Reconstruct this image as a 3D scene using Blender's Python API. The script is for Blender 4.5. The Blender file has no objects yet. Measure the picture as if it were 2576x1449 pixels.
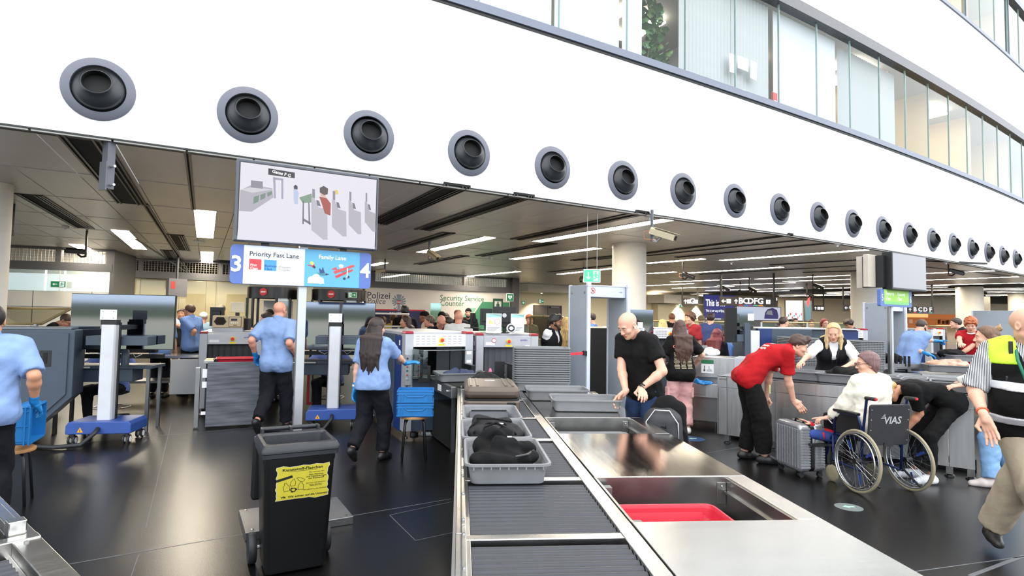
import bpy, bmesh, math, random
import numpy as np
from mathutils import Vector, Matrix
random.seed(7); rng = np.random.default_rng(7)
S = bpy.context.scene
COL = S.collection
# ---------------------------------------------------------------- camera, world, exposure
FPX, PITCH, ROLL, CAMZ = 1460.0, .0503, .017, 1.65
cF = Vector((0, math.cos(PITCH), math.sin(PITCH))); _R0 = Vector((1, 0, 0)); _U0 = Vector((0, -math.sin(PITCH), math.cos(PITCH)))
cU = _U0*math.cos(ROLL) - _R0*math.sin(ROLL); cR = _R0*math.cos(ROLL) + _U0*math.sin(ROLL)
cam = bpy.data.cameras.new('camera'); co = bpy.data.objects.new('camera', cam); COL.objects.link(co)
cam.sensor_width = 36; cam.lens = FPX/2576*36; cam.clip_end = 400
m = Matrix((( cR.x, cU.x, -cF.x, 0), (cR.y, cU.y, -cF.y, 0), (cR.z, cU.z, -cF.z, CAMZ), (0, 0, 0, 1)))
co.matrix_world = m; S.camera = co
S.view_settings.view_transform = 'Standard'; S.view_settings.look = 'None'
S.view_settings.gamma = 1; S.view_settings.use_curve_mapping = False; S.view_settings.exposure = 0.75
try:
    cy = S.cycles
    cy.max_bounces = 6; cy.diffuse_bounces = 3; cy.glossy_bounces = 3; cy.transmission_bounces = 4; cy.transparent_max_bounces = 6
    cy.caustics_reflective = True; cy.blur_glossy = 1.0; cy.caustics_refractive = False; cy.sample_clamp_indirect = 6
    cy.use_denoising = True; cy.denoiser = 'OPENIMAGEDENOISE'
    cy.use_adaptive_sampling = True; cy.adaptive_threshold = .02
except Exception: pass
W = bpy.data.worlds.new('world'); S.world = W; W.use_nodes = True
wn = W.node_tree.nodes; wl = W.node_tree.links; wn.clear()
wo = wn.new('ShaderNodeOutputWorld'); wb = wn.new('ShaderNodeBackground')
tc = wn.new('ShaderNodeTexCoord'); sx = wn.new('ShaderNodeSeparateXYZ'); rp = wn.new('ShaderNodeValToRGB')
wl.new(tc.outputs['Generated'], sx.inputs[0])
mp = wn.new('ShaderNodeMapRange'); mp.inputs['From Min'].default_value = -.25; mp.inputs['From Max'].default_value = .75
wl.new(sx.outputs['Z'], mp.inputs['Value']); wl.new(mp.outputs[0], rp.inputs[0])
el = rp.color_ramp.elements
el[0].position = 0; el[0].color = (.34, .34, .32, 1); el[1].position = 1; el[1].color = (1, 1, 1, 1)
for p_, c_ in ((.2, (.36, .38, .28, 1)), (.236, (.46, .42, .34, 1)), (.242, (.10, .12, .08, 1)), (.258, (.13, .15, .12, 1)), (.264, (.66, .75, .84, 1)), (.5, (.90, .94, .98, 1))):
    e_ = el.new(p_); e_.color = c_
wl.new(rp.outputs[0], wb.inputs[0]); wb.inputs[1].default_value = 2.1; wl.new(wb.outputs[0], wo.inputs[0])

# ---------------------------------------------------------------- pixel -> world (2576 x 1449)
def ray(x, y): return cF + cR*((x-1288)/FPX) - cU*((y-724.5)/FPX)
def P(x, y, z=0.0):
    d = ray(x, y); return Vector((0, 0, CAMZ)) + d*((z-CAMZ)/d.z)
def PD(x, y, Y):
    d = ray(x, y); return Vector((0, 0, CAMZ)) + d*(Y/d.y)
CAZ = math.radians(-5.034)                       # direction of the foreground roller lane
cu = Vector((math.sin(CAZ), math.cos(CAZ), 0)); cv = Vector((cu.y, -cu.x, 0))
def UV(u, v, z=0): return cu*u + cv*v + Vector((0, 0, z))

# ---------------------------------------------------------------- materials
def lin(c): return tuple(((x/255)/12.92 if x/255 <= .04045 else ((x/255+.055)/1.055)**2.4) for x in c)
MATS = {}
def mat(name, col=(200, 200, 200), rough=.5, metal=0., var=.06, vs=6., bump=0., bs=40., stretch=None, emit=0., trans=0., alpha=1., spec=.5, coat=0., sheen=0.):
    if name in MATS: return MATS[name]
    m = bpy.data.materials.new(name); m.use_nodes = True; MATS[name] = m
    nt = m.node_tree; b = nt.nodes['Principled BSDF']; L = lin(col)
    b.inputs['Roughness'].default_value = rough; b.inputs['Metallic'].default_value = metal
    b.inputs['Specular IOR Level'].default_value = spec
    if coat: b.inputs['Coat Weight'].default_value = coat
    if sheen: b.inputs['Sheen Weight'].default_value = sheen
    if trans: b.inputs['Transmission Weight'].default_value = trans
    if alpha < 1: b.inputs['Alpha'].default_value = alpha
    tx = nt.nodes.new('ShaderNodeTexCoord'); mpn = nt.nodes.new('ShaderNodeMapping')
    nt.links.new(tx.outputs['Object'], mpn.inputs[0])
    if stretch: mpn.inputs['Scale'].default_value = stretch
    if var > 0:
        n = nt.nodes.new('ShaderNodeTexNoise'); n.inputs['Scale'].default_value = vs; n.inputs['Detail'].default_value = 3
        nt.links.new(mpn.outputs[0], n.inputs['Vector'])
        r = nt.nodes.new('ShaderNodeValToRGB')
        r.color_ramp.elements[0].position = .3; r.color_ramp.elements[1].position = .7
        r.color_ramp.elements[0].color = tuple(x*(1-var) for x in L) + (1,)
        r.color_ramp.elements[1].color = tuple(min(1, x*(1+var)) for x in L) + (1,)
        nt.links.new(n.outputs[0], r.inputs[0]); nt.links.new(r.outputs[0], b.inputs['Base Color'])
        if metal > .5 or coat:
            mr = nt.nodes.new('ShaderNodeMapRange'); mr.inputs['To Min'].default_value = max(.02, rough*.75); mr.inputs['To Max'].default_value = min(1, rough*1.25)
            nt.links.new(n.outputs[0], mr.inputs['Value']); nt.links.new(mr.outputs[0], b.inputs['Roughness'])
    else: b.inputs['Base Color'].default_value = L + (1,)
    if bump:
        n2 = nt.nodes.new('ShaderNodeTexNoise'); n2.inputs['Scale'].default_value = bs; n2.inputs['Detail'].default_value = 4
        nt.links.new(mpn.outputs[0], n2.inputs['Vector'])
        bp = nt.nodes.new('ShaderNodeBump'); bp.inputs['Strength'].default_value = bump; bp.inputs['Distance'].default_value = .01
        nt.links.new(n2.outputs[0], bp.inputs['Height']); nt.links.new(bp.outputs[0], b.inputs['Normal'])
    if emit:
        for l_ in list(b.inputs['Base Color'].links): nt.links.remove(l_)
        b.inputs['Base Color'].default_value = tuple(x*.06 for x in L) + (1,)
        b.inputs['Emission Color'].default_value = L + (1,); b.inputs['Emission Strength'].default_value = emit
    return m
def glass(name, col=(235, 242, 240), t=.85, rough=.02):
    """architectural pane: straight-through transparency plus a glossy reflection"""
    if name in MATS: return MATS[name]
    m = bpy.data.materials.new(name); m.use_nodes = True; MATS[name] = m; nt = m.node_tree; nt.nodes.clear()
    o = nt.nodes.new('ShaderNodeOutputMaterial'); mx = nt.nodes.new('ShaderNodeMixShader'); tr = nt.nodes.new('ShaderNodeBsdfTransparent')
    gl = nt.nodes.new('ShaderNodeBsdfGlossy'); fr = nt.nodes.new('ShaderNodeLayerWeight'); fr.inputs[0].default_value = .5; pw = nt.nodes.new('ShaderNodeMath'); pw.operation = 'POWER'; pw.inputs[1].default_value = 5.5
    ad = nt.nodes.new('ShaderNodeMath'); ad.operation = 'ADD'; nt.links.new(fr.outputs['Facing'], pw.inputs[0])
    no = nt.nodes.new('ShaderNodeTexNoise'); no.inputs['Scale'].default_value = .8
    mr = nt.nodes.new('ShaderNodeMapRange'); mr.inputs['To Min'].default_value = (1-t)*.7; mr.inputs['To Max'].default_value = (1-t)*1.2
    nt.links.new(no.outputs[0], mr.inputs['Value'])
    gl.inputs['Roughness'].default_value = rough; tr.inputs[0].default_value = lin(col) + (1,); gl.inputs[0].default_value = lin(col) + (1,)
    nt.links.new(pw.outputs[0], ad.inputs[0]); nt.links.new(mr.outputs[0], ad.inputs[1]); nt.links.new(ad.outputs[0], mx.inputs[0])
    nt.links.new(tr.outputs[0], mx.inputs[1]); nt.links.new(gl.outputs[0], mx.inputs[2]); nt.links.new(mx.outputs[0], o.inputs[0])
    return m
def flat(c, emit=0):
    emit *= .95
    """printed colour"""
    return mat('print_%d_%d_%d_%g' % (*c, emit), c, .55, var=.02, emit=emit)

# ---------------------------------------------------------------- mesh builder
class MB:
    def __init__(s, M=None): s.v = []; s.f = []; s.mi = []; s.cur = 0; s.M = M or Matrix()
    def add(s, vs, fs):
        n = len(s.v); M = s.M
        s.v += [tuple(M @ Vector(p)) for p in vs]; s.f += [tuple(i+n for i in f) for f in fs]; s.mi += [s.cur]*len(fs); return s
    def box(s, x0, x1, y0, y1, z0, z1):
        return s.add([(x0,y0,z0),(x1,y0,z0),(x1,y1,z0),(x0,y1,z0),(x0,y0,z1),(x1,y0,z1),(x1,y1,z1),(x0,y1,z1)],
            [(0,3,2,1),(4,5,6,7),(0,1,5,4),(1,2,6,5),(2,3,7,6),(3,0,4,7)])
    def hexa(s, b, t):
        return s.add(list(b)+list(t), [(0,3,2,1),(4,5,6,7),(0,1,5,4),(1,2,6,5),(2,3,7,6),(3,0,4,7)])
    def prism(s, poly, z0, z1, ax='z'):
        """polygon extruded along an axis: z -> (x,y), y -> (x,z), x -> (y,z)"""
        n = len(poly)
        def pt(p, h): return {'z': (p[0], p[1], h), 'y': (p[0], h, p[1]), 'x': (h, p[0], p[1])}[ax]
        vs = [pt(p, z0) for p in poly] + [pt(p, z1) for p in poly]
        fs = [tuple(range(n))[::-1], tuple(range(n, 2*n))] + [(i, (i+1) % n, n+(i+1) % n, n+i) for i in range(n)]
        return s.add(vs, fs)
    def cyl(s, a, b, r0, r1=None, n=12):
        return s.tube([a, b], [r0, r0 if r1 is None else r1], n)
    def tube(s, pts, r, n=8, closed=False):
        pts = [Vector(p) for p in pts]; N = len(pts); rr = r if isinstance(r, (list, tuple)) else [r]*N
        d0 = (pts[1]-pts[0]).normalized(); up = Vector((0, 0, 1)) if abs(d0.z) < .9 else Vector((1, 0, 0))
        vs = []; a = d0.cross(up).normalized()
        for i, p in enumerate(pts):
            if closed: d = (pts[(i+1) % N]-pts[i-1]).normalized()
            else: d = (pts[min(i+1, N-1)]-pts[max(i-1, 0)]).normalized()
            a = (a - d*a.dot(d)).normalized(); b = d.cross(a)
            vs += [tuple(p + (a*math.cos(t)+b*math.sin(t))*rr[i]) for t in (2*math.pi*k/n for k in range(n))]
        fs = [(i*n+k, i*n+(k+1) % n, (i+1)*n+(k+1) % n, (i+1)*n+k) for i in range(N-1) for k in range(n)]
        if closed: fs += [((N-1)*n+k, (N-1)*n+(k+1) % n, (k+1) % n, k) for k in range(n)]
        else: fs += [tuple(range(n))[::-1], tuple(range((N-1)*n, N*n))]
        return s.add(vs, fs)
    def lathe(s, prof, n=16, c=(0, 0, 0), M=None, cap=None):
        if cap is None: cap = abs(prof[0][1]-prof[-1][1]) > 1e-4 or prof[0][0] < 1e-5 or prof[-1][0] < 1e-5
        vs = []; N = len(prof); M = M or Matrix()
        for r, z in prof:
            vs += [tuple(M @ Vector((r*math.cos(2*math.pi*k/n), r*math.sin(2*math.pi*k/n), z)) + Vector(c)) for k in range(n)]
        fs = [(i*n+k, i*n+(k+1) % n, (i+1)*n+(k+1) % n, (i+1)*n+k) for i in range(N-1) for k in range(n)]
        if cap and prof[0][0] > 1e-5: fs.append(tuple(range(n))[::-1])
        if cap and prof[-1][0] > 1e-5: fs.append(tuple(range((N-1)*n, N*n)))
        return s.add(vs, fs)
    def ball(s, c, rx, ry=None, rz=None, n=12):
        ry = rx if ry is None else ry; rz = rx if rz is None else rz; k = max(4, n//2); vs = []
        for i in range(k+1):
            t = math.pi*i/k
            vs += [(c[0]+rx*math.sin(t)*math.cos(2*math.pi*j/n), c[1]+ry*math.sin(t)*math.sin(2*math.pi*j/n), c[2]-rz*math.cos(t)) for j in range(n)]
        return s.add(vs, [(i*n+j, i*n+(j+1) % n, (i+1)*n+(j+1) % n, (i+1)*n+j) for i in range(k) for j in range(n)])
    def build(s, name, mats, parent=None, smooth=False, bevel=0, kind=None, label=None):
        me = bpy.data.meshes.new(name); me.from_pydata(s.v, [], s.f)
        mats = mats if isinstance(mats, (list, tuple)) else [mats]
        for q in mats: me.materials.append(q)
        if len(mats) > 1: me.polygons.foreach_set('material_index', s.mi)
        bmm = bmesh.new(); bmm.from_mesh(me); bmesh.ops.remove_doubles(bmm, verts=bmm.verts, dist=1e-5); bmesh.ops.recalc_face_normals(bmm, faces=bmm.faces); bmm.to_mesh(me); bmm.free()
        if smooth: me.shade_smooth(); 
        if smooth == 'auto': me.set_sharp_from_angle(angle=math.radians(40))
        o = bpy.data.objects.new(name, me); COL.objects.link(o)
        if parent is not None: o.parent = parent
        if bevel:
            b = o.modifiers.new('bevel', 'BEVEL'); b.width = bevel; b.segments = 2; b.limit_method = 'ANGLE'; b.harden_normals = False
        if kind: o['kind'] = kind
        if label: o['label'] = label
        return o
def box(name, m, b, parent=None, bevel=0, **k): return MB().box(*b).build(name, m, parent, bevel=bevel, **k)
def tag(o, label, cat, group=None):
    o['label'] = label; o['category'] = cat
    if group: o['group'] = group
    return o
def thing(name, label, cat, loc=(0, 0, 0), rz=0., group=None):
    o = bpy.data.objects.new(name, None); COL.objects.link(o); o.location = loc; o.rotation_euler = (0, 0, rz); o.empty_display_size = .1
    return tag(o, label, cat, group)
def struct(o): o['kind'] = 'structure'; return o
def dup(root, loc=None, rz=None, label=None, parent=None):
    c = root.copy(); COL.objects.link(c)
    if parent is not None: c.parent = parent
    if loc is not None: c.location = loc
    if rz is not None: c.rotation_euler = (0, 0, rz)
    if label: c['label'] = label
    for ch in KIDS(root): dup(ch, parent=c)
    return c
def KIDS(o): return [q for q in bpy.data.objects if q.parent == o] if not hasattr(o, 'children') else list(o.children)
TEXTS = []
def text(s, size, m, parent, loc, rot=(math.pi/2, 0, 0), align='LEFT', name='lettering', ext=.0012, bold=0., shear=0., sx=1.):
    c = bpy.data.curves.new(name, 'FONT'); c.body = s; c.size = size; c.extrude = ext; c.align_x = align; c.resolution_u = 2
    if bold: c.offset = bold*size
    c.shear = shear; c.space_line = .95
    c.materials.append(m); o = bpy.data.objects.new(name, c); COL.objects.link(o); o.parent = parent; o.location = loc; o.rotation_euler = rot; o.scale = (sx, 1, 1); TEXTS.append(o)
    return o
def poly(pts, y, m, parent, name='print', th=.001):
    """flat printed shape lying in a board's x-z face at y (facing -y)"""
    return MB().prism(pts, y, y+th, 'y').build(name, m, parent)
def circ(cx, cz, rx, rz=None, n=18, a0=0, a1=360): 
    rz = rx if rz is None else rz
    return [(cx+rx*math.cos(math.radians(a0+(a1-a0)*k/n)), cz+rz*math.sin(math.radians(a0+(a1-a0)*k/n))) for k in range(n+(0 if a1-a0 >= 360 else 1))]
def rrect(x0, z0, x1, z1, r, n=4):
    o = []
    for cx, cz, a in ((x1-r, z1-r, 0), (x0+r, z1-r, 90), (x0+r, z0+r, 180), (x1-r, z0+r, 270)):
        o += [(cx+r*math.cos(math.radians(a+90*k/n)), cz+r*math.sin(math.radians(a+90*k/n))) for k in range(n+1)]
    return o
# common materials
STEEL = mat('brushed_steel', (196, 195, 192), .22, 1., .06, 3., bump=.04, bs=60, stretch=(1, 14, 1))
STEELD = mat('satin_steel', (150, 150, 150), .38, 1., .08, 4.)
STEELW = mat('worn_steel_sheet', (176, 175, 172), .3, 1., .12, 5., bump=.03, bs=9)
ALU = mat('anodised_aluminium', (190, 192, 196), .35, .85, .05, 3.)
DGREY = mat('dark_grey_frame', (96, 98, 106), .45, .2, .05, 3.)
BLACK = mat('black_plastic', (22, 23, 25), .4, 0, .15, 12.)
BLACKM = mat('black_matte', (14, 14, 15), .75, 0, .2, 8.)
RUBBER = mat('dark_rubber', (36, 38, 42), .55, 0, .15, 20., bump=.1)
WHITE = mat('white_paint', (243, 243, 243), .55, 0, .015, 2.)
WHITEP = mat('white_plastic', (232, 233, 234), .4, 0, .03, 4.)
CREAM = mat('cream_wall_panel', (226, 218, 200), .5, 0, .03, 1.5)
TRAYG = mat('grey_tray_plastic', (118, 120, 123), .5, 0, .08, 7., bump=.03, bs=80)
BLUESC = mat('dark_blue_enamel', (22, 50, 110), .4, 0, .06, 5.)
SLATE = mat('slate_grey_enamel', (62, 74, 88), .42, 0, .06, 4., bump=.02, bs=200)
GREYSC = mat('silver_grey_enamel', (176, 178, 184), .38, .3, .04, 5.)
REDP = mat('dark_red_plastic', (150, 26, 42), .35, 0, .06, 6.)
LIGHT = mat('lit_diffuser', (255, 241, 216), .5, emit=25, var=0)
GLASS = glass('clear_glass')
BLUECR = mat('blue_crate_plastic', (26, 112, 178), .42, 0, .06, 9.)
# ---------------------------------------------------------------- smooth body surfaces (distance field -> surface net)
def V3(*a): return np.array(a, float)
def unit(v): v = np.asarray(v, float); return v/max(1e-9, np.linalg.norm(v))
def snet(F, o, h):
    s = F < 0; nx, ny, nz = F.shape
    c = np.zeros((nx-1, ny-1, nz-1), np.int8)
    for i in (0, 1):
        for j in (0, 1):
            for k in (0, 1): c += s[i:nx-1+i, j:ny-1+j, k:nz-1+k]
    act = np.argwhere((c > 0) & (c < 8)); n = len(act)
    if n == 0: return np.zeros((0, 3)), np.zeros((0, 4), int)
    idx = np.full(c.shape, -1, np.int64); idx[tuple(act.T)] = np.arange(n)
    acc = np.zeros((n, 3)); cnt = np.zeros(n)
    cor = [(i, j, k) for i in (0, 1) for j in (0, 1) for k in (0, 1)]
    val = {q: F[act[:, 0]+q[0], act[:, 1]+q[1], act[:, 2]+q[2]] for q in cor}
    for q in cor:
        for ax in range(3):
            if q[ax]: continue
            r = list(q); r[ax] = 1; a = val[q]; b = val[tuple(r)]; mk = (a < 0) != (b < 0)
            t = np.where(mk, a/np.where(mk, a-b, 1), 0)
            p = np.tile(np.array(q, float), (n, 1)); p[:, ax] += t
            acc += p*mk[:, None]; cnt += mk
    v = (act + acc/cnt[:, None])*h + o
    fs = []
    for ax in range(3):
        sl0 = [slice(None)]*3; sl1 = [slice(None)]*3; sl0[ax] = slice(0, -1); sl1[ax] = slice(1, None)
        a = s[tuple(sl0)]; b = s[tuple(sl1)]; e = np.argwhere(a != b)
        o1, o2 = (ax+1) % 3, (ax+2) % 3
        ok = (e[:, o1] > 0) & (e[:, o2] > 0) & (e[:, o1] < F.shape[o1]-1) & (e[:, o2] < F.shape[o2]-1); e = e[ok]
        if not len(e): continue
        def cell(d1, d2):
            q = e.copy(); q[:, o1] += d1; q[:, o2] += d2; return idx[tuple(q.T)]
        f = np.stack([cell(-1, -1), cell(0, -1), cell(0, 0), cell(-1, 0)], 1)
        fl = ~a[tuple(e.T)]; f[fl] = f[fl][:, ::-1]; fs.append(f)
    f = np.concatenate(fs); return v, f[(f >= 0).all(1)]
def field(prims, h, pad=.03, k=.03, post=None, bounds=None):
    """prims: ('c',a,b,ra,rb[,tcut[,t0cut]]) round cone, ('e',c,r,R) ellipsoid; a trailing dict may set k / sub"""
    lo = np.full(3, 1e9); hi = -lo
    bb = []
    for p in prims:
        if p[0] == 'c': r = max(p[3], p[4]); l = np.minimum(p[1], p[2])-r; u = np.maximum(p[1], p[2])+r
        else: r = max(p[2]); l = p[1]-r; u = p[1]+r
        bb.append((l, u))
        if not (isinstance(p[-1], dict) and p[-1].get('sub')): lo = np.minimum(lo, l); hi = np.maximum(hi, u)
    if bounds is not None: lo = np.maximum(lo, bounds[0]); hi = np.minimum(hi, bounds[1])
    lo = lo-pad; n = np.ceil((hi+pad-lo)/h).astype(int)+1
    ax = [lo[i]+np.arange(n[i])*h for i in range(3)]
    F = np.full(n, .25, np.float32)
    for p, (l, u) in zip(prims, bb):
        kw = p[-1] if isinstance(p[-1], dict) else {}
        kk = kw.get('k', k); mg = kk+.03
        i0 = np.clip(((l-mg-lo)/h).astype(int), 0, n); i1 = np.clip(((u+mg-lo)/h).astype(int)+2, 0, n)
        if (i1 <= i0).any(): continue
        sl = tuple(slice(a, b) for a, b in zip(i0, i1))
        X = ax[0][sl[0]][:, None, None]; Y = ax[1][sl[1]][None, :, None]; Z = ax[2][sl[2]][None, None, :]
        if p[0] == 'c':
            a, b = p[1], p[2]; d = b-a; L2 = max(1e-9, d@d)
            tt = ((X-a[0])*d[0]+(Y-a[1])*d[1]+(Z-a[2])*d[2])/L2; t = np.clip(tt, 0, 1)
            D = np.sqrt((X-a[0]-t*d[0])**2+(Y-a[1]-t*d[1])**2+(Z-a[2]-t*d[2])**2)-(p[3]+(p[4]-p[3])*t)
            if 'cut' in kw: D = np.maximum(D, (tt-kw['cut'])*math.sqrt(L2))
            if 'cut0' in kw: D = np.maximum(D, (kw['cut0']-tt)*math.sqrt(L2))
        else:
            R = p[3] if len(p) > 3 and p[3] is not None and not isinstance(p[3], dict) else np.eye(3)
            q = [(X-p[1][0])*R[0, i]+(Y-p[1][1])*R[1, i]+(Z-p[1][2])*R[2, i] for i in range(3)]
            k0 = np.sqrt(sum((q[i]/p[2][i])**2 for i in range(3))); k1 = np.sqrt(sum((q[i]/p[2][i]**2)**2 for i in range(3)))+1e-9
            D = k0*(k0-1)/k1
        G = F[sl]
        if kw.get('sub'):
            hh = np.maximum(kk-np.abs(G+D), 0)/kk; F[sl] = np.maximum(G, -D)+hh*hh*kk*.25
        else:
            hh = np.maximum(kk-np.abs(G-D), 0)/kk; F[sl] = np.minimum(G, D)-hh*hh*kk*.25
    if post is not None: F = post(F, ax[0][:, None, None], ax[1][None, :, None], ax[2][None, None, :])
    F[0] = F[-1] = .1; F[:, 0] = F[:, -1] = .1; F[:, :, 0] = F[:, :, -1] = .1
    return snet(F, lo, h)
def nmesh(name, blocks, mats, parent, matfn=None, kind=None):
    v = []; f = []; mi = []; n = 0
    for bl in blocks:
        bv, bf = bl[0], bl[1]
        if not len(bv): continue
        v.append(bv); f.append(bf+n); n += len(bv)
        mi.append(np.full(len(bf), bl[2] if len(bl) > 2 and np.isscalar(bl[2]) else 0) if not (len(bl) > 2 and not np.isscalar(bl[2])) else bl[2])
    if not v: v = [np.zeros((0, 3))]; f = [np.zeros((0, 4), int)]; mi = [np.zeros(0, int)]
    v = np.concatenate(v); f = np.concatenate(f); mi = np.concatenate(mi).astype(np.int32)
    me = bpy.data.meshes.new(name); me.vertices.add(len(v)); me.vertices.foreach_set('co', v.astype(np.float32).ravel())
    me.loops.add(f.size); me.loops.foreach_set('vertex_index', f.astype(np.int32).ravel())
    me.polygons.add(len(f)); me.polygons.foreach_set('loop_start', np.arange(0, f.size, 4, dtype=np.int32)); me.polygons.foreach_set('loop_total', np.full(len(f), 4, np.int32))
    for q in (mats if isinstance(mats, (list, tuple)) else [mats]): me.materials.append(q)
    me.polygons.foreach_set('material_index', mi); me.polygons.foreach_set('use_smooth', np.ones(len(f), bool))
    me.update(calc_edges=True); me.validate()
    o = bpy.data.objects.new(name, me); COL.objects.link(o)
    if parent is not None: o.parent = parent
    if kind: o['kind'] = kind
    return o
def folds(v, amp, sc, seed=0, an=(1, 1, 1)):
    """cloth creases: offset along a smooth pseudo-random field"""
    r = np.random.default_rng(seed); o = np.zeros_like(v)
    for i in range(7):
        d = unit(r.normal(size=3)*np.array(an)); ph = r.uniform(0, 6.28); w = sc*r.uniform(.6, 1.8)
        o += unit(r.normal(size=3))*(np.sin(v@d*w+ph+1.3*np.sin(v@unit(r.normal(size=3))*w*.5)))[:, None]
    return v+o*amp/2.2
def crumple(v, amp, sc, seed=0):
    """sharp cloth ridges, pushed outward from the middle"""
    r = np.random.default_rng(seed); c = v.mean(0); n = v-c; n[:, 2] = np.abs(n[:, 2])+.03; n /= np.linalg.norm(n, axis=1)[:, None]
    w = v+.035*np.sin(v[:, [1, 2, 0]]*sc*.35+r.uniform(0, 6, 3)); o = np.zeros(len(v))
    for i in range(5):
        d = unit(r.normal(size=3)*np.array([1, 1, .6])); k_ = sc*(.45+.32*i); o += (1-2*np.abs(np.sin(w@d*k_*.5+r.uniform(0, 6))))*(1/(1+.6*i))
    return v+n*(o*amp/1.6)[:, None]
SKIN = {'fair': mat('skin_fair', (214, 164, 140), .5, var=.06, vs=14, bump=.05, bs=160), 'tan': mat('skin_tan', (198, 142, 112), .5, var=.06, vs=14, bump=.05, bs=160),
        'brown': mat('skin_brown', (140, 92, 68), .5, var=.06, vs=14, bump=.05, bs=160), 'ruddy': mat('skin_ruddy', (208, 144, 120), .5, var=.08, vs=14, bump=.05, bs=160)}
LIP = mat('lips', (176, 96, 88), .45, var=.05); EYEW = mat('eye_white', (196, 188, 180), .3, var=0); IRIS = mat('iris', (42, 30, 24), .2, var=.1)
def hairm(c): return mat('hair_%d_%d_%d' % c, c, .5, var=.35, vs=10, bump=.5, bs=26, stretch=(6, 6, .7))
def cloth(c, rough=.85, stripes=None, bump=.5):
    if max(c) < 70: c = tuple(int(q*.55) for q in c)
    n = 'cloth_%d_%d_%d' % c + ('_s' if stripes else '')
    if n in MATS: return MATS[n]
    m_ = mat(n, c, rough, var=.07, vs=9, bump=bump, bs=22, spec=.25)
    if stripes:
        nt = m_.node_tree; b = nt.nodes['Principled BSDF']; w = nt.nodes.new('ShaderNodeTexWave'); w.bands_direction = 'X'; w.inputs['Scale'].default_value = stripes[1]; w.inputs['Distortion'].default_value = .6
        tx = nt.nodes.new('ShaderNodeTexCoord'); nt.links.new(tx.outputs['Object'], w.inputs['Vector'])
        r = nt.nodes.new('ShaderNodeValToRGB'); r.color_ramp.elements[0].position = .45; r.color_ramp.elements[1].position = .55
        r.color_ramp.elements[0].color = lin(c)+(1,); r.color_ramp.elements[1].color = lin(stripes[0])+(1,)
        nt.links.new(w.outputs[0], r.inputs[0]); nt.links.new(r.outputs[0], b.inputs['Base Color'])
    return m_
GLOVE = mat('blue_nitrile_glove', (34, 128, 198), .4, var=.06, vs=20, bump=.2, bs=50)
BELT = mat('black_leather', (24, 22, 22), .45, var=.1)
def ik(a, b, l1, l2, pole):
    d = b-a; L = np.linalg.norm(d); d = d/max(L, 1e-6); L = min(L, (l1+l2)*.995); b = a+d*L
    x = (l1*l1-l2*l2+L*L)/(2*L); hgt = math.sqrt(max(0, l1*l1-x*x)); p = pole-d*(pole@d); p = unit(p) if np.linalg.norm(p) > 1e-5 else unit(np.cross(d, V3(1, 0, .3)))
    return a+d*x+p*hgt, b
def rotm(z, y):
    """columns: x right, y forward, z up"""
    y = unit(y); z = unit(z-y*(z@y)); return np.stack([np.cross(y, z), y, z], 1)
def handprims(w, d, n, side, curl=.5, sc=1., point=False, spread=.12, thumb=.5):
    """w wrist, d finger direction, n back-of-hand normal, side +1 right / -1 left; four unequal fingers with knuckles, a thumb off the palm's side"""
    d = unit(d); n = unit(n-d*(n@d)); x = np.cross(d, n)*side        # x points to the thumb's opposite side (little finger)
    pr = []
    P_ = lambda a, b, c: w+(d*a+x*b+n*c)*sc
    ln = [(.044, .026, .022), (.050, .030, .024), (.046, .028, .023), (.036, .021, .019)]
    off = [-.030, -.010, .010, .028]
    pr.append(('c', P_(-.02, 0, 0), P_(.03, 0, 0), .026*sc, .028*sc))
    for i in range(4):
        kn = P_(.092-.004*abs(i-1), off[i], .004)
        pr.append(('c', P_(.015, off[i]*.7, 0), kn, .017*sc, .0125*sc))
        c = curl*(.85+.1*i)
        if point and i == 0: c = .05
        if point and i > 0: c = max(curl, 1.)
        a = spread*(i-1.4)*(1-.6*min(1, c)); p = kn; ang = .35*c
        for j, l in enumerate(ln[i]):
            ang += (.0 if j == 0 else .75*c); dd = unit((d*math.cos(ang)-n*math.sin(ang))+x*math.sin(a))
            q = p+dd*l*sc; pr.append(('c', p, q, (.0102-.0008*j)*sc, (.0096-.0010*j)*sc)); p = q
    b = P_(.022, -.026, -.006); t1 = P_(.058, -.050-.006*(1-thumb), -.014-.016*thumb); t2 = P_(.088, -.050+.022*thumb, -.020-.022*thumb)
    pr += [('c', b, t1, .016*sc, .0125*sc), ('c', t1, t2, .0118*sc, .0095*sc)]
    return pr
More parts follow.
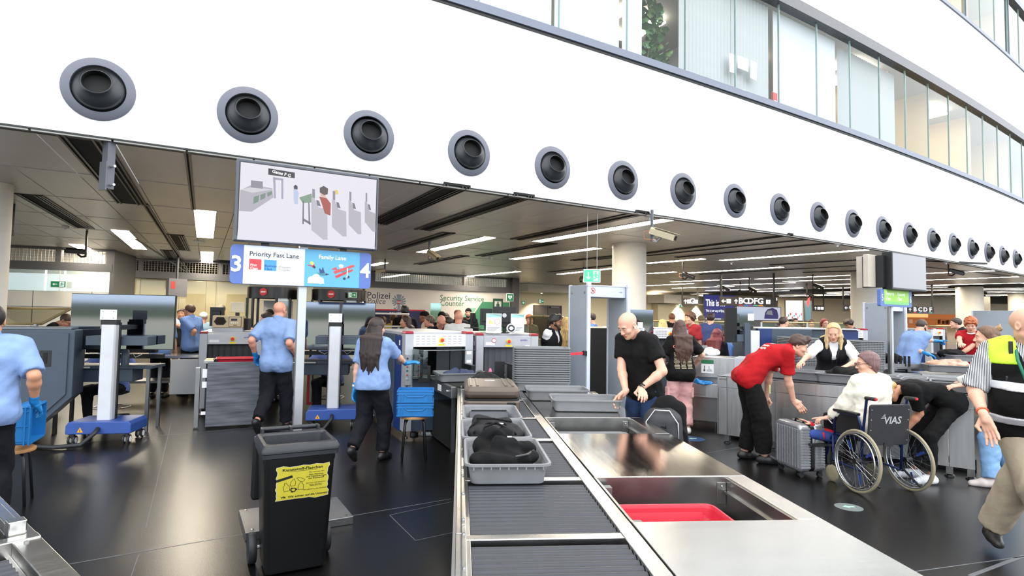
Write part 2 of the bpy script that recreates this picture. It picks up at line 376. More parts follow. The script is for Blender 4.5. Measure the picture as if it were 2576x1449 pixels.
def headprims(C, R, fem=False, wide=1.):
    L = lambda x, y, z: C+R@(V3(x, y, z)*hs)
    hs = .96 if fem else 1.; w = wide
    E = lambda c, r, **k: ('e', L(*c), tuple(q*hs for q in r), R, k)
    CC = lambda a, b, ra, rb, **k: ('c', L(*a), L(*b), ra*hs, rb*hs, k)
    jw = .040 if fem else .047
    pr = [E((0, -.012, .034), (.076*w, .097, .086)), E((0, .026, -.03), (.061*w, .066, .082), k=.03), E((0, .040, -.082), (jw*w, .046, .034), k=.03),
          CC((-jw*.95*w, .0, -.062), (-.012, .066, -.100), .018, .016, k=.02), CC((jw*.95*w, .0, -.062), (.012, .066, -.100), .018, .016, k=.02),
          E((0, .076, -.103), (.016, .013, .013), k=.015),
          CC((-.036, .078, .022), (.036, .078, .022), .010 if fem else .013, .010 if fem else .013, k=.02),
          E((-.042, .060, -.030), (.026, .024, .022), k=.02), E((.042, .060, -.030), (.026, .024, .022), k=.02),
          E((-.031, .101, .002), (.017, .014, .011), sub=True, k=.012), E((.031, .101, .002), (.017, .014, .011), sub=True, k=.012),
          CC((0, .087, .008), (0, .108, -.032), .0075, .0115, k=.010), E((-.012, .099, -.037), (.009, .011, .008), k=.006), E((.012, .099, -.037), (.009, .011, .008), k=.006),
          E((0, .088, -.064), (.024, .012, .006), k=.006), E((0, .087, -.0745), (.021, .012, .0065), k=.005),
          E((-.077*w, -.012, -.008), (.010, .019, .031), k=.008), E((.077*w, -.012, -.008), (.010, .019, .031), k=.008),
          E((-.083*w, -.006, -.006), (.006, .011, .018), sub=True, k=.004), E((.083*w, -.006, -.006), (.006, .011, .018), sub=True, k=.004)]
    return pr, L, hs
def uvball(c, r, n=10):
    k = 6; v = []; f = []
    for i in range(k+1):
        t = math.pi*i/k; v += [(c[0]+r*math.sin(t)*math.cos(2*math.pi*j/n), c[1]+r*math.sin(t)*math.sin(2*math.pi*j/n), c[2]-r*math.cos(t)) for j in range(n)]
    for i in range(k): f += [(i*n+j, i*n+(j+1) % n, (i+1)*n+(j+1) % n, (i+1)*n+j) for j in range(n)]
    return np.array(v), np.array(f)
def person(label, x, y, face, H=1.75, px=None, skin='fair', fem=False, hair='short', haircol=(60, 44, 34), top=(120, 160, 215), topname='shirt', sleeve=.75, bottom=(26, 28, 38), bottomname='trousers',
           shoes=(28, 28, 30), lean=4., side=0., twist=0., neck=None, yaw=0., pitch=0., hroll=0., pel=(0, 0, 0), L=None, R=None, Lpx=None, Rpx=None, Lp=None, Rp=None, Ld=None, Rd=None, Ln=None, Rn=None, Lc=.45, Rc=.45,
           Lpoint=False, Rpoint=False, Lf=None, Rf=None, Lfp=0, Rfp=0, bulk=1., belly=0., gloves='', hem=-.10, stripes=None, beard=None, legs=True, loose=.012, legw=1., group=None, glasses=None, laces=(30, 30, 32), vest=None, bands=(), knee=None, collar=False, browcol=None, cut_ankle=.93, rough=.85):
    a = math.radians(face); root = thing('person', label, 'person', (x, y, 0), -a, group)
    s = H/1.75
    if px is None: px = 1460/max(2, math.hypot(x, y))
    h = min(.03, max(.0115, 2.9/px)); hh = min(.014, max(.0052, 1.35/px)); hf = min(.010, max(.0050, 1.3/px))
    fwd = Vector((math.sin(a), math.cos(a), 0)); rgt = Vector((math.cos(a), -math.sin(a), 0))
    def loc(w): w = Vector(w)-Vector((x, y, 0)); return V3(w.dot(rgt), w.dot(fwd), w.z)
    def dirv(deg, sd=0.):
        t = math.radians(deg); q = math.radians(sd); return unit(V3(math.sin(q), math.sin(t)*math.cos(q), math.cos(t)*math.cos(q)))
    P0 = V3(pel[0], pel[1], .95*s+pel[2])
    d1 = dirv(lean*.55, side*.6); d2 = dirv(lean, side); d3 = dirv(lean*1.12, side)
    P1 = P0+d1*.17*s; P2 = P1+d2*.20*s; P3 = P2+d3*.16*s
    tw = math.radians(twist); rx = V3(math.cos(tw), -math.sin(tw), 0); rx = unit(rx-d3*(rx@d3)); fx = np.cross(d3, rx)      # chest right / front
    rx0 = unit(V3(1, 0, 0)-d1*d1[0]); f0 = np.cross(d1, rx0)
    nk = neck if neck is not None else lean*.7+12
    dn = dirv(nk, side*.6); HC = P3+dn*.135*s+dirv(nk+90)*.012*s
    yw = math.radians(yaw); hp = math.radians(pitch)
    hy = V3(math.sin(yw)*math.cos(hp), math.cos(yw)*math.cos(hp), math.sin(hp)); hz = V3(math.sin(math.radians(hroll)), 0, 1)
    HR = rotm(hz if abs(hp) < 1.3 else dn, hy)
    sw = (.150 if fem else .172)*s*(.5+.5*bulk); b_ = bulk
    SH = {-1: P3-d3*.058*s-rx*sw, 1: P3-d3*.058*s+rx*sw}
    J = {}
    for sd, T, Tp, pole, nm in ((-1, L, Lpx, Lp, 'L'), (1, R, Rpx, Rp, 'R')):
        if Tp is not None: T = loc(PD(Tp[0], Tp[1], y+Tp[2]))
        elif T is not None: T = V3(*T)
        else: T = SH[sd]+V3(sd*.07, .04, -.545)*s
        pl = V3(*pole) if pole is not None else V3(sd*.5, -1, -.15)
        e, w = ik(SH[sd], T, .295*s, .255*s, pl); J[sd] = (SH[sd], e, w)
    LG = {}
    for sd, ft, fp in ((-1, Lf, Lfp), (1, Rf, Rfp)):
        hip = P0+rx0*sd*.088*s-d1*.02*s
        ft = V3(sd*.10, .0, 0) if ft is None else V3(*ft)
        yawf = ft[3] if len(ft) > 3 else sd*8; ft = ft[:3]; ank = ft+V3(0, -.02*s, .085*s)
        if fp: ank = ank+V3(0, -.02, math.sin(math.radians(fp))*.13)
        kn, ank = ik(hip, ank, .435*s, .43*s, V3(sd*.12, 1, 0) if knee is None else V3(*knee)); LG[sd] = (hip, kn, ank, yawf, fp)
    # ---- primitive sets
    def torso(inf):
        r = []
        for sd in (-1, 1):
            r += [('c', P0+rx0*sd*(.075 if fem else .066)*s, P1+rx0*sd*.055*s*b_, (.108 if fem else .100)*s*(.4+.6*b_)+inf, (.082 if fem else .095)*s*b_+inf, {'k': .035}),
                  ('c', P1+rx0*sd*.055*s*b_, P2+rx*sd*.075*s*b_, (.082 if fem else .095)*s*b_+inf, (.090 if fem else .104)*s*b_+inf, {'k': .035}),
                  ('c', P2+rx*sd*.075*s*b_, P3-d3*.045*s+rx*sd*.085*s*b_, (.090 if fem else .104)*s*b_+inf, .062*s+inf, {'k': .03}),
                  ('c', P3-d3*.03*s+rx*sd*.04*s, SH[sd]-d3*.004, .046*s+inf, .043*s*(.5+.5*b_)+inf, {'k': .03})]
            if fem: r.append(('e', P2+rx*sd*.075*s+fx*.075*s-d2*.03*s, (.068*s+inf,)*3, None, {'k': .04}))
        r.append(('c', P2-fx*.02, P3-d3*.02, .09*s*b_+inf, .055*s+inf, {'k': .03}))
        if belly: r.append(('e', P1+f0*(.06+belly*.4)*s-d1*.01, (.14*s*b_+inf, (.09+belly)*s+inf, .14*s+inf), None, {'k': .04}))
        return r
    def hips(inf):
        r = []
        for sd in (-1, 1):
            hip, kn, ank, _, _ = LG[sd]; kd = unit(kn-hip)
            r += [('c', P0+rx0*sd*(.078 if fem else .066)*s+d1*.07*s, P0+rx0*sd*(.086 if fem else .072)*s-d1*.03*s, .098*s*(.4+.6*b_)+inf, .102*s*(.4+.6*b_)+inf, {'k': .03}),
                  ('e', P0+rx0*sd*.062*s-f0*.055*s-d1*.035*s, ((.090 if fem else .082)*s+inf,)*3, None, {'k': .04})]
        if belly: r.append(('e', P1+f0*(.05+belly*.35)*s-d1*.06, (.13*s*b_+inf, (.08+belly)*s+inf, .12*s+inf), None, {'k': .04}))
        return r
    def legp(inf, flare=0., cut=None):
        r = []
        for sd in (-1, 1):
            hip, kn, ank, _, _ = LG[sd]
            r += [('c', hip+V3(0, 0, -.02), kn, .083*s*(.5+.5*b_)*(1+(legw-1)*.2)+inf, .060*s*legw+inf+flare*.5, {'k': .035})]
            kw = {'k': .03}
            if cut: kw['cut'] = cut
            r += [('c', kn, ank, .057*s*legw+inf+flare*.5, .040*s*legw+inf+flare, kw), ('e', kn+(ank-kn)*.3-unit(V3(0, 1, .2))*.018, (.05*s*legw+inf, .05*s*legw+inf, .09*s), None, {'k': .03})]
        return r
    def armp(sd, inf=0, upto=None):
        sh, e, w = J[sd]; m_ = .5+.5*b_
        if upto is not None:
            if upto <= 1: return [('c', sh, e, .046*s*m_+inf, .046*s*m_+inf, {'cut': upto, 'k': .03})]
            return [('c', sh, e, .046*s*m_+inf, .042*s*m_+inf, {'k': .03}), ('c', e, w, .044*s*m_+inf, .034*s+inf, {'cut': upto-1, 'k': .03})]
        fa = e+(w-e)*.28
        return [('c', sh, e, .048*s*m_, .039*s*m_, {'k': .03}), ('c', e, fa, .038*s*m_, .041*s*m_, {'k': .02}), ('c', fa, w, .041*s*m_, .026*s, {'k': .02})]
    blocks = []
    # covered trunk and legs, coarse and a little slimmer than the clothes
    blocks.append(field(torso(-.010)+(legp(-.012) if legs else []), max(h*1.6, .022), k=.04))
    hp_, HL, hs = headprims(HC, HR, fem)
    npr = [('c', P3-d3*.05*s, P3+d3*.01*s, .062*s*(.5+.5*b_), (.046 if fem else .054)*s, {'k': .04}), ('c', P3, HC+HR@V3(0, -.022, -.06), (.047 if fem else .056)*s, (.048 if fem else .057)*s, {'k': .02})]
    hv, hfc = field(hp_+npr, hh, k=.02)
    # lips and brows are tinted on the same surface
    cen = hv[hfc].mean(1); q = ((cen-HC)@HR)/hs; mi = np.zeros(len(hfc), int)
    mi[(np.abs(q[:, 0]) < .026) & (q[:, 1] > .080) & (np.abs(q[:, 2]+.069) < .0125-.012*(np.abs(q[:, 0])/.026)**2)] = 1
    br = (np.abs(np.abs(q[:, 0])-.031) < .019) & (q[:, 1] > .06) & (np.abs(q[:, 2]-(.024-.12*np.maximum(0, np.abs(q[:, 0])-.034))) < (.0035 if fem else .005))
    if browcol is not False: mi[br] = 2
    blocks.append((hv, hfc, mi))
    for sd in (-1, 1):
        ev, ef = uvball(HL(sd*.031, .0785, .001), .0125*hs); c2 = ev[ef].mean(1); qq = (c2-HL(sd*.031, .0785, .001))@HR/.0125
        blocks.append((ev, ef, np.where((qq[:, 2] > .22) | (qq[:, 2] < -.42), 0, np.where(np.abs(qq[:, 0]) < .5, 4, 3))))
        ap = armp(sd); blocks.append(field(ap, h, k=.03))
    hm = hairm(tuple(browcol) if browcol else haircol if hair not in ('bald',) else (120, 90, 70))
    for sd, dd, nn, cc, pt, nm in ((-1, Ld, Ln, Lc, Lpoint, 'L'), (1, Rd, Rn, Rc, Rpoint, 'R')):
        sh, e, w = J[sd]; fd = unit(w-e) if dd is None else unit(V3(*dd))
        n_ = V3(*nn) if nn is not None else (V3(sd*1., .15, .1) if abs(fd[2]) > .6 else V3(0, 0, 1.)+V3(sd*.3, 0, 0))
        # thumb must lie on the body's inner/front side
        hpz = handprims(w+fd*.012, fd, n_, sd, cc, s*(.93 if fem else 1.02), pt)
        fv = field(hpz+[('c', e+(w-e)*.75, w, .030*s, .027*s)], hf, k=.008)
        if nm in gloves:
            hg = [tuple([p_[0], p_[1], p_[2], p_[3]+.0022, p_[4]+.0022]) for p_ in hpz]+[('c', w-unit(w-e)*.05, w, .033*s, .030*s)]
            nmesh('glove', [field(hg, hf, k=.008)], GLOVE, root); blocks.append(field(hpz[:1], hf, k=.008))
        else: blocks.append(fv)
    nmesh('body', blocks, [SKIN[skin], LIP, hm, EYEW, IRIS], root)
    # ---- clothes
    hemP = P0+d1*(-.02+hem+.12)*s-d1*.12*s
    def cutf(F, X, Y, Z):
        D = (X-hemP[0])*d1[0]+(Y-hemP[1])*d1[1]+(Z-hemP[2])*d1[2]
        return np.maximum(F, -D)
    seed = int(abs(x*1000+y*77)) % 9999
    if sleeve is not None:
        pr = torso(loose)+hips(loose+.010)
        if hem < -.12: pr += legp(loose+.004)[0:1]+legp(loose+.004)[3:4]
        for sd in (-1, 1): pr += armp(sd, loose+(.010 if sleeve <= 1 else .006), sleeve)
        nkc = P3+d3*.02
        pr.append(('c', P3+d3*(.012 if not collar else .03)*s+fx*.012, HC+fx*.05-d3*.02, (.066 if fem and not collar else .060)*s, .075*s, {'sub': True, 'k': .012}))
        v, f = field(pr, h, k=.03, post=cutf)
        v = folds(folds(v, .007, 24, seed, (1, 1, .7)), .0035, 60, seed+1)
        nmesh(topname, [(v, f)], cloth(top, rough, stripes), root)
        if collar:
            cv_, cf_ = field([('c', P3-d3*.012*s, P3+d3*.022*s, .076*s, .067*s), ('c', P3-d3*.05*s+fx*.01, P3+d3*.08*s+fx*.018, .052*s, .058*s, {'sub': True, 'k': .006}), ('c', P3+d3*.05+fx*.085, P3-d3*.05+fx*.075, .03, .012, {'sub': True, 'k': .01})], h*.7, k=.01)
            nmesh('collar', [(cv_, cf_)], cloth(top, rough, stripes), root)
    if vest is not None:
        vc, vd = vest[0], vest[1]
        pr = torso(loose+.017)+hips(loose+.019)
        vb = P2+fx*.17-d2*(vd-.10)*s
        pr += [('c', P3+fx*.02+d3*.03, vb, .085*s, .012, {'sub': True, 'k': .012}), ('c', P3-fx*.0, P3+d3*.1, .075*s, .09*s, {'sub': True, 'k': .01})]
        for sd in (-1, 1):
            sh, e, w = J[sd]; pr.append(('c', sh+rx*sd*.040*s, sh+rx*sd*.040*s+(e-sh)*.30, .074*s, .066*s, {'sub': True, 'k': .012, 'cut': 1.0}))
        dr = vest[2] if len(vest) > 2 else 0.
        def cutv(F, X, Y, Z): return np.maximum(F, -((X-hemP[0])*d1[0]+(Y-hemP[1])*d1[1]+(Z-hemP[2])*d1[2]+dr))
        v, f = field(pr, h, k=.03, post=cutv); nmesh('vest', [(folds(v, .003, 24, seed+9), f)], cloth(vc), root)
    for nm_, bm_, bi, z0_, z1_ in bands:
        a0_, a1_ = P0+d1*z0_*s, P0+d1*z1_*s
        def cutb(F, X, Y, Z): return np.maximum(np.maximum(F, -((X-a0_[0])*d2[0]+(Y-a0_[1])*d2[1]+(Z-a0_[2])*d2[2])), (X-a1_[0])*d2[0]+(Y-a1_[1])*d2[1]+(Z-a1_[2])*d2[2])
        pr = torso(loose+bi)+(hips(loose+bi+.002) if z0_ < .15 else [])
        if z1_ > .4: pr += [('c', P3-fx*.0, P3+d3*.1, .078*s, .09*s, {'sub': True, 'k': .01}), ('c', P3+fx*.03+d3*.03, P2+fx*.17, .08*s, .05, {'sub': True, 'k': .01})]
        if z0_ > .25:
            for sd in (-1, 1):
                sh, e, w = J[sd]; pr.append(('c', sh+rx*sd*.040*s, sh+rx*sd*.040*s+(e-sh)*.30, .074*s, .066*s, {'sub': True, 'k': .012, 'cut': 1.0}))
        v, f = field(pr, h, k=.03, post=cutb); nmesh(nm_, [(folds(v, .003, 24, seed+9), f)], bm_, root)
    if legs:
        wP = P0+d1*.085*s
        def cutw(F, X, Y, Z): return np.maximum(F, (X-wP[0])*d1[0]+(Y-wP[1])*d1[1]+(Z-wP[2])*d1[2])
        v, f = field(hips(.006)+legp(.010*max(1, legw), .012*max(0, legw*2-1), cut_ankle), h*1.05, k=.03, post=cutw)
        v = folds(folds(v, .008, 20, seed+5, (1, 1, .6)), .0035, 55, seed+2); nmesh(bottomname, [(v, f)], cloth(bottom), root)
        for sd in (-1, 1):
            hip, kn, ank, yf, fp = LG[sd]; t = math.radians(yf); p = math.radians(-fp)
            fy = V3(math.sin(t)*math.cos(p), math.cos(t)*math.cos(p), math.sin(p)); Rf_ = rotm(V3(0, math.sin(-p), math.cos(p)), fy)
            A = lambda a_, b_2, c_: ank+Rf_@V3(a_, b_2, c_-.085*s)
            fl = ank-Rf_[:, 2]*.085*s; up_ = Rf_[:, 2]
            pr = [('c', A(0, -.045*s, .042), A(0, .06*s, .05), .040*s, .044*s), ('c', A(0, .06*s, .04), A(0, .165*s, .022), .046*s, .034*s), ('c', A(0, -.01, .05), A(0, -.01, .10), .042*s, .038*s, {'cut': .9})]
            def cuts(F, X, Y, Z): return np.maximum(F, -((X-fl[0])*up_[0]+(Y-fl[1])*up_[1]+(Z-fl[2])*up_[2]))
            v, f = field(pr, max(.009, h*.7), k=.03, post=cuts)
            sm = ((v[f].mean(1)-fl)@up_ < .022).astype(int)
            if px > 190:
                g_ = MB()
                for q_ in (.055, .078, .101): g_.tube([tuple(A(-.030, q_*s, .062-(q_-.055)*.45)), tuple(A(0, (q_+.012)*s, .088-(q_-.055)*.55)), tuple(A(.030, q_*s, .062-(q_-.055)*.45))], .0042, 5)
                g_.build('laces', mat('laces_%d_%d_%d' % laces, laces, .7), root, smooth=True)
            nmesh('shoe', [(v, f, sm)], [mat('shoe_%d_%d_%d' % tuple(shoes), shoes, .45, var=.08), mat('shoe_sole_%d' % shoes[0], tuple(min(255, int(q_*.8+ (10 if shoes[0] < 90 else 40))) for q_ in shoes), .6)], root)
    # ---- hair
    if hair != 'bald':
        E = lambda c, r, **k: ('e', HL(*c), tuple(q_*hs for q_ in r), HR, k)
        CC = lambda a_, b2, ra, rb, **k: ('c', HL(*a_), HL(*b2), ra*hs, rb*hs, k)
        infl = {'short': .010, 'crop': .005, 'curly': .026, 'long': .014, 'bun': .010, 'cap': .014, 'bob': .016, 'quiff': .014, 'pony': .010, 'straight': .014, 'beanie': .012}[hair]
        pr = [E((0, -.014, .036), (.077+infl, .098+infl, .087+infl))]
        if hair == 'quiff': pr.append(CC((-.03, .06, .115), (.035, .07, .112), .03, .026, k=.03))
        if hair in ('bob',): pr += [E((0, -.045, -.035), (.080, .068, .075), k=.03)]
        fw = np.cross(HR[:, 0], V3(0, 0, 1)) if False else HR[:, 1]
        pl_p, pl_n = HL(0, .082, .060), HR@unit(V3(0, -.62, .78))
        if hair == 'cap': pl_p, pl_n = HL(0, .095, .045), HR@unit(V3(0, -.18, .98))
        if hair == 'beanie': pl_p, pl_n = HL(0, .095, .035), HR@unit(V3(0, -.1, .99))
        if hair in ('bob', 'long', 'straight'): pl_p, pl_n = HL(0, .070, .078) if hair != 'straight' else HL(0, .056, .088), HR@unit(V3(0, -.80, .60))
        if hair == 'curly': pl_p, pl_n = HL(0, .080, .048), HR@unit(V3(0, -.72, .69))
        def cuth(F, X, Y, Z): return np.maximum(F, -((X-pl_p[0])*pl_n[0]+(Y-pl_p[1])*pl_n[1]+(Z-pl_p[2])*pl_n[2]))
        v, f = field(pr, hh*1.2, k=.02, post=cuth)
        amp = {'curly': .012, 'quiff': .006, 'short': .003, 'crop': .001, 'cap': 0, 'beanie': 0}.get(hair, .003)
        if amp: v = folds(v, amp, 90 if hair == 'curly' else 70, seed)
        bl = [(v, f)]
        if hair in ('long', 'straight'):
            bk = -fx; st = []
            N = 13 if hair == 'long' else 11
            for i in range(N):
                t = (i/(N-1)-.5)*2; r_ = np.random.default_rng(seed+i)
                p0 = HL(t*.070, -.045-.045*(1-t*t), .03-.02*abs(t)); p1 = HL(t*.080, -.075-.03*(1-t*t), -.09)
                dz = (.42 if hair == 'long' else .34)*s*r_.uniform(.8, 1.08)
                base = P3+rx*t*.115*s-fx*(.095+.02*(1-t*t))*s
                p2 = base+d3*.0; p3 = base-d3*dz*.5-fx*.012*b_+rx*r_.normal()*.012; p4 = base-d3*dz-fx*(.0)+rx*(r_.normal()*.022-t*.03)
                st += [('c', p0, p1, .030, .034), ('c', p1, p2, .034, .032), ('c', p2, p3, .031, .027), ('c', p3, p4, .026, .009)]
            if hair == 'straight':
                for sd in (-1, 1):
                    p0 = HL(sd*.066, .02, .06); p1 = HL(sd*.082, .035, -.04); p2 = P3+rx*sd*.085*s+fx*.075*s+d3*.02; p3 = P3+rx*sd*.088*s+fx*.125*s-d3*.13*s
                    st += [('c', p0, p1, .018, .024), ('c', p1, p2, .026, .030), ('c', p2, p3, .030, .012), ('c', HL(sd*.08, -.02, .02), p2, .022, .03)]
            v2, f2 = field(st, max(.009, hh*1.3), k=.012); v2 = folds(v2, .004, 60, seed+3, (1, 1, .25)); bl.append((v2, f2))
        if hair == 'bun': bl.append(field([E((0, -.105, .06), (.045, .04, .042)), E((0, -.07, .0), (.07, .05, .07), k=.03)], hh*1.3, k=.02))
        if hair == 'pony': bl.append(field([CC((0, -.10, .03), (0, -.14, -.02), .03, .036), CC((0, -.14, -.02), (0, -.12, -.2), .036, .014)], hh*1.3, k=.02))
        nm = 'cap' if hair in ('cap', 'beanie') else 'hair'
        nmesh(nm, bl, cloth(haircol) if nm == 'cap' else hairm(haircol), root)
        if hair == 'cap': nmesh('cap_peak', [field([E((0, .12, .052), (.068, .075, .010))], hh*1.1, k=.01)], cloth(haircol), root)
    if beard:
        E = lambda c, r, **k: ('e', HL(*c), tuple(q_*hs for q_ in r), HR, k)
        CC = lambda a_, b2, ra, rb, **k: ('c', HL(*a_), HL(*b2), ra*hs, rb*hs, k)
        bv, bf = field([CC((-.060, .004, -.035), (-.026, .066, -.092), .020, .027), CC((.060, .004, -.035), (.026, .066, -.092), .020, .027), CC((-.02, .074, -.104), (.02, .074, -.104), .026, .026), CC((-.026, .091, -.055), (.026, .091, -.055), .008, .008, k=.006), CC((-.068, -.002, .0), (-.062, .0, -.04), .012, .018), CC((.068, -.002, .0), (.062, .0, -.04), .012, .018),
                        E((0, .098, -.0695), (.022, .02, .0085), sub=True, k=.004)], hh*1.1, k=.02)
        nmesh('beard', [(folds(bv, .0015, 160, seed), bf)], hairm(haircol), root)
    if glasses:
        g = MB()
        for sd in (-1, 1):
            g.tube([tuple(HL(sd*.033+.025*math.cos(t), .106, .002+.018*math.sin(t))) for t in np.linspace(0, 6.283, 13)[:-1]], .0026, 5, closed=True)
            g.tube([tuple(HL(sd*.058, .104, .006)), tuple(HL(sd*.079, .04, .010)), tuple(HL(sd*.081, -.02, .0))], .0024, 5)
        g.tube([tuple(HL(-.009, .110, .006)), tuple(HL(.009, .110, .006))], .0026, 5)
        g.build('glasses', mat('spectacle_frame_%d' % glasses[0], glasses, .3), root, smooth=True)
    root['_'] = 0; del root['_']
    INFO[label] = dict(J=J, P0=P0, P1=P1, P2=P2, P3=P3, HC=HC, HR=HR, d1=d1, d2=d2, d3=d3, rx=rx, fx=fx, s=s, LG=LG, HL=HL, rx0=rx0, f0=f0, loc=loc, b=b_)
    return root
INFO = {}
def ring(root, key, sd, t, m_, name, r=.034, th=.006, wdt=.02, label=None):
    """watch strap / bracelet round a forearm"""
    i = INFO[key]; sh, e, w = i['J'][sd]; c = e+(w-e)*t; d = Vector(w-e).normalized(); a = d.orthogonal().normalized(); b = d.cross(a)
    g = MB(); n = 14; vs = []
    for rr, o_ in ((r, -wdt/2), (r+th, -wdt/2), (r+th, wdt/2), (r, wdt/2)):
        vs += [tuple(Vector(c)+d*o_+(a*math.cos(2*math.pi*k/n)+b*math.sin(2*math.pi*k/n))*rr) for k in range(n)]
    g.add(vs, [(q*n+k, q*n+(k+1) % n, ((q+1) % 4)*n+(k+1) % n, ((q+1) % 4)*n+k) for q in range(4) for k in range(n)])
    return g.build(name, m_, root, smooth='auto', label=label)
def strap(root, key, m_, name='lanyard', down=.30, r=.006, pend=None, spread=.055, off=0.):
    """a lanyard lying round the neck and down the chest"""
    i = INFO[key]; P3, d3, d2, fx, rx, s, b = (i[q] for q in ('P3', 'd3', 'd2', 'fx', 'rx', 's', 'b')); o = .112*b+.022+off
    g = MB(); pts = []
    for sd in (-1, 1):
        q = [P3-fx*.062*s+d3*.012, P3+rx*sd*.060*s-fx*.02+d3*.012, P3+rx*sd*.066*s+fx*.05*s-d3*.01, P3+rx*sd*spread*s+fx*(o-.012)*s-d3*.09*s, P3+rx*sd*.012+fx*o*s-d3*down*s]
        g.tube([tuple(w) for w in q], r, 6)
    g.build(name, m_, root, smooth=True)
    return P3+fx*(o+.004)*s-d3*(down)*s
# ================================================================ SETTING
AC = Vector((-109.148, 193.514, 0)); AR = 214.699              # the facade is a shallow arc
def AP(phi, off=0., z=0.):
    t = math.radians(phi); return AC + Vector((math.sin(t), math.cos(t), 0))*(AR+off) + Vector((0, 0, z))
def PHI(px, py, off=0.):
    d = ray(px, py); o = Vector((0, 0, CAMZ))-AC; R_ = AR+off
    a = d.x**2+d.y**2; b = o.x*d.x+o.y*d.y; c = o.x**2+o.y**2-R_*R_; t = (-b-math.sqrt(b*b-a*c))/a
    h = Vector((0, 0, CAMZ))+d*t; return math.degrees(math.atan2(h.x-AC.x, h.y-AC.y)), h
def arcbox(b, p0, p1, o0, o1, z0, z1, n=None):
    n = n or max(1, int(abs(p1-p0)/.4)); ph = [p0+(p1-p0)*i/n for i in range(n+1)]; vs = []
    for p in ph: vs += [tuple(AP(p, o0, z0)), tuple(AP(p, o1, z0)), tuple(AP(p, o1, z1)), tuple(AP(p, o0, z1))]
    fs = [(i*4+k, (i+1)*4+k, (i+1)*4+(k+1) % 4, i*4+(k+1) % 4) for i in range(n) for k in range(4)] + [(0, 1, 2, 3), (n*4+3, n*4+2, n*4+1, n*4)]
    return b.add(vs, fs)
FLOORM = mat('black_sheet_floor', (14, 13, 13), .30, 0, .12, 1.2, bump=.06, bs=120, spec=.40)
fl = struct(box('floor', FLOORM, (-40, 70, -9, 62, -.2, 0)))
SEAM = mat('floor_weld_seam', (92, 94, 98), .5, 0, .1, 20)
def seam(a, b, w=.009, ext=(0, 0)):
    d = (b-a).normalized(); a = a-d*ext[0]; b = b+d*ext[1]; n_ = Vector((-d.y, d.x, 0))*w/2
    q = [a-n_, b-n_, b+n_, a+n_]; MB().add([(p.x, p.y, z) for z in (-.01, .0012) for p in q], [(4,5,6,7), (0,1,5,4), (1,2,6,5), (2,3,7,6), (3,0,4,7)]).build('seam', SEAM, fl)
seam(P(180, 1418), P(1135, 1255), ext=(3, .0)); seam(P(305, 1105), P(640, 1075), ext=(4, 9)); seam(P(1780, 1139.5), P(1862.5, 1125), ext=(0, 5))
seam(P(415, 1129), P(376, 1290), .004, (2, .4)); seam(P(349, 1395), P(330, 1449), .004, (0, 2)); seam(P(2220, 1449), P(2576, 1400), ext=(1, 2))
for a_, b_ in (((980, 1296), (1137, 1262)), ((980, 1296), (1045, 1360)), ((1045, 1360), (1137, 1340))): seam(P(*a_), P(*b_), .006)
tr_ = P(2560, 1440); seam(P(2440, 1449), P(2576, 1398), .03)
for nm_, px_, rx_, c_, lab in (('floor_sticker', (2135, 1276), .115, (104, 112, 112), 'round grey floor sticker with a pale arrow beside the wheelchair'), ('floor_sticker', (1742, 1104), .17, (34, 66, 108), 'round blue floor sticker by the pink trousers')):
    c0 = P(*px_); t_ = thing(nm_, lab, 'sticker', c0)
    MB().lathe([(rx_, 0), (rx_, .002)], 24).build('disc', flat(c_), t_)
    MB().prism([(-.05, .01), (.0, .05), (0, .025), (.06, .025), (.06, -.005), (0, -.005), (0, -.03)], .002, .0028).build('arrow', flat((150, 190, 172)), t_)

FASC = mat('white_facade_panel', (250, 250, 250), .6, 0, .01, .6)
b = MB(); pj = PHI(1549, 300)[0]
arcbox(b, 158, pj+.0012, -.25, 0, 3.5, 6.1); w1 = struct(b.build('wall_facade', FASC, smooth='auto'))
b = MB(); arcbox(b, pj-.0012, 139, -.25, 0, 3.5, 6.1); struct(b.build('wall_facade', FASC, smooth='auto'))
b = MB(); arcbox(b, 158, 139, -.25, 0, 8.72, 11.12); struct(b.build('wall_facade_upper', FASC, smooth='auto'))
b = MB(); arcbox(b, 158, 139, -.25, 0, 13.7, 16); struct(b.build('wall_facade_top', FASC, smooth='auto'))
FRM = mat('slate_window_frame', (112, 118, 134), .4, .3, .03, 2.)
FRD = mat('dark_gasket', (42, 43, 47), .5)
for nm, z0, z1, o1, m_ in (('trim_1', 6.115, 6.24, .05, FRM), ('trim_2', 6.075, 6.115, .02, FRD), ('trim_3', 8.47, 8.72, .03, mat('grey_head_frame', (104, 104, 108), .45, .3)), ('trim_4', 11.12, 11.22, .04, FRM), ('trim_5', 13.5, 13.7, .03, FRM), ('trim_6', 3.485, 3.5, .0, FRD)):
    b = MB(); arcbox(b, 158, 139, -.2, o1, z0, z1); struct(b.build(nm, m_, smooth='auto'))
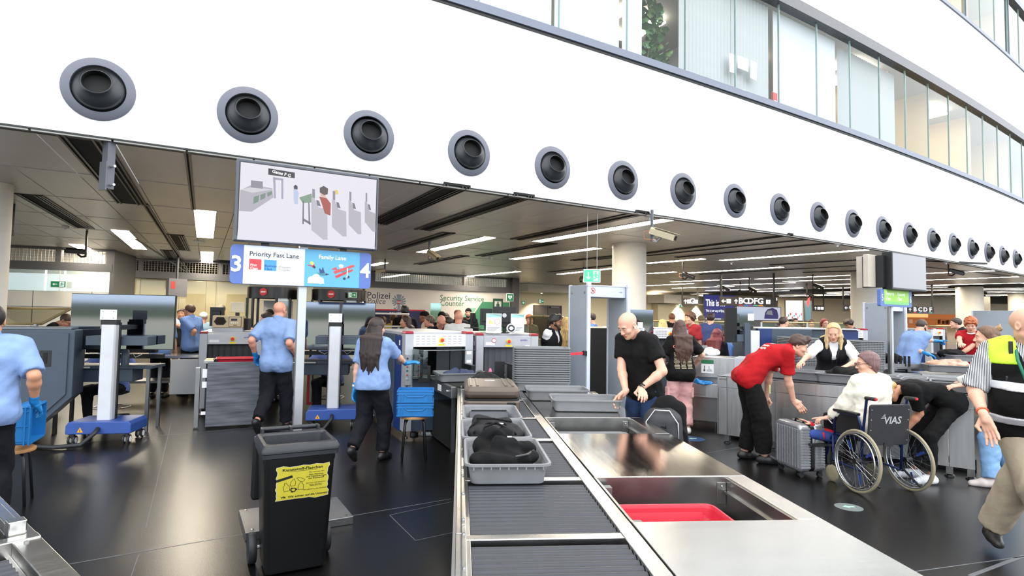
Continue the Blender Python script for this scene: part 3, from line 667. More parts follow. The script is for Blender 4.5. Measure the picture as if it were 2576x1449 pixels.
# windows: one pane per 1.45 m module
PG = glass('office_pane', (246, 250, 250), .97); TOPG = glass('upper_pane', (242, 247, 246), .96)
k = 0; p_ = 148.832+.387*4
while p_ > 140.3:
    for z0, z1, mm in ((6.24, 8.47, PG), (11.22, 13.5, TOPG)):
        k += 1; b = MB(); b.add([tuple(AP(p_-.004, -.08, z0)), tuple(AP(p_-.383, -.08, z0)), tuple(AP(p_-.383, -.08, z1)), tuple(AP(p_-.004, -.08, z1))], [(0, 1, 2, 3)]); w_ = struct(b.build('window_%d' % k, mm))
        b = MB(); arcbox(b, p_+.002, p_-.002, -.10, -.06, z0, z1, 1); b.build('edge_strip', mat('pane_edge', (150, 172, 170), .3), w_)
        if (z0 > 10 and k % 3 == 0): arcbox(MB(), p_, p_-.01, -.1, -.02, z0, z1, 1).build('mullion', FRM, w_)
    p_ -= .387
# office storeys behind the glass
OFW = mat('office_wall', (228, 200, 146), .7, var=.02, emit=0); OFC = mat('office_ceiling', (186, 183, 175), .7, var=.02)
for i, (zf, zc) in enumerate(((6.02, 8.62), (11.05, 13.62))):
    b = MB(); arcbox(b, 158, 139, -6.2, -.25, zf-.2, zf); struct(b.build('floor_office', mat('office_carpet', (120, 120, 122), .9)))
    b = MB(); arcbox(b, 158, 139, -6.2, -.25, zc, zc+.1); struct(b.build('ceiling_office', OFC))
    b = MB(); arcbox(b, 158, 139, -6.4, -6.2, zf, zc); struct(b.build('wall_office_rear', OFW))
    for ph_ in (149.9, 148.82, 147.66, 146.1, 145.42, 144.5, 143.4, 142):
        if i and ph_ > 147: continue
        b = MB(); arcbox(b, ph_+.012, ph_-.012, -6.2, -.5, zf, zc, 1); struct(b.build('wall_office_partition', OFW if ph_ < 146.5 else mat('office_partition', (176, 180, 178), .5, var=.03)))
OL = mat('office_lamp', (255, 246, 228), .5, emit=5, var=0)
for ph_, off, zc in ((146.4, -1.2, 8.62), (145.75, -2.9, 8.62), (145.0, -1.3, 8.62), (144.75, -3.3, 8.62), (144.15, -2.2, 8.62), (145.25, -4.6, 8.62), (149.3, -2.4, 8.62), (148.2, -2.6, 8.62), (147.2, -2.6, 8.62), (145.35, -1.1, 13.6), (144.9, -2.6, 13.6), (144.2, -1.6, 13.6)):
    t_ = thing('ceiling_lamp', 'square glowing office ceiling lamp hanging behind the balcony glass', 'lamp', AP(ph_, off, zc-.14), -math.radians(ph_), 'office lamps')
    b = MB()
    for q in ((-.6, .6, -.6, -.44), (-.6, .6, .44, .6), (-.6, -.44, -.44, .44), (.44, .6, -.44, .44)): b.box(q[0], q[1], q[2], q[3], 0, .05)
    b.build('light_frame', OL, t_)
    b = MB()
    for q in ((-.5, -.5), (.5, .5)): b.cyl((q[0], q[1], .05), (q[0], q[1], .14), .006, n=5)
    b.build('rod', ALU, t_)
# drawn white blinds, vertical slat blinds
def blind(px0, py0, px1, py1, mode, label, off=-.28, z0=6.26, z1=8.46):
    p0 = PHI(px0, py0, -.08)[0]; p1 = PHI(px1, py1, -.08)[0]; c = AP((p0+p1)/2, off, z0); t_ = thing('window_blind', label, 'blind', c, 0)
    if mode == 'roll':
        b = MB(); n = max(2, int((p0-p1)/.1)); 
        for i in range(n): 
            q0 = AP(p0+(p1-p0)*i/n, off)-c; q1 = AP(p0+(p1-p0)*(i+1)/n, off)-c; n_ = Vector((q1.y-q0.y, q0.x-q1.x, 0)).normalized()*.006
            b.hexa([(q0.x, q0.y, 0), (q1.x, q1.y, 0), (q1.x-n_.x, q1.y-n_.y, 0), (q0.x-n_.x, q0.y-n_.y, 0)], [(q0.x, q0.y, z1-z0), (q1.x, q1.y, z1-z0), (q1.x-n_.x, q1.y-n_.y, z1-z0), (q0.x-n_.x, q0.y-n_.y, z1-z0)])
        b.build('blind_cloth', mat('white_blind', (208, 213, 218), .7, var=.01), t_)
        return
    n = int((p0-p1)/.0275); sm = None
    for i in range(n):
        q0 = AP(p0+(p1-p0)*(i+.5)/n, off); ang = math.radians(-(p0+p1)/2+mode)
        if sm is None:
            sm = MB().box(-.06, .06, -.002, .002, 0, z1-z0).build('slat', mat('grey_blind_slat', (186, 189, 191), .6, var=.03), t_); o = sm
        else: o = sm.copy(); COL.objects.link(o)
        o.location = q0-c.xyz; o.location.z = 0; o.rotation_euler = (0, 0, ang)
blind(1120, 5, 1404, 75, 'roll', 'first white roller blind drawn down behind the balcony glass'); blind(1412, 80, 1576, 133, 'roll', 'second white roller blind drawn down behind the glass')
blind(1584, 136, 1634, 157, 'roll', 'narrow white blind left of the climbing plant'); blind(1967, 277, 2124, 336, 'roll', 'wide white roller blind right of the red folder')
blind(1730, 195, 1856, 240, -24, 'grey vertical slat blind beside the climbing plant'); blind(1862, 242, 1952, 272, -24, 'grey vertical slat blind behind the pinned papers')
blind(2145, 345, 2282, 398, -38, 'half open pale slat blind left of the lit office', -.4)
# plant behind the glass
ph_ = (PHI(1680, 170)[0]); c0 = AP(ph_, -.55, 6.02); pl = thing('potted_plant', 'tall leafy green plant climbing behind the balcony glass', 'plant', c0)
MB().lathe([(.14, 0), (.19, .3), (.17, .3), (.15, .26)], 16).build('pot', WHITEP, pl, smooth='auto')
MB().tube([(0, 0, .25), (.05, .02, .9), (-.1, 0, 1.5), (-.28, 0, 2.2)], [.02, .015, .012, .006], 6).build('stem', mat('plant_stem', (80, 90, 50), .7), pl)
tan_ = Vector((math.cos(math.radians(ph_)), -math.sin(math.radians(ph_)), 0)); lf = None
LEAFM = [mat('leaf_green', (74, 116, 68), .5, var=.2, vs=8), mat('leaf_light', (112, 142, 76), .5, var=.15, vs=8)]
lms = []
for q in LEAFM: lms.append(MB().add([(0, 0, 0), (.045, .03, .01), (.055, .075, .0), (0, .12, -.02), (-.055, .075, 0), (-.045, .03, .01), (0, .06, .012)], [(0, 1, 6), (1, 2, 6), (2, 3, 6), (3, 4, 6), (4, 5, 6), (5, 0, 6)]).build('leaf', q, pl))
for i in range(290):
    z = random.uniform(.28, 2.38); t = (z-.28)/2.1; cx_ = .30-.36*t; w_ = .46-.28*t
    if i < 2: o = lms[i]
    else: o = lms[random.random() < .3].copy(); COL.objects.link(o)
    o.location = tan_*-(cx_+random.gauss(0, .45)*w_*.8) + Vector((random.uniform(-.12, .12), random.uniform(-.12, .12), z))
    o.rotation_euler = (random.uniform(.4, 1.6), random.uniform(-.5, .5), random.uniform(0, 6.28)); q = random.uniform(.9, 1.6); o.scale = (q, q, q)
pg = 'papers on the balcony glass'
for i, (x0, y0, x1, y1) in enumerate(((1836, 135, 1854, 182), (1859, 143, 1884, 175), (1889, 156, 1907, 196))):
    ph_, h_ = PHI((x0+x1)/2, (y0+y1)/2, -.1); d_ = AP(ph_-.1)-AP(ph_); dd = h_.length/FPX
    t_ = box('paper', flat((246, 247, 250)), (-(x1-x0)*dd/2*1.15, (x1-x0)*dd/2*1.15, 0, .002, -.19, .19) if i != 1 else (-.17, .17, 0, .002, -.13, .13)); t_.location = AP(ph_, -.12, h_.z); t_.rotation_euler = (0, .06*(i-1), -math.radians(ph_)+math.pi)
    tag(t_, ['left sheet of white paper stuck to the balcony glass', 'middle landscape sheet of white paper on the glass', 'right sheet of white paper stuck to the glass'][i], 'paper', pg)
for (x0, y0), c_, lab in (((1959, 243), (196, 52, 52), 'red folder standing at the balcony glass'), ((1876, 226), (236, 238, 242), 'small white device on the sill below the papers')):
    ph_, h_ = PHI(x0, y0, -.2); t_ = thing('folder' if c_[1] < 60 else 'desk_device', lab, 'folder' if c_[1] < 60 else 'device', AP(ph_, -.3, 6.02), -math.radians(ph_)+math.pi)
    if c_[1] < 60: box('cover', flat(c_), (-.08, .08, -.02, .02, 0, .62), t_, .004); box('page', flat((230, 228, 220)), (-.07, .07, -.012, .012, .62, .64), t_); box('spine_label', flat((236, 190, 180)), (-.05, .05, -.023, -.02, .3, .45), t_)
    else: MB().prism([(-.14, 0), (.14, 0), (.14, .2), (.06, .42), (-.06, .42), (-.14, .2)], -.05, .05, 'y').build('housing', WHITEP, t_); box('stand', WHITEP, (-.05, .05, -.06, .06, -.0, .05), t_)

# nozzles
NZR = mat('slate_nozzle_ring', (98, 101, 114), .42, .1, .03, 6); NZC = mat('black_nozzle_ball', (34, 38, 42), .32, 0, .1, 8); 
NZP = [(249,224),(631,291),(939,340),(1193,386),(1404,423),(1581,454),(1730,483),(1857,506),(1967,528),(2060,545),(2143,563),(2218,577),(2283,592),(2342,604),(2394,613),(2441,624),(2482,634),(2519,643),(2552,651)]
nz0 = None
for i in range(len(NZP)):
    ph_ = 150.811-.3885*i; c = AP(ph_, 0, 4.0)
    lab = ['leftmost and largest-looking', 'second', 'third', 'fourth', 'fifth', 'sixth', 'seventh', 'eighth', 'ninth', 'tenth', 'eleventh', 'twelfth', 'thirteenth', 'fourteenth', 'fifteenth', 'sixteenth', 'seventeenth', 'eighteenth', 'nineteenth'][i]
    lab = lab+' black round air jet nozzle from the left on the white facade'
    rz = -math.radians(ph_)+math.pi
    if nz0 is None:
        nz0 = thing('air_nozzle', lab, 'air vent', c, rz, 'air jet nozzles along the facade')
        M0 = Matrix.Rotation(math.pi/2, 4, 'X')     # lathe axis points to -y (out of the wall)
        MB().lathe([(.335, -.02), (.335, .012), (.325, .02), (.25, .032), (.245, .02), (.245, -.02)], 40, M=M0, cap=False).build('flange', NZR, nz0, smooth='auto')
        M1 = Matrix.Rotation(math.radians(-4), 4, 'Z') @ Matrix.Rotation(math.radians(-15), 4, 'X') @ M0
        MB().lathe([(.238, -.01), (.24, .015), (.228, .045), (.20, .078), (.168, .103), (.148, .125), (.139, .143), (.132, .146)], 40, M=M1, cap=False).build('ball_jet', NZC, nz0, smooth='auto')
        MB().lathe([(0, .009), (.25, .009)], 30, M=M0).build('gap_shade_disc', BLACKM, nz0)  # black disc over the wall; the gap's shade is put into its colour
        MB().lathe([(.132, .1455), (.129, .135), (.135, .08), (.14, .054), (.0, .050)], 24, M=M1, cap=False).build('throat', BLACKM, nz0)  # shallow cup in matte black, the shade of a deep hole as colour
    else: dup(nz0, c, rz, lab)

# ceiling: fan of panels under the storey
CP = mat('grey_ceiling_panel', (226, 220, 212), .33, .2, .04, .8)
b = MB(); b.add([tuple(AP(158, -.02, 3.56)), tuple(AP(139, -.02, 3.56)), (70, 62, 3.56), (-40, 62, 3.56)], [(0, 1, 2, 3)]); ce = struct(b.build('ceiling', BLACKM))
b = MB(); b.add([tuple(AP(158, -.25, 3.6)), tuple(AP(139, -.25, 3.6)), (70, 62, 3.6), (-40, 62, 3.6)], [(0, 1, 2, 3)]); struct(b.build('ceiling_deck', mat('slab', (90, 90, 90), .9)))
sx0 = PHI(470, 374)[0]
def colaz(phi):
    x = AP(phi).x; return math.radians(-26.3-max(0, min(1, (x+5.2)/7.0))*6.6 - max(0, x-1.8)*.10)
dphi = math.degrees(.70/AR)
cols = [sx0+dphi*i for i in range(11, -46, -1)]
ROW = [0.02]+[2.2*i for i in range(1, 22)]
far = MB(); cnt = 0
for i in range(len(cols)-1):
    a0, a1 = colaz(cols[i]), colaz(cols[i+1]); f0, f1 = AP(cols[i]-.0016, -.0), AP(cols[i+1]+.0016, -.0)
    u0 = Vector((math.sin(a0), math.cos(a0), 0)); u1 = Vector((math.sin(a1), math.cos(a1), 0))
    for r in range(len(ROW)-1):
        t0, t1 = ROW[r]+.006, ROW[r+1]-.006; q = [f0+u0*t0, f1+u1*t0, f1+u1*t1, f0+u0*t1]
        if q[0].y > 60 or q[0].x > 66 or q[2].x < -24: continue
        if q[0].x < -9 and q[0].y > 20: continue
        vs0 = [(p.x, p.y, 3.5) for p in q]; vs1 = [(p.x, p.y, 3.53) for p in q]
        if r < 7 and -6 < q[0].x < 16 and cnt < 290: cnt += 1; MB().hexa(vs0, vs1).build('panel', CP, ce)
        else: far.hexa(vs0, vs1)
far.build('panel', CP, ce, kind='stuff')
lip = MB()
for r in range(0, 6):
    for i in range(len(cols)-1):
        a0, a1 = colaz(cols[i]), colaz(cols[i+1]); u0 = Vector((math.sin(a0), math.cos(a0), 0)); u1 = Vector((math.sin(a1), math.cos(a1), 0)); t = ROW[r]
        w_ = .035 if r == 0 else .007
        q = [AP(cols[i]-.003)+u0*t, AP(cols[i+1]+.003)+u1*t, AP(cols[i+1]+.003)+u1*(t+w_), AP(cols[i]-.003)+u0*(t+w_)]
        lip.hexa([(p.x, p.y, 3.494 if r else 3.468) for p in q], [(p.x, p.y, 3.52) for p in q])
lip.build('edge_lip', mat('white_panel_lip', (205, 204, 200), .5), ce, kind='stuff')

def strip(px0, py0, px1, py1, wd):
    a, b_ = P(px0, py0, 3.497), P(px1, py1, 3.497); c = (a+b_)/2; d = b_-a; return c, d.length, math.atan2(-d.x, d.y), wd
LGT = [(516,530,516,598,.36),(521,634,521,660,.36),(302,580,353,627,.36),(192,615,254,646,.36),(686,418,694,440,.36),(1058,635,1232,597,.33),(1350,608,1692,550,.33),(1288,652,1503,624,.33),(1175,695,1303,683,.33),(965,698,1036,688,.33),(931,668,966,661,.33),(1405,690,1540,675,.33),
 (1813,655,2180,628,.33),(1626,662,1768,651,.33),(1721,687,1966,672,.33),(1629,688,1697,684,.33),(1688,709,1883,701,.33),(1899,702,2145,692,.33),(1560,722,1741,713,.33),(1805,718,1998,711,.33),(1970,708,2145,702,.33),(1691,725,1844,720,.33),(2060,716,2200,713,.33),(1775,731,2017,724,.33),(1626,736,1671,734,.33),(1895,734,1982,731,.33),(1960,745,2135,742,.33),(1640,745,1780,741,.33),
 (2315,688,2517,680,.33),(2315,705,2560,696,.33),(2348,717,2600,711,.33),(2300,723,2385,722,.33),(2300,731,2576,728,.33),(2484,737,2600,734,.33),(2300,743,2410,741,.33),(2340,749,2388,748,.33),(2480,744,2576,742,.33),(2060,726,2200,722,.33),(2080,738,2200,735,.33)]
LLAB = ['bright square strip light left of the lane 3 monitor', 'small bright strip light below the one left of the lane 3 monitor', 'bright strip light over the left screen stand', 'short strip light before the left grille', 'sliver of strip light hidden above the lane 3 monitor', 'strip light beside the beige camera over the police wall', 'longest strip light, reaching the facade left of the white column', 'strip light left of the hanging exit sign rods', 'strip light above the end of the service counter wall', 'strip light in front of the rear grille', 'short strip light right of the lane number 4', 'strip light behind the hanging exit sign', 'strip light reaching the facade edge right of the white column', 'strip light just right of the white column', 'strip light above the black camera beside the white column']
for iq, q in enumerate(LGT):
    c, l, rz, wd = strip(*q); l = min(l, 7.0)
    t_ = thing('ceiling_light', LLAB[iq] if iq < len(LLAB) else 'distant strip light among the many rows over the right lanes', 'light', c, rz, 'strip lights in the panel ceiling')
    MB().add([(-wd/2, -l/2, -.002), (wd/2, -l/2, -.002), (wd/2, l/2, -.002), (-wd/2, l/2, -.002)], [(0, 3, 2, 1)]).build('diffuser', LIGHT, t_)
    b = MB()
    for s_ in (-1, 1): b.box(s_*wd/2-.012*(s_ < 0), s_*wd/2+.012*(s_ > 0), -l/2, l/2, -.008, .02)
    b.build('frame', BLACK, t_)
SLT = [(204,340,333,513,.44),(365,512,478,690,.07),(72,488,214,574,.36),(470,374,487,527,.05),(441,590,463,630,.36),(420,629,435,654,.36),(1151,467,948,562,.41),(1320,491,1062,578,.36),(1130,585,988,628,.30),(1618,534,1297,602,.30),(1390,611,1207,644,.3),(1170,643,1050,665,.3),(1990,590,1500,652,.16),(2096,610,1700,647,.12),(2046,600,1628,643,.05),(2186,652,1937,666,.12),(2184,680,2020,685,.1),(2150,668,1760,690,.06),(1580,640,1440,655,.2),(1560,665,1380,684,.15),(340,600,480,690,.03),(2315,655,2480,664,.08),(2300,668,2540,694,.05)]
VLAB = ['widest black ceiling slot at the left with the grey arm', 'thin black slot running on from the wide left slot', 'black slot near the left column', 'thin black gap left of the lane 3 monitor', 'short black slot below the square strip light', 'second short black slot before the rear grille', 'widest black slot right of the lane 3 monitor', 'second black slot right of the lane 3 monitor', 'dark slot beyond the two slots by the monitor', 'black slot running to the facade before the white column', 'dark slot below the longest strip light', 'dark slot above the rear grille', 'first black slot right of the white column']
for i, q in enumerate(SLT):
    c, l, rz, wd = strip(*q)
    t_ = thing('ceiling_vent', VLAB[i] if i < len(VLAB) else 'thin dark slot between the far strip lights over the right lanes', 'vent', c, rz, 'black slots in the panel ceiling')
    box('slot', BLACKM, (-wd/2, wd/2, -l/2, l/2, -.003, .03), t_)
    b = MB()
    for s_ in ([-.46, .46] if wd < .2 else [-.48, -.36, .2, .34, .47]): b.box(s_*wd-.012, s_*wd+.012, -l/2, l/2, -.018, .02)
    b.build('rail', mat('black_rail', (30, 30, 31), .35, .2), t_)
# columns
for i, (px, py, d_, z1) in enumerate(((1583, 615, .83, 3.5), (2180, 683, 1.02, 3.5), (2438, 722, 1.1, 3.5), (-14, 462, .45, 3.5), (2566, 738, 1.1, 3.5))):
    c = P(px, py, 3.5); c.z = 0
    o = MB().lathe([(d_/2, 0), (d_/2, 3.5)], 40).build('column', mat('white_column', (234, 230, 222), .55, var=.02), smooth='auto'); o.location = c; struct(o)
    MB().lathe([(d_/2+.004, 3.40), (d_/2+.006, 3.49)], 40).build('collar', CP, o, smooth='auto')

# ---- vertical planes with pixel -> local coordinates
class Plane:
    def __init__(s, a, b):                       # a, b: ground points, left to right as seen
        s.a = Vector((a[0], a[1], 0)); d = Vector((b[0]-a[0], b[1]-a[1], 0)); s.L = d.length; s.d = d.normalized(); s.n = Vector((s.d.y, -s.d.x, 0)); s.rz = math.atan2(s.d.y, s.d.x)
    def __call__(s, px, py):
        r = ray(px, py); o = Vector((0, 0, CAMZ)); t = (s.a-o).dot(s.n)/r.dot(s.n); h = o+r*t; return (h-s.a).dot(s.d), h.z
    def obj(s, o): o.location = s.a; o.rotation_euler = (0, 0, s.rz); return o
# left rear wall
W1 = Plane(P(-60, 613, 3.5), P(287, 629, 3.5)); W2 = Plane(P(289, 645, 3.5), P(1284, 700, 3.5))
GRILL = mat('wire_glass', (150, 146, 136), .35, .2, .1, 4.)
BEAM = mat('grey_beam', (92, 92, 96), .45, .2, .04, 2.)
def transom(pl, name, x0, x1, zb0, zb1, zt, posts, lights=True):
    w = struct(pl.obj(box(name, BEAM, (x0, x1, -.12, .1, zb0, zb1))))
    box('head_rail', BEAM, (x0, x1, -.08, .08, zt-.06, zt), w)
    for p in posts: box('post', BEAM, (p-.07, p+.07, -.1, .1, zb1, zt), w)
    b = MB(); n = int((x1-x0)/.09)
    for i in range(n): b.box(x0+i*.09, x0+i*.09+.012, -.03, .0, zb1, zt)
    for i in range(6): b.box(x0, x1, -.032, -.028, zb1+i*.08, zb1+i*.08+.006)
    b.build('grille', mat('grille_bar', (140, 134, 122), .4, .4), w, kind='stuff')
    return w
transom(W1, 'wall_left_transom', -6, W1.L, 2.82, 3.06, 3.49, [0.1, W1(150, 640)[0], W1.L-.1, -2.5])
transom(W2, 'wall_rear_transom', 0, W2.L, 2.80, 3.05, 3.49, [W2(355, 660)[0], W2(555, 670)[0], W2(860, 690)[0], W2(938, 700)[0], W2(1168, 705)[0], W2.L-.1, .1])
wl_ = struct(W1.obj(box('wall_left_lower', mat('pale_wall_panel', (214, 212, 206), .5, var=.02, vs=1.), (-6, W1.L, 0, .1, 0, 2.2))))
for px in (82, 230): q = W1(px, 760)[0]; box('joint', BEAM, (q-.008, q+.008, -.003, .0, 0, 2.2), wl_)
box('joint', BEAM, (-6, W1.L, -.004, 0, 1.72, 1.735), wl_)
struct(W1.obj(box('wall_left_back', mat('ribbed_white_wall', (228, 228, 226), .5, var=.04, vs=3, stretch=(30, 1, .2)), (-6, W1.L, 1.6, 1.7, 0, 3.5))))
kk = 900
for x0, x1 in ((-6, -2.5), (-2.45, .1), (.15, W1(150, 700)[0]), (W1(150, 700)[0]+.03, W1(233, 700)[0]), (W1(233, 700)[0]+.03, W1.L)):
    kk += 1; struct(W1.obj(box('window_%d' % kk, GLASS, (x0, x1, -.02, -.01, 2.2, 2.82))))
struct(W1.obj(box('wall_left_return', BEAM, (W1.L-.05, W1.L+.05, -.1, 2.2, 0, 3.5))))
for px in (70, 122, 271):
    q = W1(px, 710)[0]; t_ = W1.obj(thing('tube_light', 'upright white fluorescent tube behind the left partition glass', 'light', (0, 0, 0), 0, 'upright tube lights')); t_.location = W1.a+W1.d*q-W1.n*1.2+Vector((0, 0, 2.15)); t_.rotation_euler = (0, 0, W1.rz)
    MB().cyl((0, 0, 0), (0, 0, .75), .03, n=8).build('tube', mat('tube_glow', (240, 244, 250), .5, emit=1.6, var=0), t_); box('cap', BLACK, (-.04, .04, -.04, .04, -.05, 0), t_)
# rear wall: cream and glazed stretch behind the security portals, then the printed police / service counter wall
wr = struct(W2.obj(box('wall_rear', mat('ivory_wall', (228, 222, 206), .5, var=.02, vs=1.2), (0, W2(918, 760)[0], .4, .5, 0, 2.8))))
for px in (352, 452, 520, 545): q = W2(px, 720)[0]; box('joint', mat('panel_joint', (180, 176, 164), .6), (q-.01, q+.01, .39, .4, 0, 2.8), wr)
for i, (pa, pb) in enumerate(((290, 352), (354, 452), (454, 545), (547, 628), (752, 788))):
    x0, x1 = W2(pa, 720)[0], W2(pb, 720)[0]; struct(W2.obj(box('window_%d' % (920+i), glass('partition_glass', (250, 248, 238), .96), (x0, x1, 0, .012, .9, 2.78))))
wp = struct(W2.obj(box('wall_police', mat('printed_wall', (226, 220, 216), .5, var=.015, vs=1.), (W2(918, 760)[0], W2.L, -.02, .1, 0, 2.8))))
WT = (math.pi/2, 0, 0)
def wtext(s, px, py, hpx, col, bold=.012, **k):
    x, z = W2(px, py); sc = (W2.a+W2.d*x).y/FPX*1.38*hpx; text(s, sc, flat(col), wp, (x, -.0225, z), WT, bold=bold, **k)
wtext('Polizei', 922, 750, 17, (84, 78, 100)); wtext('Police', 922, 763.5, 14.5, (92, 86, 104), .002, shear=.2)
wtext('Security Service', 1106, 755, 14, (84, 130, 112)); wtext('Counter', 1106, 768.5, 14, (84, 130, 112))
X0, X1 = W2(918, 780)[0], W2(1069, 780)[0]; zt = W2(980, 781)[1]
poly([(X0, 0), (X1, 0), (X1, zt), (X0, zt)], -.0215, flat((44, 44, 96)), wp); poly([(X0, zt), (X1, zt), (X1, zt+.055), (X0, zt+.055)], -.0215, flat((206, 48, 52)), wp)
wtext('POLIZEI', 979, 792, 7, (225, 225, 232))
GA, GB = W2(1213, 759), W2(1280, 760)
poly([(W2(1160, 800)[0], .9), (GB[0], .9), (GB[0], GA[1]), (GA[0], GA[1])], -.0215, flat((66, 140, 104)), wp)
poly([(W2(1160, 800)[0]-.5, .9), (W2(1160, 800)[0], .9), (W2(1198, 775)[0], W2(1198, 775)[1]), (W2(1178, 775)[0], W2(1178, 775)[1])], -.0213, flat((140, 190, 168)), wp)
q = W2(1252, 768); s_ = .30
for pts in ([(-.9, -1), (-.9, .9), (.9, .9), (.9, -1), (.6, -1), (.6, .55), (-.6, .55), (-.6, -1)], [(-.28, -.95), (-.28, .1), (-.12, .28), (.12, .28), (.28, .1), (.28, -.95)], circ(0, .38, .13, n=10)):
    poly([(q[0]+x*s_, q[1]+z*s_*1.15) for x, z in pts], -.0228, flat((44, 92, 76)) if pts[0] != (-.9, -1) else flat((40, 84, 70)), wp)
poly([(q[0]-.6*s_, q[1]-s_*1.1), (q[0]+.6*s_, q[1]-s_*1.1), (q[0]+.6*s_, q[1]+.55*s_), (q[0]-.6*s_, q[1]+.55*s_)], -.0220, flat((222, 222, 216)), wp)
# heraldic bird emblem: wings of feathers, body, shield
q = W2(1003, 760); e_ = .34; EC = flat((140, 148, 164))
for s_ in (-1, 1):
    for k in range(6):
        a_ = math.radians(78-k*24); r0, r1 = .28, 1.0-.03*k; w_ = .10
        c_, n_ = (math.cos(a_), math.sin(a_)), (-math.sin(a_), math.cos(a_))
        pts = [(c_[0]*r0-n_[0]*w_*.7, c_[1]*r0-n_[1]*w_*.7), (c_[0]*r1*.92-n_[0]*w_, c_[1]*r1*.92-n_[1]*w_), (c_[0]*r1, c_[1]*r1), (c_[0]*r1*.92+n_[0]*w_, c_[1]*r1*.92+n_[1]*w_), (c_[0]*r0+n_[0]*w_*.7, c_[1]*r0+n_[1]*w_*.7)]
        poly([(q[0]+e_*s_*(x+.05), q[1]+e_*(z*.95+.05)) for x, z in pts], -.0222, EC, wp, 'emblem_feather')
    poly([(q[0]+e_*x*s_, q[1]+e_*z) for x, z in ((.12, -.35), (.4, -.75), (.62, -.7), (.66, -.85), (.4, -.95), (.2, -.6))], -.0222, EC, wp, 'emblem_leg')
poly([(q[0]+e_*x, q[1]+e_*z) for x, z in ((-.2, -.4), (.2, -.4), (.3, .2), (.12, .55), (.12, .95), (-.1, 1.0), (-.24, .78), (-.1, .72), (-.12, .5), (-.3, .2))], -.0224, EC, wp, 'emblem_body')
poly([(q[0]+e_*x, q[1]+e_*z) for x, z in ((-.09, -.4), (.09, -.4), (.22, -.95), (0, -1.15), (-.22, -.95))], -.0222, EC, wp, 'emblem_tail')
for zz, c_ in ((.13, (206, 56, 56)), (0, (236, 230, 226)), (-.13, (206, 56, 56))): poly([(q[0]+e_*x, q[1]+e_*z) for x, z in ((-.2, zz-.065), (.2, zz-.065), (.2, zz+.065), (-.2, zz+.065))], -.0234, flat(c_), wp, 'emblem_shield')
x0, x1 = W2(1070, 780)[0], W2(1096, 780)[0]
t_ = W2.obj(thing('glass_screen', 'narrow green tinted glass screen between the police and service counters', 'screen')); box('pane', glass('green_pane', (186, 214, 204), .55), (x0, x1, -.6, -.59, 1.0, W2(1080, 763)[1]), t_); box('foot', ALU, (x0, x1, -.63, -.56, .0, 1.0), t_)
# steel profile at the end and the hall beyond
struct(W2.obj(box('wall_rear_end', BEAM, (W2.L-.02, W2.L+.35, -.25, 0.2, 0, 3.5))))
# ================================================================ THE HALL BEYOND
W3 = Plane(P(1284, 716, 3.5), P(1762, 741, 3.5)); W4 = Plane(P(1762, 741, 3.5), (62, 56))
struct(W3.obj(box('wall_hall_left', mat('sand_wall', (236, 224, 196), .55, var=.02, vs=.6), (0, W3.L, 0, .2, 0, 3.5))))
struct(W4.obj(box('wall_hall_far', mat('beige_far_wall', (236, 224, 196), .55, var=.03, vs=.4), (0, W4.L, 0, .2, 0, 3.5))))
struct(box('wall_hall_right', mat('beige_far_wall'), (58, 58.3, 22, 58, 0, 3.5)))
struct(W3.obj(box('trim_7', mat('white_bulkhead', (236, 232, 224), .5), (0, W3(1420, 720)[0], -1.8, -.01, 3.08, 3.49))))
struct(W3.obj(box('trim_8', mat('white_bulkhead'), (W3(1628, 735)[0], W3.L-.6, -1.5, -.01, 2.75, 3.3))))
# spot lamps washing the sand wall
for i, px in enumerate((1345, 1690, 1735)):
    x, z = W3(px, 740); t_ = W3.obj(thing('wall_washer', 'small round spot lamp washing the sand coloured wall', 'lamp', (0, 0, 0), 0, 'wall wash lamps')); t_.location = W3.a+W3.d*x-W3.n*-.35*0+Vector((0, 0, 2.72 if i else 3.05))+W3.n*.7
    MB().lathe([(.05, .0), (.06, .03), (.06, .05)], 14).build('lamp_ring', WHITE, t_); MB().lathe([(0, .002), (.045, .002), (.045, -.002), (0, -.002)], 14).build('lamp_face', LIGHT, t_)
    ld = bpy.data.lights.new('spot', 'SPOT'); ld.energy = 420; ld.spot_size = 1.9; ld.spot_blend = .8; ld.color = (1, .86, .62); lo = bpy.data.objects.new('spot', ld); COL.objects.link(lo); lo.parent = t_; lo.location = (0, 0, -.02)
dd = W3.obj(box('door_1', mat('dark_door', (42, 38, 36), .4), (W3(1341, 770)[0], W3(1411, 770)[0], -.08, -.01, 0, W3(1375, 768)[1]))); struct(dd)
q0, q1 = W3(1341, 770)[0], W3(1411, 770)[0]; z_ = W3(1375, 768)[1]
for a_ in (q0, q1-.06, (q0+q1)/2-.02): box('door_frame', BLACK, (a_, a_+.06, -.10, -.08, 0, z_), dd)
box('door_closer', DGREY, ((q0+q1)/2+.15, (q0+q1)/2+.75, -.16, -.10, z_-.16, z_-.07), dd)
GRN = mat('exit_green', (26, 150, 92), .5, emit=.35, var=0); GRW = mat('exit_white', (240, 250, 245), .5, emit=.5, var=0)
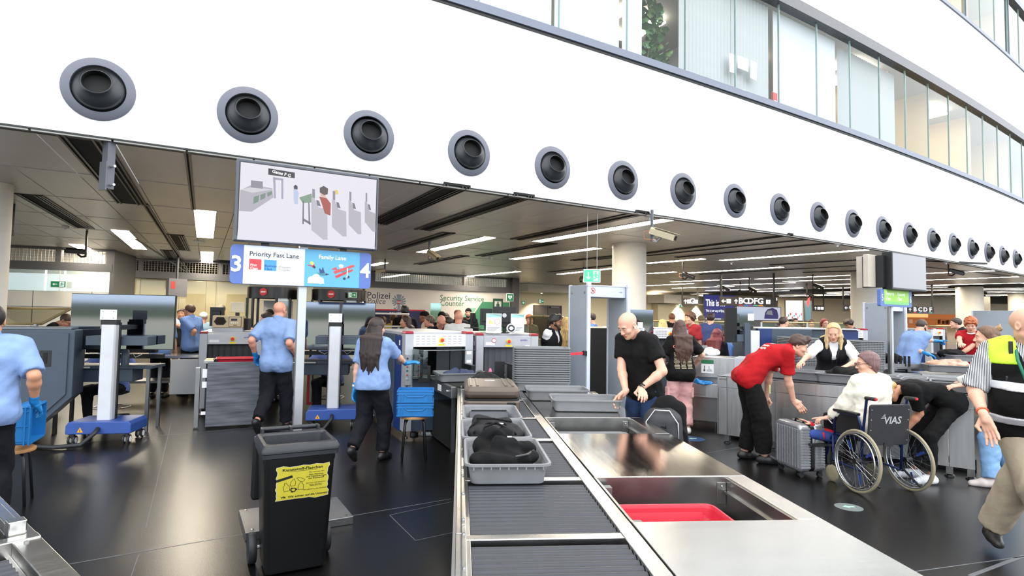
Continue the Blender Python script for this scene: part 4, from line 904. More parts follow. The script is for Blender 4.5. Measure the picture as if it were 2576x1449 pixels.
def exit_sign(loc, rz, w, h, label, kind='left', rods=0.):
    GRN = mat('exit_green_lit', (84, 214, 168), .5, emit=.75, var=0) if rods else MATS['exit_green']
    t_ = thing('exit_sign', label, 'sign', loc, rz)
    box('sign_case', WHITEP, (-w/2-.012, w/2+.012, 0, .03, -h/2-.012, h/2+.012), t_, .003); box('sign_face', GRN, (-w/2, w/2, -.002, 0, -h/2, h/2), t_)
    s_ = h*.34
    if kind != 'heart':
        sg = -1 if kind in ('left', 'down') else 1
        ar = [(-1, 0), (-.35, .62), (-.1, .42), (-.36, .16), (1, .16), (1, -.16), (-.36, -.16), (-.1, -.42), (-.35, -.62)]
        if kind == 'down': ar = [(z, x) for x, z in ar]
        if kind == 'right': ar = [(-x, z) for x, z in ar]
        poly([(w*.23*sg+x*s_, z*s_) for x, z in ar], -.004, GRW, t_, 'arrow')
        cx = -w*.25*sg
        poly([(cx-w*.17, -h*.42), (cx+w*.17, -h*.42), (cx+w*.17, h*.42), (cx-w*.17, h*.42)], -.0032, GRW, t_, 'door_symbol')
        for pts in (circ(0, .62, .17, n=10), [(-.12, .42), (.22, .38), (.1, -.1), (.5, -.3), (.42, -.45), (.0, -.3), (-.2, .0)], [(.0, -.1), (-.2, -.5), (-.62, -.6), (-.6, -.75), (-.1, -.65), (.16, -.2)], [(-.1, .36), (-.5, .2), (-.55, -.1), (-.4, -.1), (-.36, .1), (-.05, .2)], [(.2, .35), (.5, .1), (.72, .25), (.8, .15), (.5, -.08), (.15, .15)]): poly([(cx+x*h*.42, z*h*.42) for x, z in pts], -.0045, GRN, t_, 'running_figure')
    else:
        poly([(x*s_, z*s_) for x, z in [(0, -.95), (.9, .1), (.85, .6), (.45, .85), (0, .5), (-.45, .85), (-.85, .6), (-.9, .1)]], -.004, GRW, t_, 'heart'); poly([(x*s_, z*s_) for x, z in [(.1, .5), (-.3, -.05), (0, -.05), (-.1, -.5), (.3, .1), (.02, .1)]], -.005, GRN, t_, 'bolt')
    if rods:
        for q in (-.32, .32): MB().cyl((w*q, .015, h/2), (w*q, .015, h/2+rods), .0035, n=6).build('suspension_rod', ALU, t_)
    return t_
c = P(0, 0, 0)
def hang(px, py, Y): return PD(px, py, Y)
c = hang(1489, 694, 9.75); exit_sign(c, -.10, .26, .20, 'lit green exit sign with a down arrow hanging on two rods above the metal detector', 'down', 3.515-c.z-.1)
x, z = W3(1316, 762); exit_sign(W3.a+W3.d*x+W3.n*.03+Vector((0, 0, z)), W3.rz, .2, .2, 'small green defibrillator heart sign on the sand wall', 'heart')
x, z = W3(1361, 758); exit_sign(W3.a+W3.d*x+W3.n*.03+Vector((0, 0, z)), W3.rz, .36, .22, 'green exit sign with right arrow above the dark door', 'right')
x, z = W3(1695, 768); exit_sign(W3.a+W3.d*x+W3.n*.6+Vector((0, 0, z)), W3.rz, .42, .24, 'green exit sign with left arrow on the box in front of the sand wall', 'left')
c = W1.a+W1.d*W1(155, 716)[0]+W1.n*.25; exit_sign(Vector((c.x, c.y, W1(155, 716)[1])), W1.rz, .36, .17, 'green exit sign with left arrow in front of the left partition glass', 'left')
c = hang(886, 742, 17.5); exit_sign(c, -.1, .24, .14, 'green exit sign with right arrow under the right security portal', 'right')
c = hang(1283, 748, 24.5); exit_sign(c, .4, .3, .3, 'green heart sign on the steel post beside the service counter', 'heart')
# low ivory box room
t_ = W3.obj(thing('kiosk_room', 'low ivory box room in front of the sand wall behind the column', 'booth')); x0, x1 = W3(1640, 780)[0], W3(1762, 780)[0]; z_ = W3(1700, 766)[1]
box('shell', mat('ivory_box', (224, 212, 186), .5, var=.02), (x0, x1, -.55, -.02, 0, z_), t_); box('door_panel', mat('ivory_door', (214, 200, 172), .5), (x0+1.0, x0+1.9, -.565, -.55, 0, 2.05), t_)
# way-finding signs
DBR = mat('dark_sign_board', (44, 36, 32), .45, var=.03); SWH = mat('sign_white_print', (250, 250, 250), .5, emit=.9, var=0)
def wayfinding(px0, py0, px1, py1, Y, label, parts, rods=.5, rz=0.):
    a, b_ = PD(px0, py0, Y), PD(px1, py1, Y); w, h = b_.x-a.x, a.z-b_.z; c = (a+b_)/2
    t_ = thing('wayfinding_sign', label, 'sign', c, rz); box('board', DBR, (-w/2, w/2, 0, .12, -h/2, h/2), t_)
    for s_ in (-.47, .47): box('hanger', BLACK, (w*s_-.03, w*s_+.03, .03, .09, h/2, 3.53-c.z), t_)
    for kind, cx, arg, col in parts:
        X = -w/2+cx*w; s_ = h
        if kind == 't': text(arg, s_*.92, SWH, t_, (X, -.004, -s_*.24), WT, bold=.03, align='CENTER')
        if kind == 's': text(arg, s_*.2, SWH, t_, (X, -.004, s_*.0), WT)
        if kind == 'bar': poly([(X-s_*.26, -s_*.5), (X+s_*.26, -s_*.5), (X+s_*.26, -s_*.36), (X-s_*.26, -s_*.36)], -.003, mat('sign_bar_%d_%d_%d' % col, col, .5, emit=.5, var=0), t_, 'colour_bar')
        if kind == 'sq':
            poly([(X-s_*.24, -s_*.24), (X+s_*.24, -s_*.24), (X+s_*.24, s_*.24), (X-s_*.24, s_*.24)], -.003, SWH, t_, 'pictogram'); poly([(X-s_*.03, -s_*.05), (X+s_*.03, -s_*.05), (X+s_*.03, s_*.1), (X-s_*.03, s_*.1)], -.004, DBR, t_, 'pictogram_mark')
        if kind in ('up', 'left'):
            ar = [(0, 1), (.8, .15), (.55, -.08), (.18, .3), (.18, -1), (-.18, -1), (-.18, .3), (-.55, -.08), (-.8, .15)]
            if kind == 'left': ar = [(-z, x) for x, z in ar]
            poly([(X+x*s_*.27, z*s_*.27) for x, z in ar], -.003, SWH, t_, 'arrow')
    return t_
cc = [(214, 60, 56), (70, 130, 200), (140, 80, 170), (80, 190, 150), (240, 150, 50)]
pr = [('left', .06, 0, 0), ('sq', .15, 0, 0), ('up', .28, 0, 0), ('s', .335, '', 0), ('sq', .855, 0, 0)]
for i, ch in enumerate('BCDFG'): pr += [('t', .365+.088*i, ch, 0), ('bar', .365+.088*i, 0, cc[i])]
wayfinding(1812, 746, 1953, 771, 22, 'long dark hanging sign with arrows and gate letters B C D F G', pr)
wayfinding(1716, 748, 1757, 769, 33, 'short dark hanging sign with an up arrow and the letter G', [('up', .2, 0, 0), ('sq', .42, 0, 0), ('t', .62, 'G', 0), ('sq', .85, 0, 0)])
pr = [('up', .12, 0, 0)]
for i, ch in enumerate('BCDF'): pr += [('t', .30+.19*i, ch, 0), ('bar', .30+.19*i, 0, cc[i])]
wayfinding(2281, 771, 2350, 788, 27, 'dark hanging sign with an up arrow and letters B C D F before the shop', pr)
wayfinding(2122, 766, 2150, 783, 30, 'small dark sign with left arrow and G beside the white column', [('left', .25, 0, 0), ('t', .7, 'G', 0), ('bar', .7, 0, cc[4])])
wayfinding(2046, 768, 2074, 783, 34, 'small dark sign left of the white column with up arrow', [('up', .2, 0, 0), ('sq', .5, 0, 0), ('sq', .8, 0, 0)])
# advertising walls
def advert(pl, px0, py0, px1, py1, label, col, emit=.25, off=.06, name='advertising_panel'):
    x0, z1 = pl(px0, py0); x1, z0 = pl(px1, py1); t_ = pl.obj(thing(name, label, 'poster')); t_.location = pl.a+pl.d*(x0+x1)/2+pl.n*off+Vector((0, 0, 0)); w = x1-x0
    box('panel_case', DGREY, (-w/2-.05, w/2+.05, -.0, .05, 0, z1+.04), t_); box('poster_sheet', mat('poster_%d_%d_%d' % col, col, .5, emit=emit, var=.02), (-w/2, w/2, -.004, 0, max(0, z0), z1), t_); return t_, w, max(0, z0), z1
W5 = Plane((14.6, 39.2), (32, 43.5))
t_, w, z0, z1 = advert(W5, 1770, 742, 1846, 801, 'violet blue advertising wall reading This is no', (66, 70, 160), .3)
text('This is no', .62, SWH, t_, (-w/2+.12, -.006, z1-.72), WT, bold=.02, sx=.62); text('This is our way of flying', .24, SWH, t_, (-w/2+.12, -.006, z1-1.12), WT, sx=.62)
text('We engineer lubrication solutions', .14, SWH, t_, (-w/2+.12, -.006, z1-1.62), WT, sx=.6)
t_, w, z0, z1 = advert(W5, 1975, 756, 2017, 806, 'tall bright white advertising screen with pink squares', (244, 244, 250), 1.3)
for i in range(9): poly([(w*(-.48+.11*i), z0+.1+.12*(i % 3)), (w*(-.40+.11*i), z0+.1+.12*(i % 3)), (w*(-.40+.11*i), z0+.28+.12*(i % 3)), (w*(-.48+.11*i), z0+.28+.12*(i % 3))], -.006, flat(((240, 130, 150), (130, 200, 210), (236, 90, 110))[i % 3]), t_, 'square')
t_, w, z0, z1 = advert(W5, 2024, 758, 2039, 806, 'narrow blue green poster with a red figure', (120, 160, 170), .5); poly([(0, z0+.9), (.15, z0+1.3), (.2, z0+1.9), (0, z0+1.6), (-.15, z0+1.2)], -.006, flat((200, 60, 66)), t_, 'figure')
t_, w, z0, z1 = advert(W5, 1852, 771, 1962, 806, 'pale advertising wall with a blue car body behind the hanging sign', (206, 212, 232), .5)
poly([(w*x, z0+z) for x, z in ((.12, .1), (.14, .5), (.2, .75), (.32, .85), (.42, .7), (.45, .3), (.44, .1))], -.006, flat((62, 66, 150)), t_, 'vehicle'); poly([(w*x, z0+z) for x, z in ((.16, .4), (.2, .65), (.3, .68), (.32, .35))], -.007, flat((170, 180, 210)), t_, 'windscreen')
t_, w, z0, z1 = advert(W5, 1930, 748, 1958, 756, 'bright white light box above the pale advertising wall', (240, 244, 250), 1.5, -.12)
# shop front
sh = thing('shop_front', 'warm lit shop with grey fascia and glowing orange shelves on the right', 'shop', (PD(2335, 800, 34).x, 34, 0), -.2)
box('fascia', mat('shop_grey', (128, 124, 116), .5), (-1.7, 3.2, 0, .2, 2.25, 3.3), sh); box('back_wall', mat('shop_wall_glow', (206, 120, 60), .6, emit=.35, var=.2, vs=2), (-2, 3.2, 2.2, 2.3, 0, 2.3), sh)  # back wall glows by itself to imitate warm shop lighting
for z in (.6, 1.15, 1.65, 1.95):
    box('shelf', mat('shop_wood', (160, 100, 60), .5), (-2, 3.2, 1.6, 2.2, z, z+.04), sh)
b = MB()
for i in range(60):
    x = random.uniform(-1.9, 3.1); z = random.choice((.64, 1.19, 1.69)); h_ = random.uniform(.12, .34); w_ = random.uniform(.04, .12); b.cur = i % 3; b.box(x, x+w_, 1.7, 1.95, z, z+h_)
b.build('goods', [flat((236, 150, 70), .3), flat((230, 190, 150), .3), flat((90, 40, 30))], sh, kind='stuff')  # orange and pale goods get a faint glow, imitating shelf light
box('sign_band', mat('shop_sign', (240, 150, 90), .5, emit=1.2, var=.1), (-1.9, .4, .9, 1.0, 2.06, 2.26), sh); text('SHOPPING', .16, SWH, sh, (-1.6, .895, 2.1), WT)
for x in (-1.2, .3, 1.8): box('lamp_bar', mat('shop_lamp', (255, 210, 150), .5, emit=8, var=0), (x, x+.9, 1.2, 1.3, 2.29, 2.31), sh)
t_ = thing('wood_panel', 'tan wooden cabinet against the cream wall by the right column', 'cabinet', (PD(2472, 812, 36).x, 36, 0), -.2); box('carcass', mat('tan_wood', (196, 150, 92), .5), (-.3, .3, 0, .4, 0, 2.0), t_); box('door_leaf', mat('tan_wood'), (-.28, .28, -.02, 0, .1, 1.95), t_)
# glazed lane balustrade behind the scanners
def rail(pts, z, label, brass=True):
    t_ = thing('glass_balustrade', label, 'balustrade', (pts[0].x, pts[0].y, 0))
    o = Vector((pts[0].x, pts[0].y, 0))
    MB().tube([(p.x-o.x, p.y-o.y, z) for p in pts], .022, 8).build('handrail', mat('brass_rail', (190, 172, 128), .3, .7), t_, smooth=True)
    for i in range(len(pts)-1):
        a, b_ = pts[i]-o, pts[i+1]-o; d = (b_-a).normalized(); n_ = Vector((-d.y, d.x, 0))*.005; a = a+d*.03; b_ = b_-d*.03
        MB().hexa([(a.x-n_.x, a.y-n_.y, .15), (b_.x-n_.x, b_.y-n_.y, .15), (b_.x+n_.x, b_.y+n_.y, .15), (a.x+n_.x, a.y+n_.y, .15)], [(a.x-n_.x, a.y-n_.y, z-.03), (b_.x-n_.x, b_.y-n_.y, z-.03), (b_.x+n_.x, b_.y+n_.y, z-.03), (a.x+n_.x, a.y+n_.y, z-.03)]).build('pane', GLASS, t_)
    for p in pts: box('post', ALU, (p.x-o.x-.02, p.x-o.x+.02, p.y-o.y-.02, p.y-o.y+.02, 0, z), t_)
rail([PD(1642, 804, 15), PD(1770, 805, 14.3)], 1.62, 'brass topped glass balustrade behind the dark haired woman'); rail([PD(1776, 805, 14.2), PD(1840, 806, 14.2)], 1.62, 'short glass balustrade beside the hanging black screen')
rail([PD(1915, 808, 16), PD(2030, 808, 16), PD(2130, 809, 16)], 1.63, 'long brass topped glass balustrade behind the blond woman'); rail([PD(2325, 815, 20), PD(2460, 816, 20)], 1.6, 'dark rail behind the red haired boy')
# security portals
def portal(px0, px1, pyt, Y, label):
    xa, xb = PD(px0, pyt, Y).x, PD(px1, pyt, Y).x; r = (xb-xa)/2; zt = PD((px0+px1)/2, pyt, Y).z
    t_ = thing('security_portal', label, 'portal', ((xa+xb)/2, Y, 0), 0)
    MB().lathe([(r, zt-.34), (r, zt), (r-.05, zt), (r-.05, zt-.34)], 36).build('drum_header', mat('gloss_black', (18, 18, 19), .2, var=.05), t_, smooth='auto')
    MB().lathe([(0, zt-.02), (r-.03, zt-.02), (r-.03, zt-.03), (0, zt-.03)], 36).build('roof', BLACK, t_)
    MB().lathe([(r-.02, 0), (r, 0), (r, .12), (r-.02, .12)], 36).build('plinth', STEELD, t_)
    for a in (-150, -118, -62, -30, 30, 150):
        t = math.radians(a); MB().cyl((r*.98*math.cos(t), r*.98*math.sin(t), .1), (r*.98*math.cos(t), r*.98*math.sin(t), zt-.33), .045, n=8).build('post', mat('gloss_black'), t_)
    for a0, a1 in ((-150, -118), (-62, -30)):
        MB().add([(r*.98*math.cos(math.radians(a0+(a1-a0)*i/5)), r*.98*math.sin(math.radians(a0+(a1-a0)*i/5)), z) for z in (.12, zt-.34) for i in range(6)], [(i, i+1, i+7, i+6) for i in range(5)]).build('curved_pane', GLASS, t_)
    box('inner_door', mat('portal_door', (206, 208, 206), .4), (-r*.6, -.01, .35, .38, .05, zt-.4), t_); box('inner_door', mat('portal_door'), (.01, r*.6, .35, .38, .05, zt-.4), t_)
    MB().lathe([(0, 0), (.115, 0), (.115, .01), (0, .01)], 20, c=(0, -r-.012, zt-.16), M=Matrix.Rotation(math.pi/2, 4, 'X')).build('no_entry_disc', flat((206, 56, 64)), t_); box('no_entry_bar', flat((240, 230, 230)), (-.07, .07, -r-.030, -r-.020, zt-.18, zt-.14), t_)
portal(628, 752, 724, 18.2, 'black rimmed round security portal behind the bald officer'); portal(788, 921, 730, 18.4, 'black rimmed round security portal behind the right black screen')
# ceiling cameras and smoke detectors
def cctv(px, py, z, label, rz=0., gold=False, tilt=-25, sc=1.):
    c = P(px, py, z); t_ = thing('security_camera', label, 'camera', (c.x, c.y, 3.5), rz); dz = z-3.5
    box('ceiling_pole', DGREY if gold else BLACK, (-.02, .02, -.02, .02, dz-.12, .05), t_)
    MB().tube([(0, 0, dz-.1), (.02, -.08, dz-.12), (.0, -.16, dz-.06)], .022*sc, 8).build('bracket', ALU if gold else BLACK, t_)
    M = Matrix.Translation((0, -.16, dz)) @ Matrix.Rotation(math.radians(-tilt), 4, 'X') @ Matrix.Rotation(math.radians(12), 4, 'Z') @ Matrix.Scale(sc, 4)
    m_ = mat('beige_camera_shell', (176, 166, 140), .35, .2) if gold else BLACK
    MB(M).prism([(-.06, -.05), (.06, -.05), (.06, .035), (.035, .06), (-.035, .06), (-.06, .035)], -.22, .16, 'y').build('housing', m_, t_, bevel=.006)
    MB(M).box(-.07, .07, -.26, .1, .062, .070).build('sun_shield', m_, t_); MB(M).lathe([(.0, 0), (.035, 0), (.035, .02), (0, .02)], 14, c=(0, -.225, 0), M=Matrix.Rotation(math.pi/2, 4, 'X')).build('lens', BLACKM, t_)
    MB(M).tube([(-.02, .16, .0), (-.05, .24, -.04), (-.04, .2, -.14), (0, .05, -.12)], .006, 6).build('cable', flat((190, 120, 80)), t_)
cctv(1640, 590, 3.12, 'beige security camera with its copper cable in front of the white column', .9, True, -20, 1.15); cctv(1080, 642, 3.12, 'beige security camera beside the end of a strip light', .6, True, -30)
cctv(968, 682, 3.1, 'security camera with a beige lid in front of the rear grille', -.9, True, -10); cctv(30, 576, 3.05, 'dark security camera near the left column', -.3, False, -15); cctv(216, 634, 3.0, 'black security camera before the left grille', -1.2, False, 0)
cctv(1717, 693, 3.05, 'black security camera on a long pole right of the white column', .8); cctv(1812, 725, 3.0, 'black security camera left of the long hanging sign', .8); cctv(1862, 735, 3.0, 'black security camera above the long hanging sign', -.6); cctv(1885, 728, 3.0, 'second black camera above the long hanging sign', .3)
cctv(2386, 684, 3.27, 'black security camera right of the grey monitor', .9, False, -20); cctv(2045, 720, 3.05, 'black security camera left of the distant column', .7); cctv(2030, 742, 2.95, 'low black security camera left of the distant column', .4); cctv(1468, 703, 3.05, 'beige security camera left of the hanging exit sign', -.5, True)
for px, py, lab in ((1634, 546, 'white smoke detector above the beige camera'), (165, 573, 'white smoke detector beside the left black slot'), (1235, 648, 'white smoke detector in the middle of the panel ceiling'), (2106, 615, 'white smoke detector close to the facade edge'), (1840, 661, 'white smoke detector between two strip lights'), (2379, 660, 'white smoke detector above the right camera'), (1293, 672, 'small white smoke detector far back in the ceiling')):
    c = P(px, py, 3.47); t_ = thing('smoke_detector', lab, 'detector', (c.x, c.y, 3.5)); MB().lathe([(.065, 0), (.07, -.02), (.06, -.045), (.03, -.05)], 18).build('housing', WHITEP, t_, smooth='auto'); MB().lathe([(.03, -.05), (.026, -.085), (0, -.09)], 14).build('sensor_head', WHITEP, t_, smooth='auto')
c = P(500, 607, 3.49); t_ = thing('emergency_light', 'small white oblong emergency light on the ceiling below the bright strip', 'light', c, .4); box('housing', WHITEP, (-.14, .14, -.04, .04, -.03, 0), t_, .008); box('lens_cover', WHITE, (-.12, .12, -.03, .03, -.036, -.03), t_)
# lane number blade and hanging arm at the left
for (px, py, z), lab in (((276, 352, 3.5), 'grey steel arm hanging from the left ceiling slot'), ((446, 690, 2.9), 'grey blade sign hanging on a rod before the rear glass')):
    c = P(px, py, z); t_ = thing('hanging_arm' if px < 300 else 'blade_sign', lab, 'bracket' if px < 300 else 'sign', (c.x, c.y, 3.5), -.45)
    if px < 300: box('arm', DGREY, (-.05, .05, -.04, .04, -.54, .06), t_); box('hook_plate', DGREY, (-.06, .06, -.055, -.04, -.56, -.25), t_); MB().cyl((.06, 0, -.3), (.12, 0, -.3), .014).build('bolt', ALU, t_); MB().cyl((.06, 0, -.5), (.12, 0, -.5), .014).build('bolt', ALU, t_)
    else: box('rod', DGREY, (-.03, .03, -.03, .03, -.75, 0), t_); box('blade', mat('grey_blade', (112, 112, 118), .4), (-.07, .07, -.32, .32, -1.35, -.75), t_); box('red_label', flat((170, 60, 60)), (.07, .072, -.25, -.1, -1.1, -.85), t_)
# ================================================================ FOREGROUND ROLLER LANE (u along the lane, v to the right)
ZT = .78
def lane(name, label, cat, u, v, z=0., group=None, rz=0.): return thing(name, label, cat, UV(u, v, z), -CAZ+rz, group)
ROLL = mat('dark_rubber_roller', (44, 47, 54), .42, 0, .1, 14., bump=.05, bs=90)
def conveyor(u0, u1, label, root=None):
    """one module in its own frame: x across (0..0.74), y along from 0"""
    L = u1-u0; t = root or lane('roller_conveyor', label, 'conveyor', u0, 0, 0, 'roller conveyor modules')
    MB().box(-.012, .0, 0, L, .18, ZT+.012).build('side_plate', STEELD, t)
    MB().prism([(0, ZT-.10), (.058, ZT-.10), (.058, ZT+.004), (.040, ZT+.004), (.040, ZT+.045), (.022, ZT+.045), (.022, ZT+.012), (0, ZT+.012)], .004, L-.004, 'y').build('left_rail', STEEL, t, bevel=.0025)
    MB().prism([(.665, ZT-.10), (.735, ZT-.10), (.735, ZT+.010), (.665, ZT+.010)], .004, L-.004, 'y').build('right_rail', STEEL, t, bevel=.003)
    box('cross_bar', STEEL, (0, .735, L-.05, L, ZT-.06, ZT+.006), t, .004); box('under_tray', BLACKM, (.058, .665, 0, L-.05, ZT-.16, ZT-.14), t)
    box('side_plate', STEELD, (.735, .745, 0, L, .2, ZT-.01), t)
    n = int((L-.06)/.0475); r0 = None
    for i in range(n):
        y = .024+i*.0475
        if r0 is None: r0 = MB().cyl((.060, 0, 0), (.663, 0, 0), .0215, n=14).build('roller', ROLL, t, smooth='auto'); o = r0
        else: o = r0.copy(); COL.objects.link(o)
        o.location = (0, y, ZT-.022)
    for y in (.06, L*.5, L-.1): MB().lathe([(0, .007), (.005, .006), (.007, 0), (.007, -.01)], 8, c=(.031, y, ZT+.045)).build('screw', STEELD, t)
    for x in (.03, .70):
        for y in (.12, L-.15): box('leg', STEELD, (x-.02, x+.02, y-.02, y+.02, 0, .2), t)
    return t
US = [.75, 1.55, 2.35, 3.17, 4.17, 5.06, 6.15, 7.02]
for i, nm in enumerate(('nearest roller conveyor module at the picture\'s bottom edge', 'second roller conveyor module, empty, in front of the trays', 'third roller conveyor module before the clothes tray', 'fourth roller conveyor module under the tray with black clothes', 'fifth roller conveyor module under the backpack tray', 'sixth roller conveyor module under the brown suitcase', 'farthest roller conveyor module toward the scanner')):
    conveyor(US[i], US[i+1], nm.replace("at the picture's bottom edge", 'beside the plain steel table top'))
# steel tables with bin recesses at the right of the rollers
V0, V1 = .752, 1.62
def table(u0, u1, label, recess=None, m_=STEEL):
    t = lane('steel_table', label, 'table', u0, 0, 0); L = u1-u0
    if not recess: MB().box(V0, V1, .002, L-.002, ZT-.03, ZT).build('top', m_, t, bevel=.004)
    else:
        MB().box(1.51, V1, .002, L-.002, ZT-.03, ZT).build('border', m_, t, bevel=.004); MB().box(V0, V0+.012, .002, L-.002, ZT-.12, ZT-.002).build('border', m_, t)
        box('recess_wall', STEELW, (V0, 1.51, L-.016, L-.004, ZT-.20, ZT-.002), t); box('recess_wall', STEELW, (1.498, 1.51, .01, L-.01, ZT-.26, ZT-.01), t); box('recess_ledge', STEEL, (1.48, 1.498, .02, L-.03, ZT-.085, ZT-.075), t)
        box('recess_wall', STEELW, (V0, 1.51, .004, .016, ZT-.26, ZT-.03), t); box('recess_floor', BLACKM, (V0, 1.51, .02, L-.02, ZT-.34, ZT-.33), t)
        box('corner_bracket', STEELD, (1.445, 1.496, L-.022, L-.016, ZT-.15, ZT-.03), t, .002); MB().lathe([(0, .006), (.006, .004), (.007, 0)], 10, c=(1.47, L-.026, ZT-.05), M=Matrix.Rotation(math.pi/2, 4, 'X')).build('rivet', STEEL, t)
    box('skirt', STEELD, (V1-.02, V1, .003, L-.003, .22, ZT-.03), t)
    for x in (V0+.05, V1-.08):
        for y in (.08, L-.08): box('leg', STEELD, (x-.025, x+.025, y-.025, y+.025, 0, ZT-.03), t)
    return t
table(.75, 2.49, 'nearest plain steel table top reflecting the white facade'); table(2.49, 3.19, 'steel table section with a sunken recess holding the red tray', True)
table(3.19, 4.38, 'polished steel table top in front of the black backpack', None, mat('polished_steel', (188, 186, 182), .13, 1., .08, 3., bump=.02, bs=50, stretch=(14, 1, 1))); table(4.38, 5.08, 'steel table section with a recess holding a grey tray, beside the bald man', True)
table(5.08, 6.9, 'far dark steel table top carrying the two grey trays', None, mat('polished_steel'))
# ---- trays
def tray_mesh(b, w=.455, l=.67, h=.115, tk=.005, dr=.035):
    def rr(x, y, r, z, n=4): return [(px, py, z) for px, py in rrect(-x, -y, x, y, r, n)]
    W_, L_ = w/2, l/2; n = 20
    loops = [rr(W_-.03, L_-.03, .03, tk), rr(W_-.045, L_-.045, .03, .0)][::-1] + []
    seq = [rr(W_-dr-.012, L_-dr-.012, .03, 0), rr(W_-dr, L_-dr, .04, .008), rr(W_-.020, L_-.020, .05, h-.014), rr(W_, L_, .055, h-.014), rr(W_, L_, .055, h-.002), rr(W_-.004, L_-.004, .052, h), rr(W_-.014, L_-.014, .045, h-.001), rr(W_-.018, L_-.018, .045, h-.01), rr(W_-dr-.004, L_-dr-.004, .036, .013), rr(W_-dr-.016, L_-dr-.016, .03, tk+.001)]
    vs = [p for q in seq for p in q]; N = len(seq)
    fs = [(i*n+k, i*n+(k+1) % n, (i+1)*n+(k+1) % n, (i+1)*n+k) for i in range(N-1) for k in range(n)] + [tuple(range(n))[::-1], tuple(range((N-1)*n, N*n))]
    b.add(vs, fs); return b
TR0 = None
def tray(label, loc, rz, group=None, m_=None, sc=1.):
    global TR0
    if m_ is None and TR0 is not None:
        t = dup(TR0, loc, rz, label)
        if group: t['group'] = group
        elif 'group' in t: del t['group']
        return t
    t = thing('security_tray', label, 'tray', loc, rz, group)
    tray_mesh(MB()).build('basin', m_ or TRAYG, t, smooth='auto')
    b = MB()
    for i in range(-4, 5): b.box(i*.045-.003, i*.045+.003, -.336, -.331, .085, .1); b.box(i*.045-.003, i*.045+.003, .331, .336, .085, .1)
    b.build('rib', m_ or TRAYG, t, kind='stuff')
    if m_ is None: TR0 = t
    return t
RZ = -CAZ
tray('grey tray heaped with black clothes, nearest on the rollers', UV(3.345, .265, ZT), RZ)
tray('grey tray holding a dark backpack, second on the rollers', UV(4.03, .25, ZT), RZ)
tray('grey tray holding a folded dark grey case, behind the backpack tray', UV(4.71, .26, ZT), RZ)
tray('grey tray with a crumpled black bag behind the brown suitcase', UV(6.60, .30, ZT), RZ)
tray('worn grey tray in front, closest to the bald man\'s hands', UV(5.55, 1.21, ZT+.002), RZ+1.50); tray('grey tray behind the one by the bald man\'s hands', UV(6.25, 1.05, ZT+.002), RZ+1.53)
tray('grey tray lying deep in the far table recess', UV(4.72, 1.10, ZT-.21), RZ+math.pi/2)
REDT = mat('red_tray_plastic', (190, 38, 58), .4, 0, .05, 6.)
t = tray('bright red tray lying in the near table recess', UV(2.70, 1.02, ZT-.205), RZ+math.pi/2, None, REDT); t.scale = (1.02, .86, 1.2)
t2 = tray('grey tray standing under the red tray in the near recess', UV(2.84, 1.16, ZT-.325), RZ+math.pi/2)
c = UV(6.98, .98, ZT)
for i in range(16): tray('grey tray in the tall nested stack beside the metal detector' if i < 15 else 'topmost grey tray of the tall nested stack beside the metal detector', c+Vector((0, 0, .008+i*.0262)), RZ+1.53, 'nested tray stack by the detector')
# contents
def blob(name, label, cat, loc, rz, prims, m_, h=.009, amp=.004, sc=45, seed=3, k=.02, part='cloth_body', group=None, crum=.012):
    t = thing(name, label, cat, loc, rz, group); v, f = field(prims, h, k=k); v = crumple(folds(v, amp, sc, seed), crum*(1 if part == 'cloth_body' else 0), 50, seed+1); v[:, 2] = np.maximum(v[:, 2], .002); nmesh(part, [(v, f)], m_, t); return t
BCL = cloth((24, 24, 26), .9); DGC = cloth((62, 63, 67), .8); 
t = blob('black_jacket', 'black hooded jacket heaped in the nearest grey tray', 'jacket', UV(3.33, .26, ZT+.006), RZ, [('e', V3(0, 0, .06), (.165, .22, .075), None), ('c', V3(-.12, .12, .10), V3(.02, .2, .16), .06, .05), ('c', V3(-.15, -.12, .08), V3(.02, -.2, .09), .05, .04), ('c', V3(-.02, -.02, .13), V3(.14, .03, .11), .06, .05), ('e', V3(-.06, .14, .17), (.075, .05, .05), None), ('c', V3(.10, -.16, .09), V3(.17, -.08, .10), .032, .028), ('e', V3(-.02, .10, .16), (.05, .03, .05), None, {'sub': True, 'k': .02})], BCL, .008, .007, 55, 11)
MB().tube([(-.13, .14, .14), (-.10, .20, .20), (-.03, .215, .225), (.04, .19, .19)], .007, 6).build('hood_seam', BCL, t, smooth=True); MB().box(.02, .045, -.02, .0, .185, .188).build('zip_label', WHITE, t); MB().tube([(.05, -.2, .12), (.12, -.17, .125), (.165, -.06, .12)], .006, 6).build('zip', flat((60, 60, 62)), t, smooth=True)
t = blob('dark_backpack', 'dark grey backpack lying in the second grey tray', 'bag', UV(4.02, .25, ZT+.006), RZ, [('e', V3(-.02, 0, .07), (.165, .26, .075), None), ('c', V3(-.1, .15, .11), V3(.1, .15, .10), .055, .05), ('c', V3(-.1, -.16, .09), V3(.09, -.16, .09), .06, .06), ('c', V3(.12, .05, .09), V3(.15, -.1, .07), .05, .045)], DGC, .009, .003, 50, 21)
for q in ([(-.15, -.2, .11), (-.05, -.1, .155), (.06, -.1, .15), (.13, -.2, .10)], [(-.12, .1, .15), (.0, .0, .165), (.12, .06, .135)], [(-.17, .0, .1), (-.12, .05, .14), (-.12, .2, .14)]): MB().tube(q, .007, 6).build('strap', BCL, t, smooth=True)
MB().tube([(.02, -.12, .158), (.03, -.15, .155), (.05, -.13, .155)], .005, 6, closed=True).build('buckle', ALU, t, smooth=True); box('front_pocket', DGC, (-.10, .10, -.235, -.2, .05, .12), t, .015)
t = lane('laptop_case', 'flat dark grey case leaning in the third grey tray', 'case', 4.74, .26, ZT+.007)
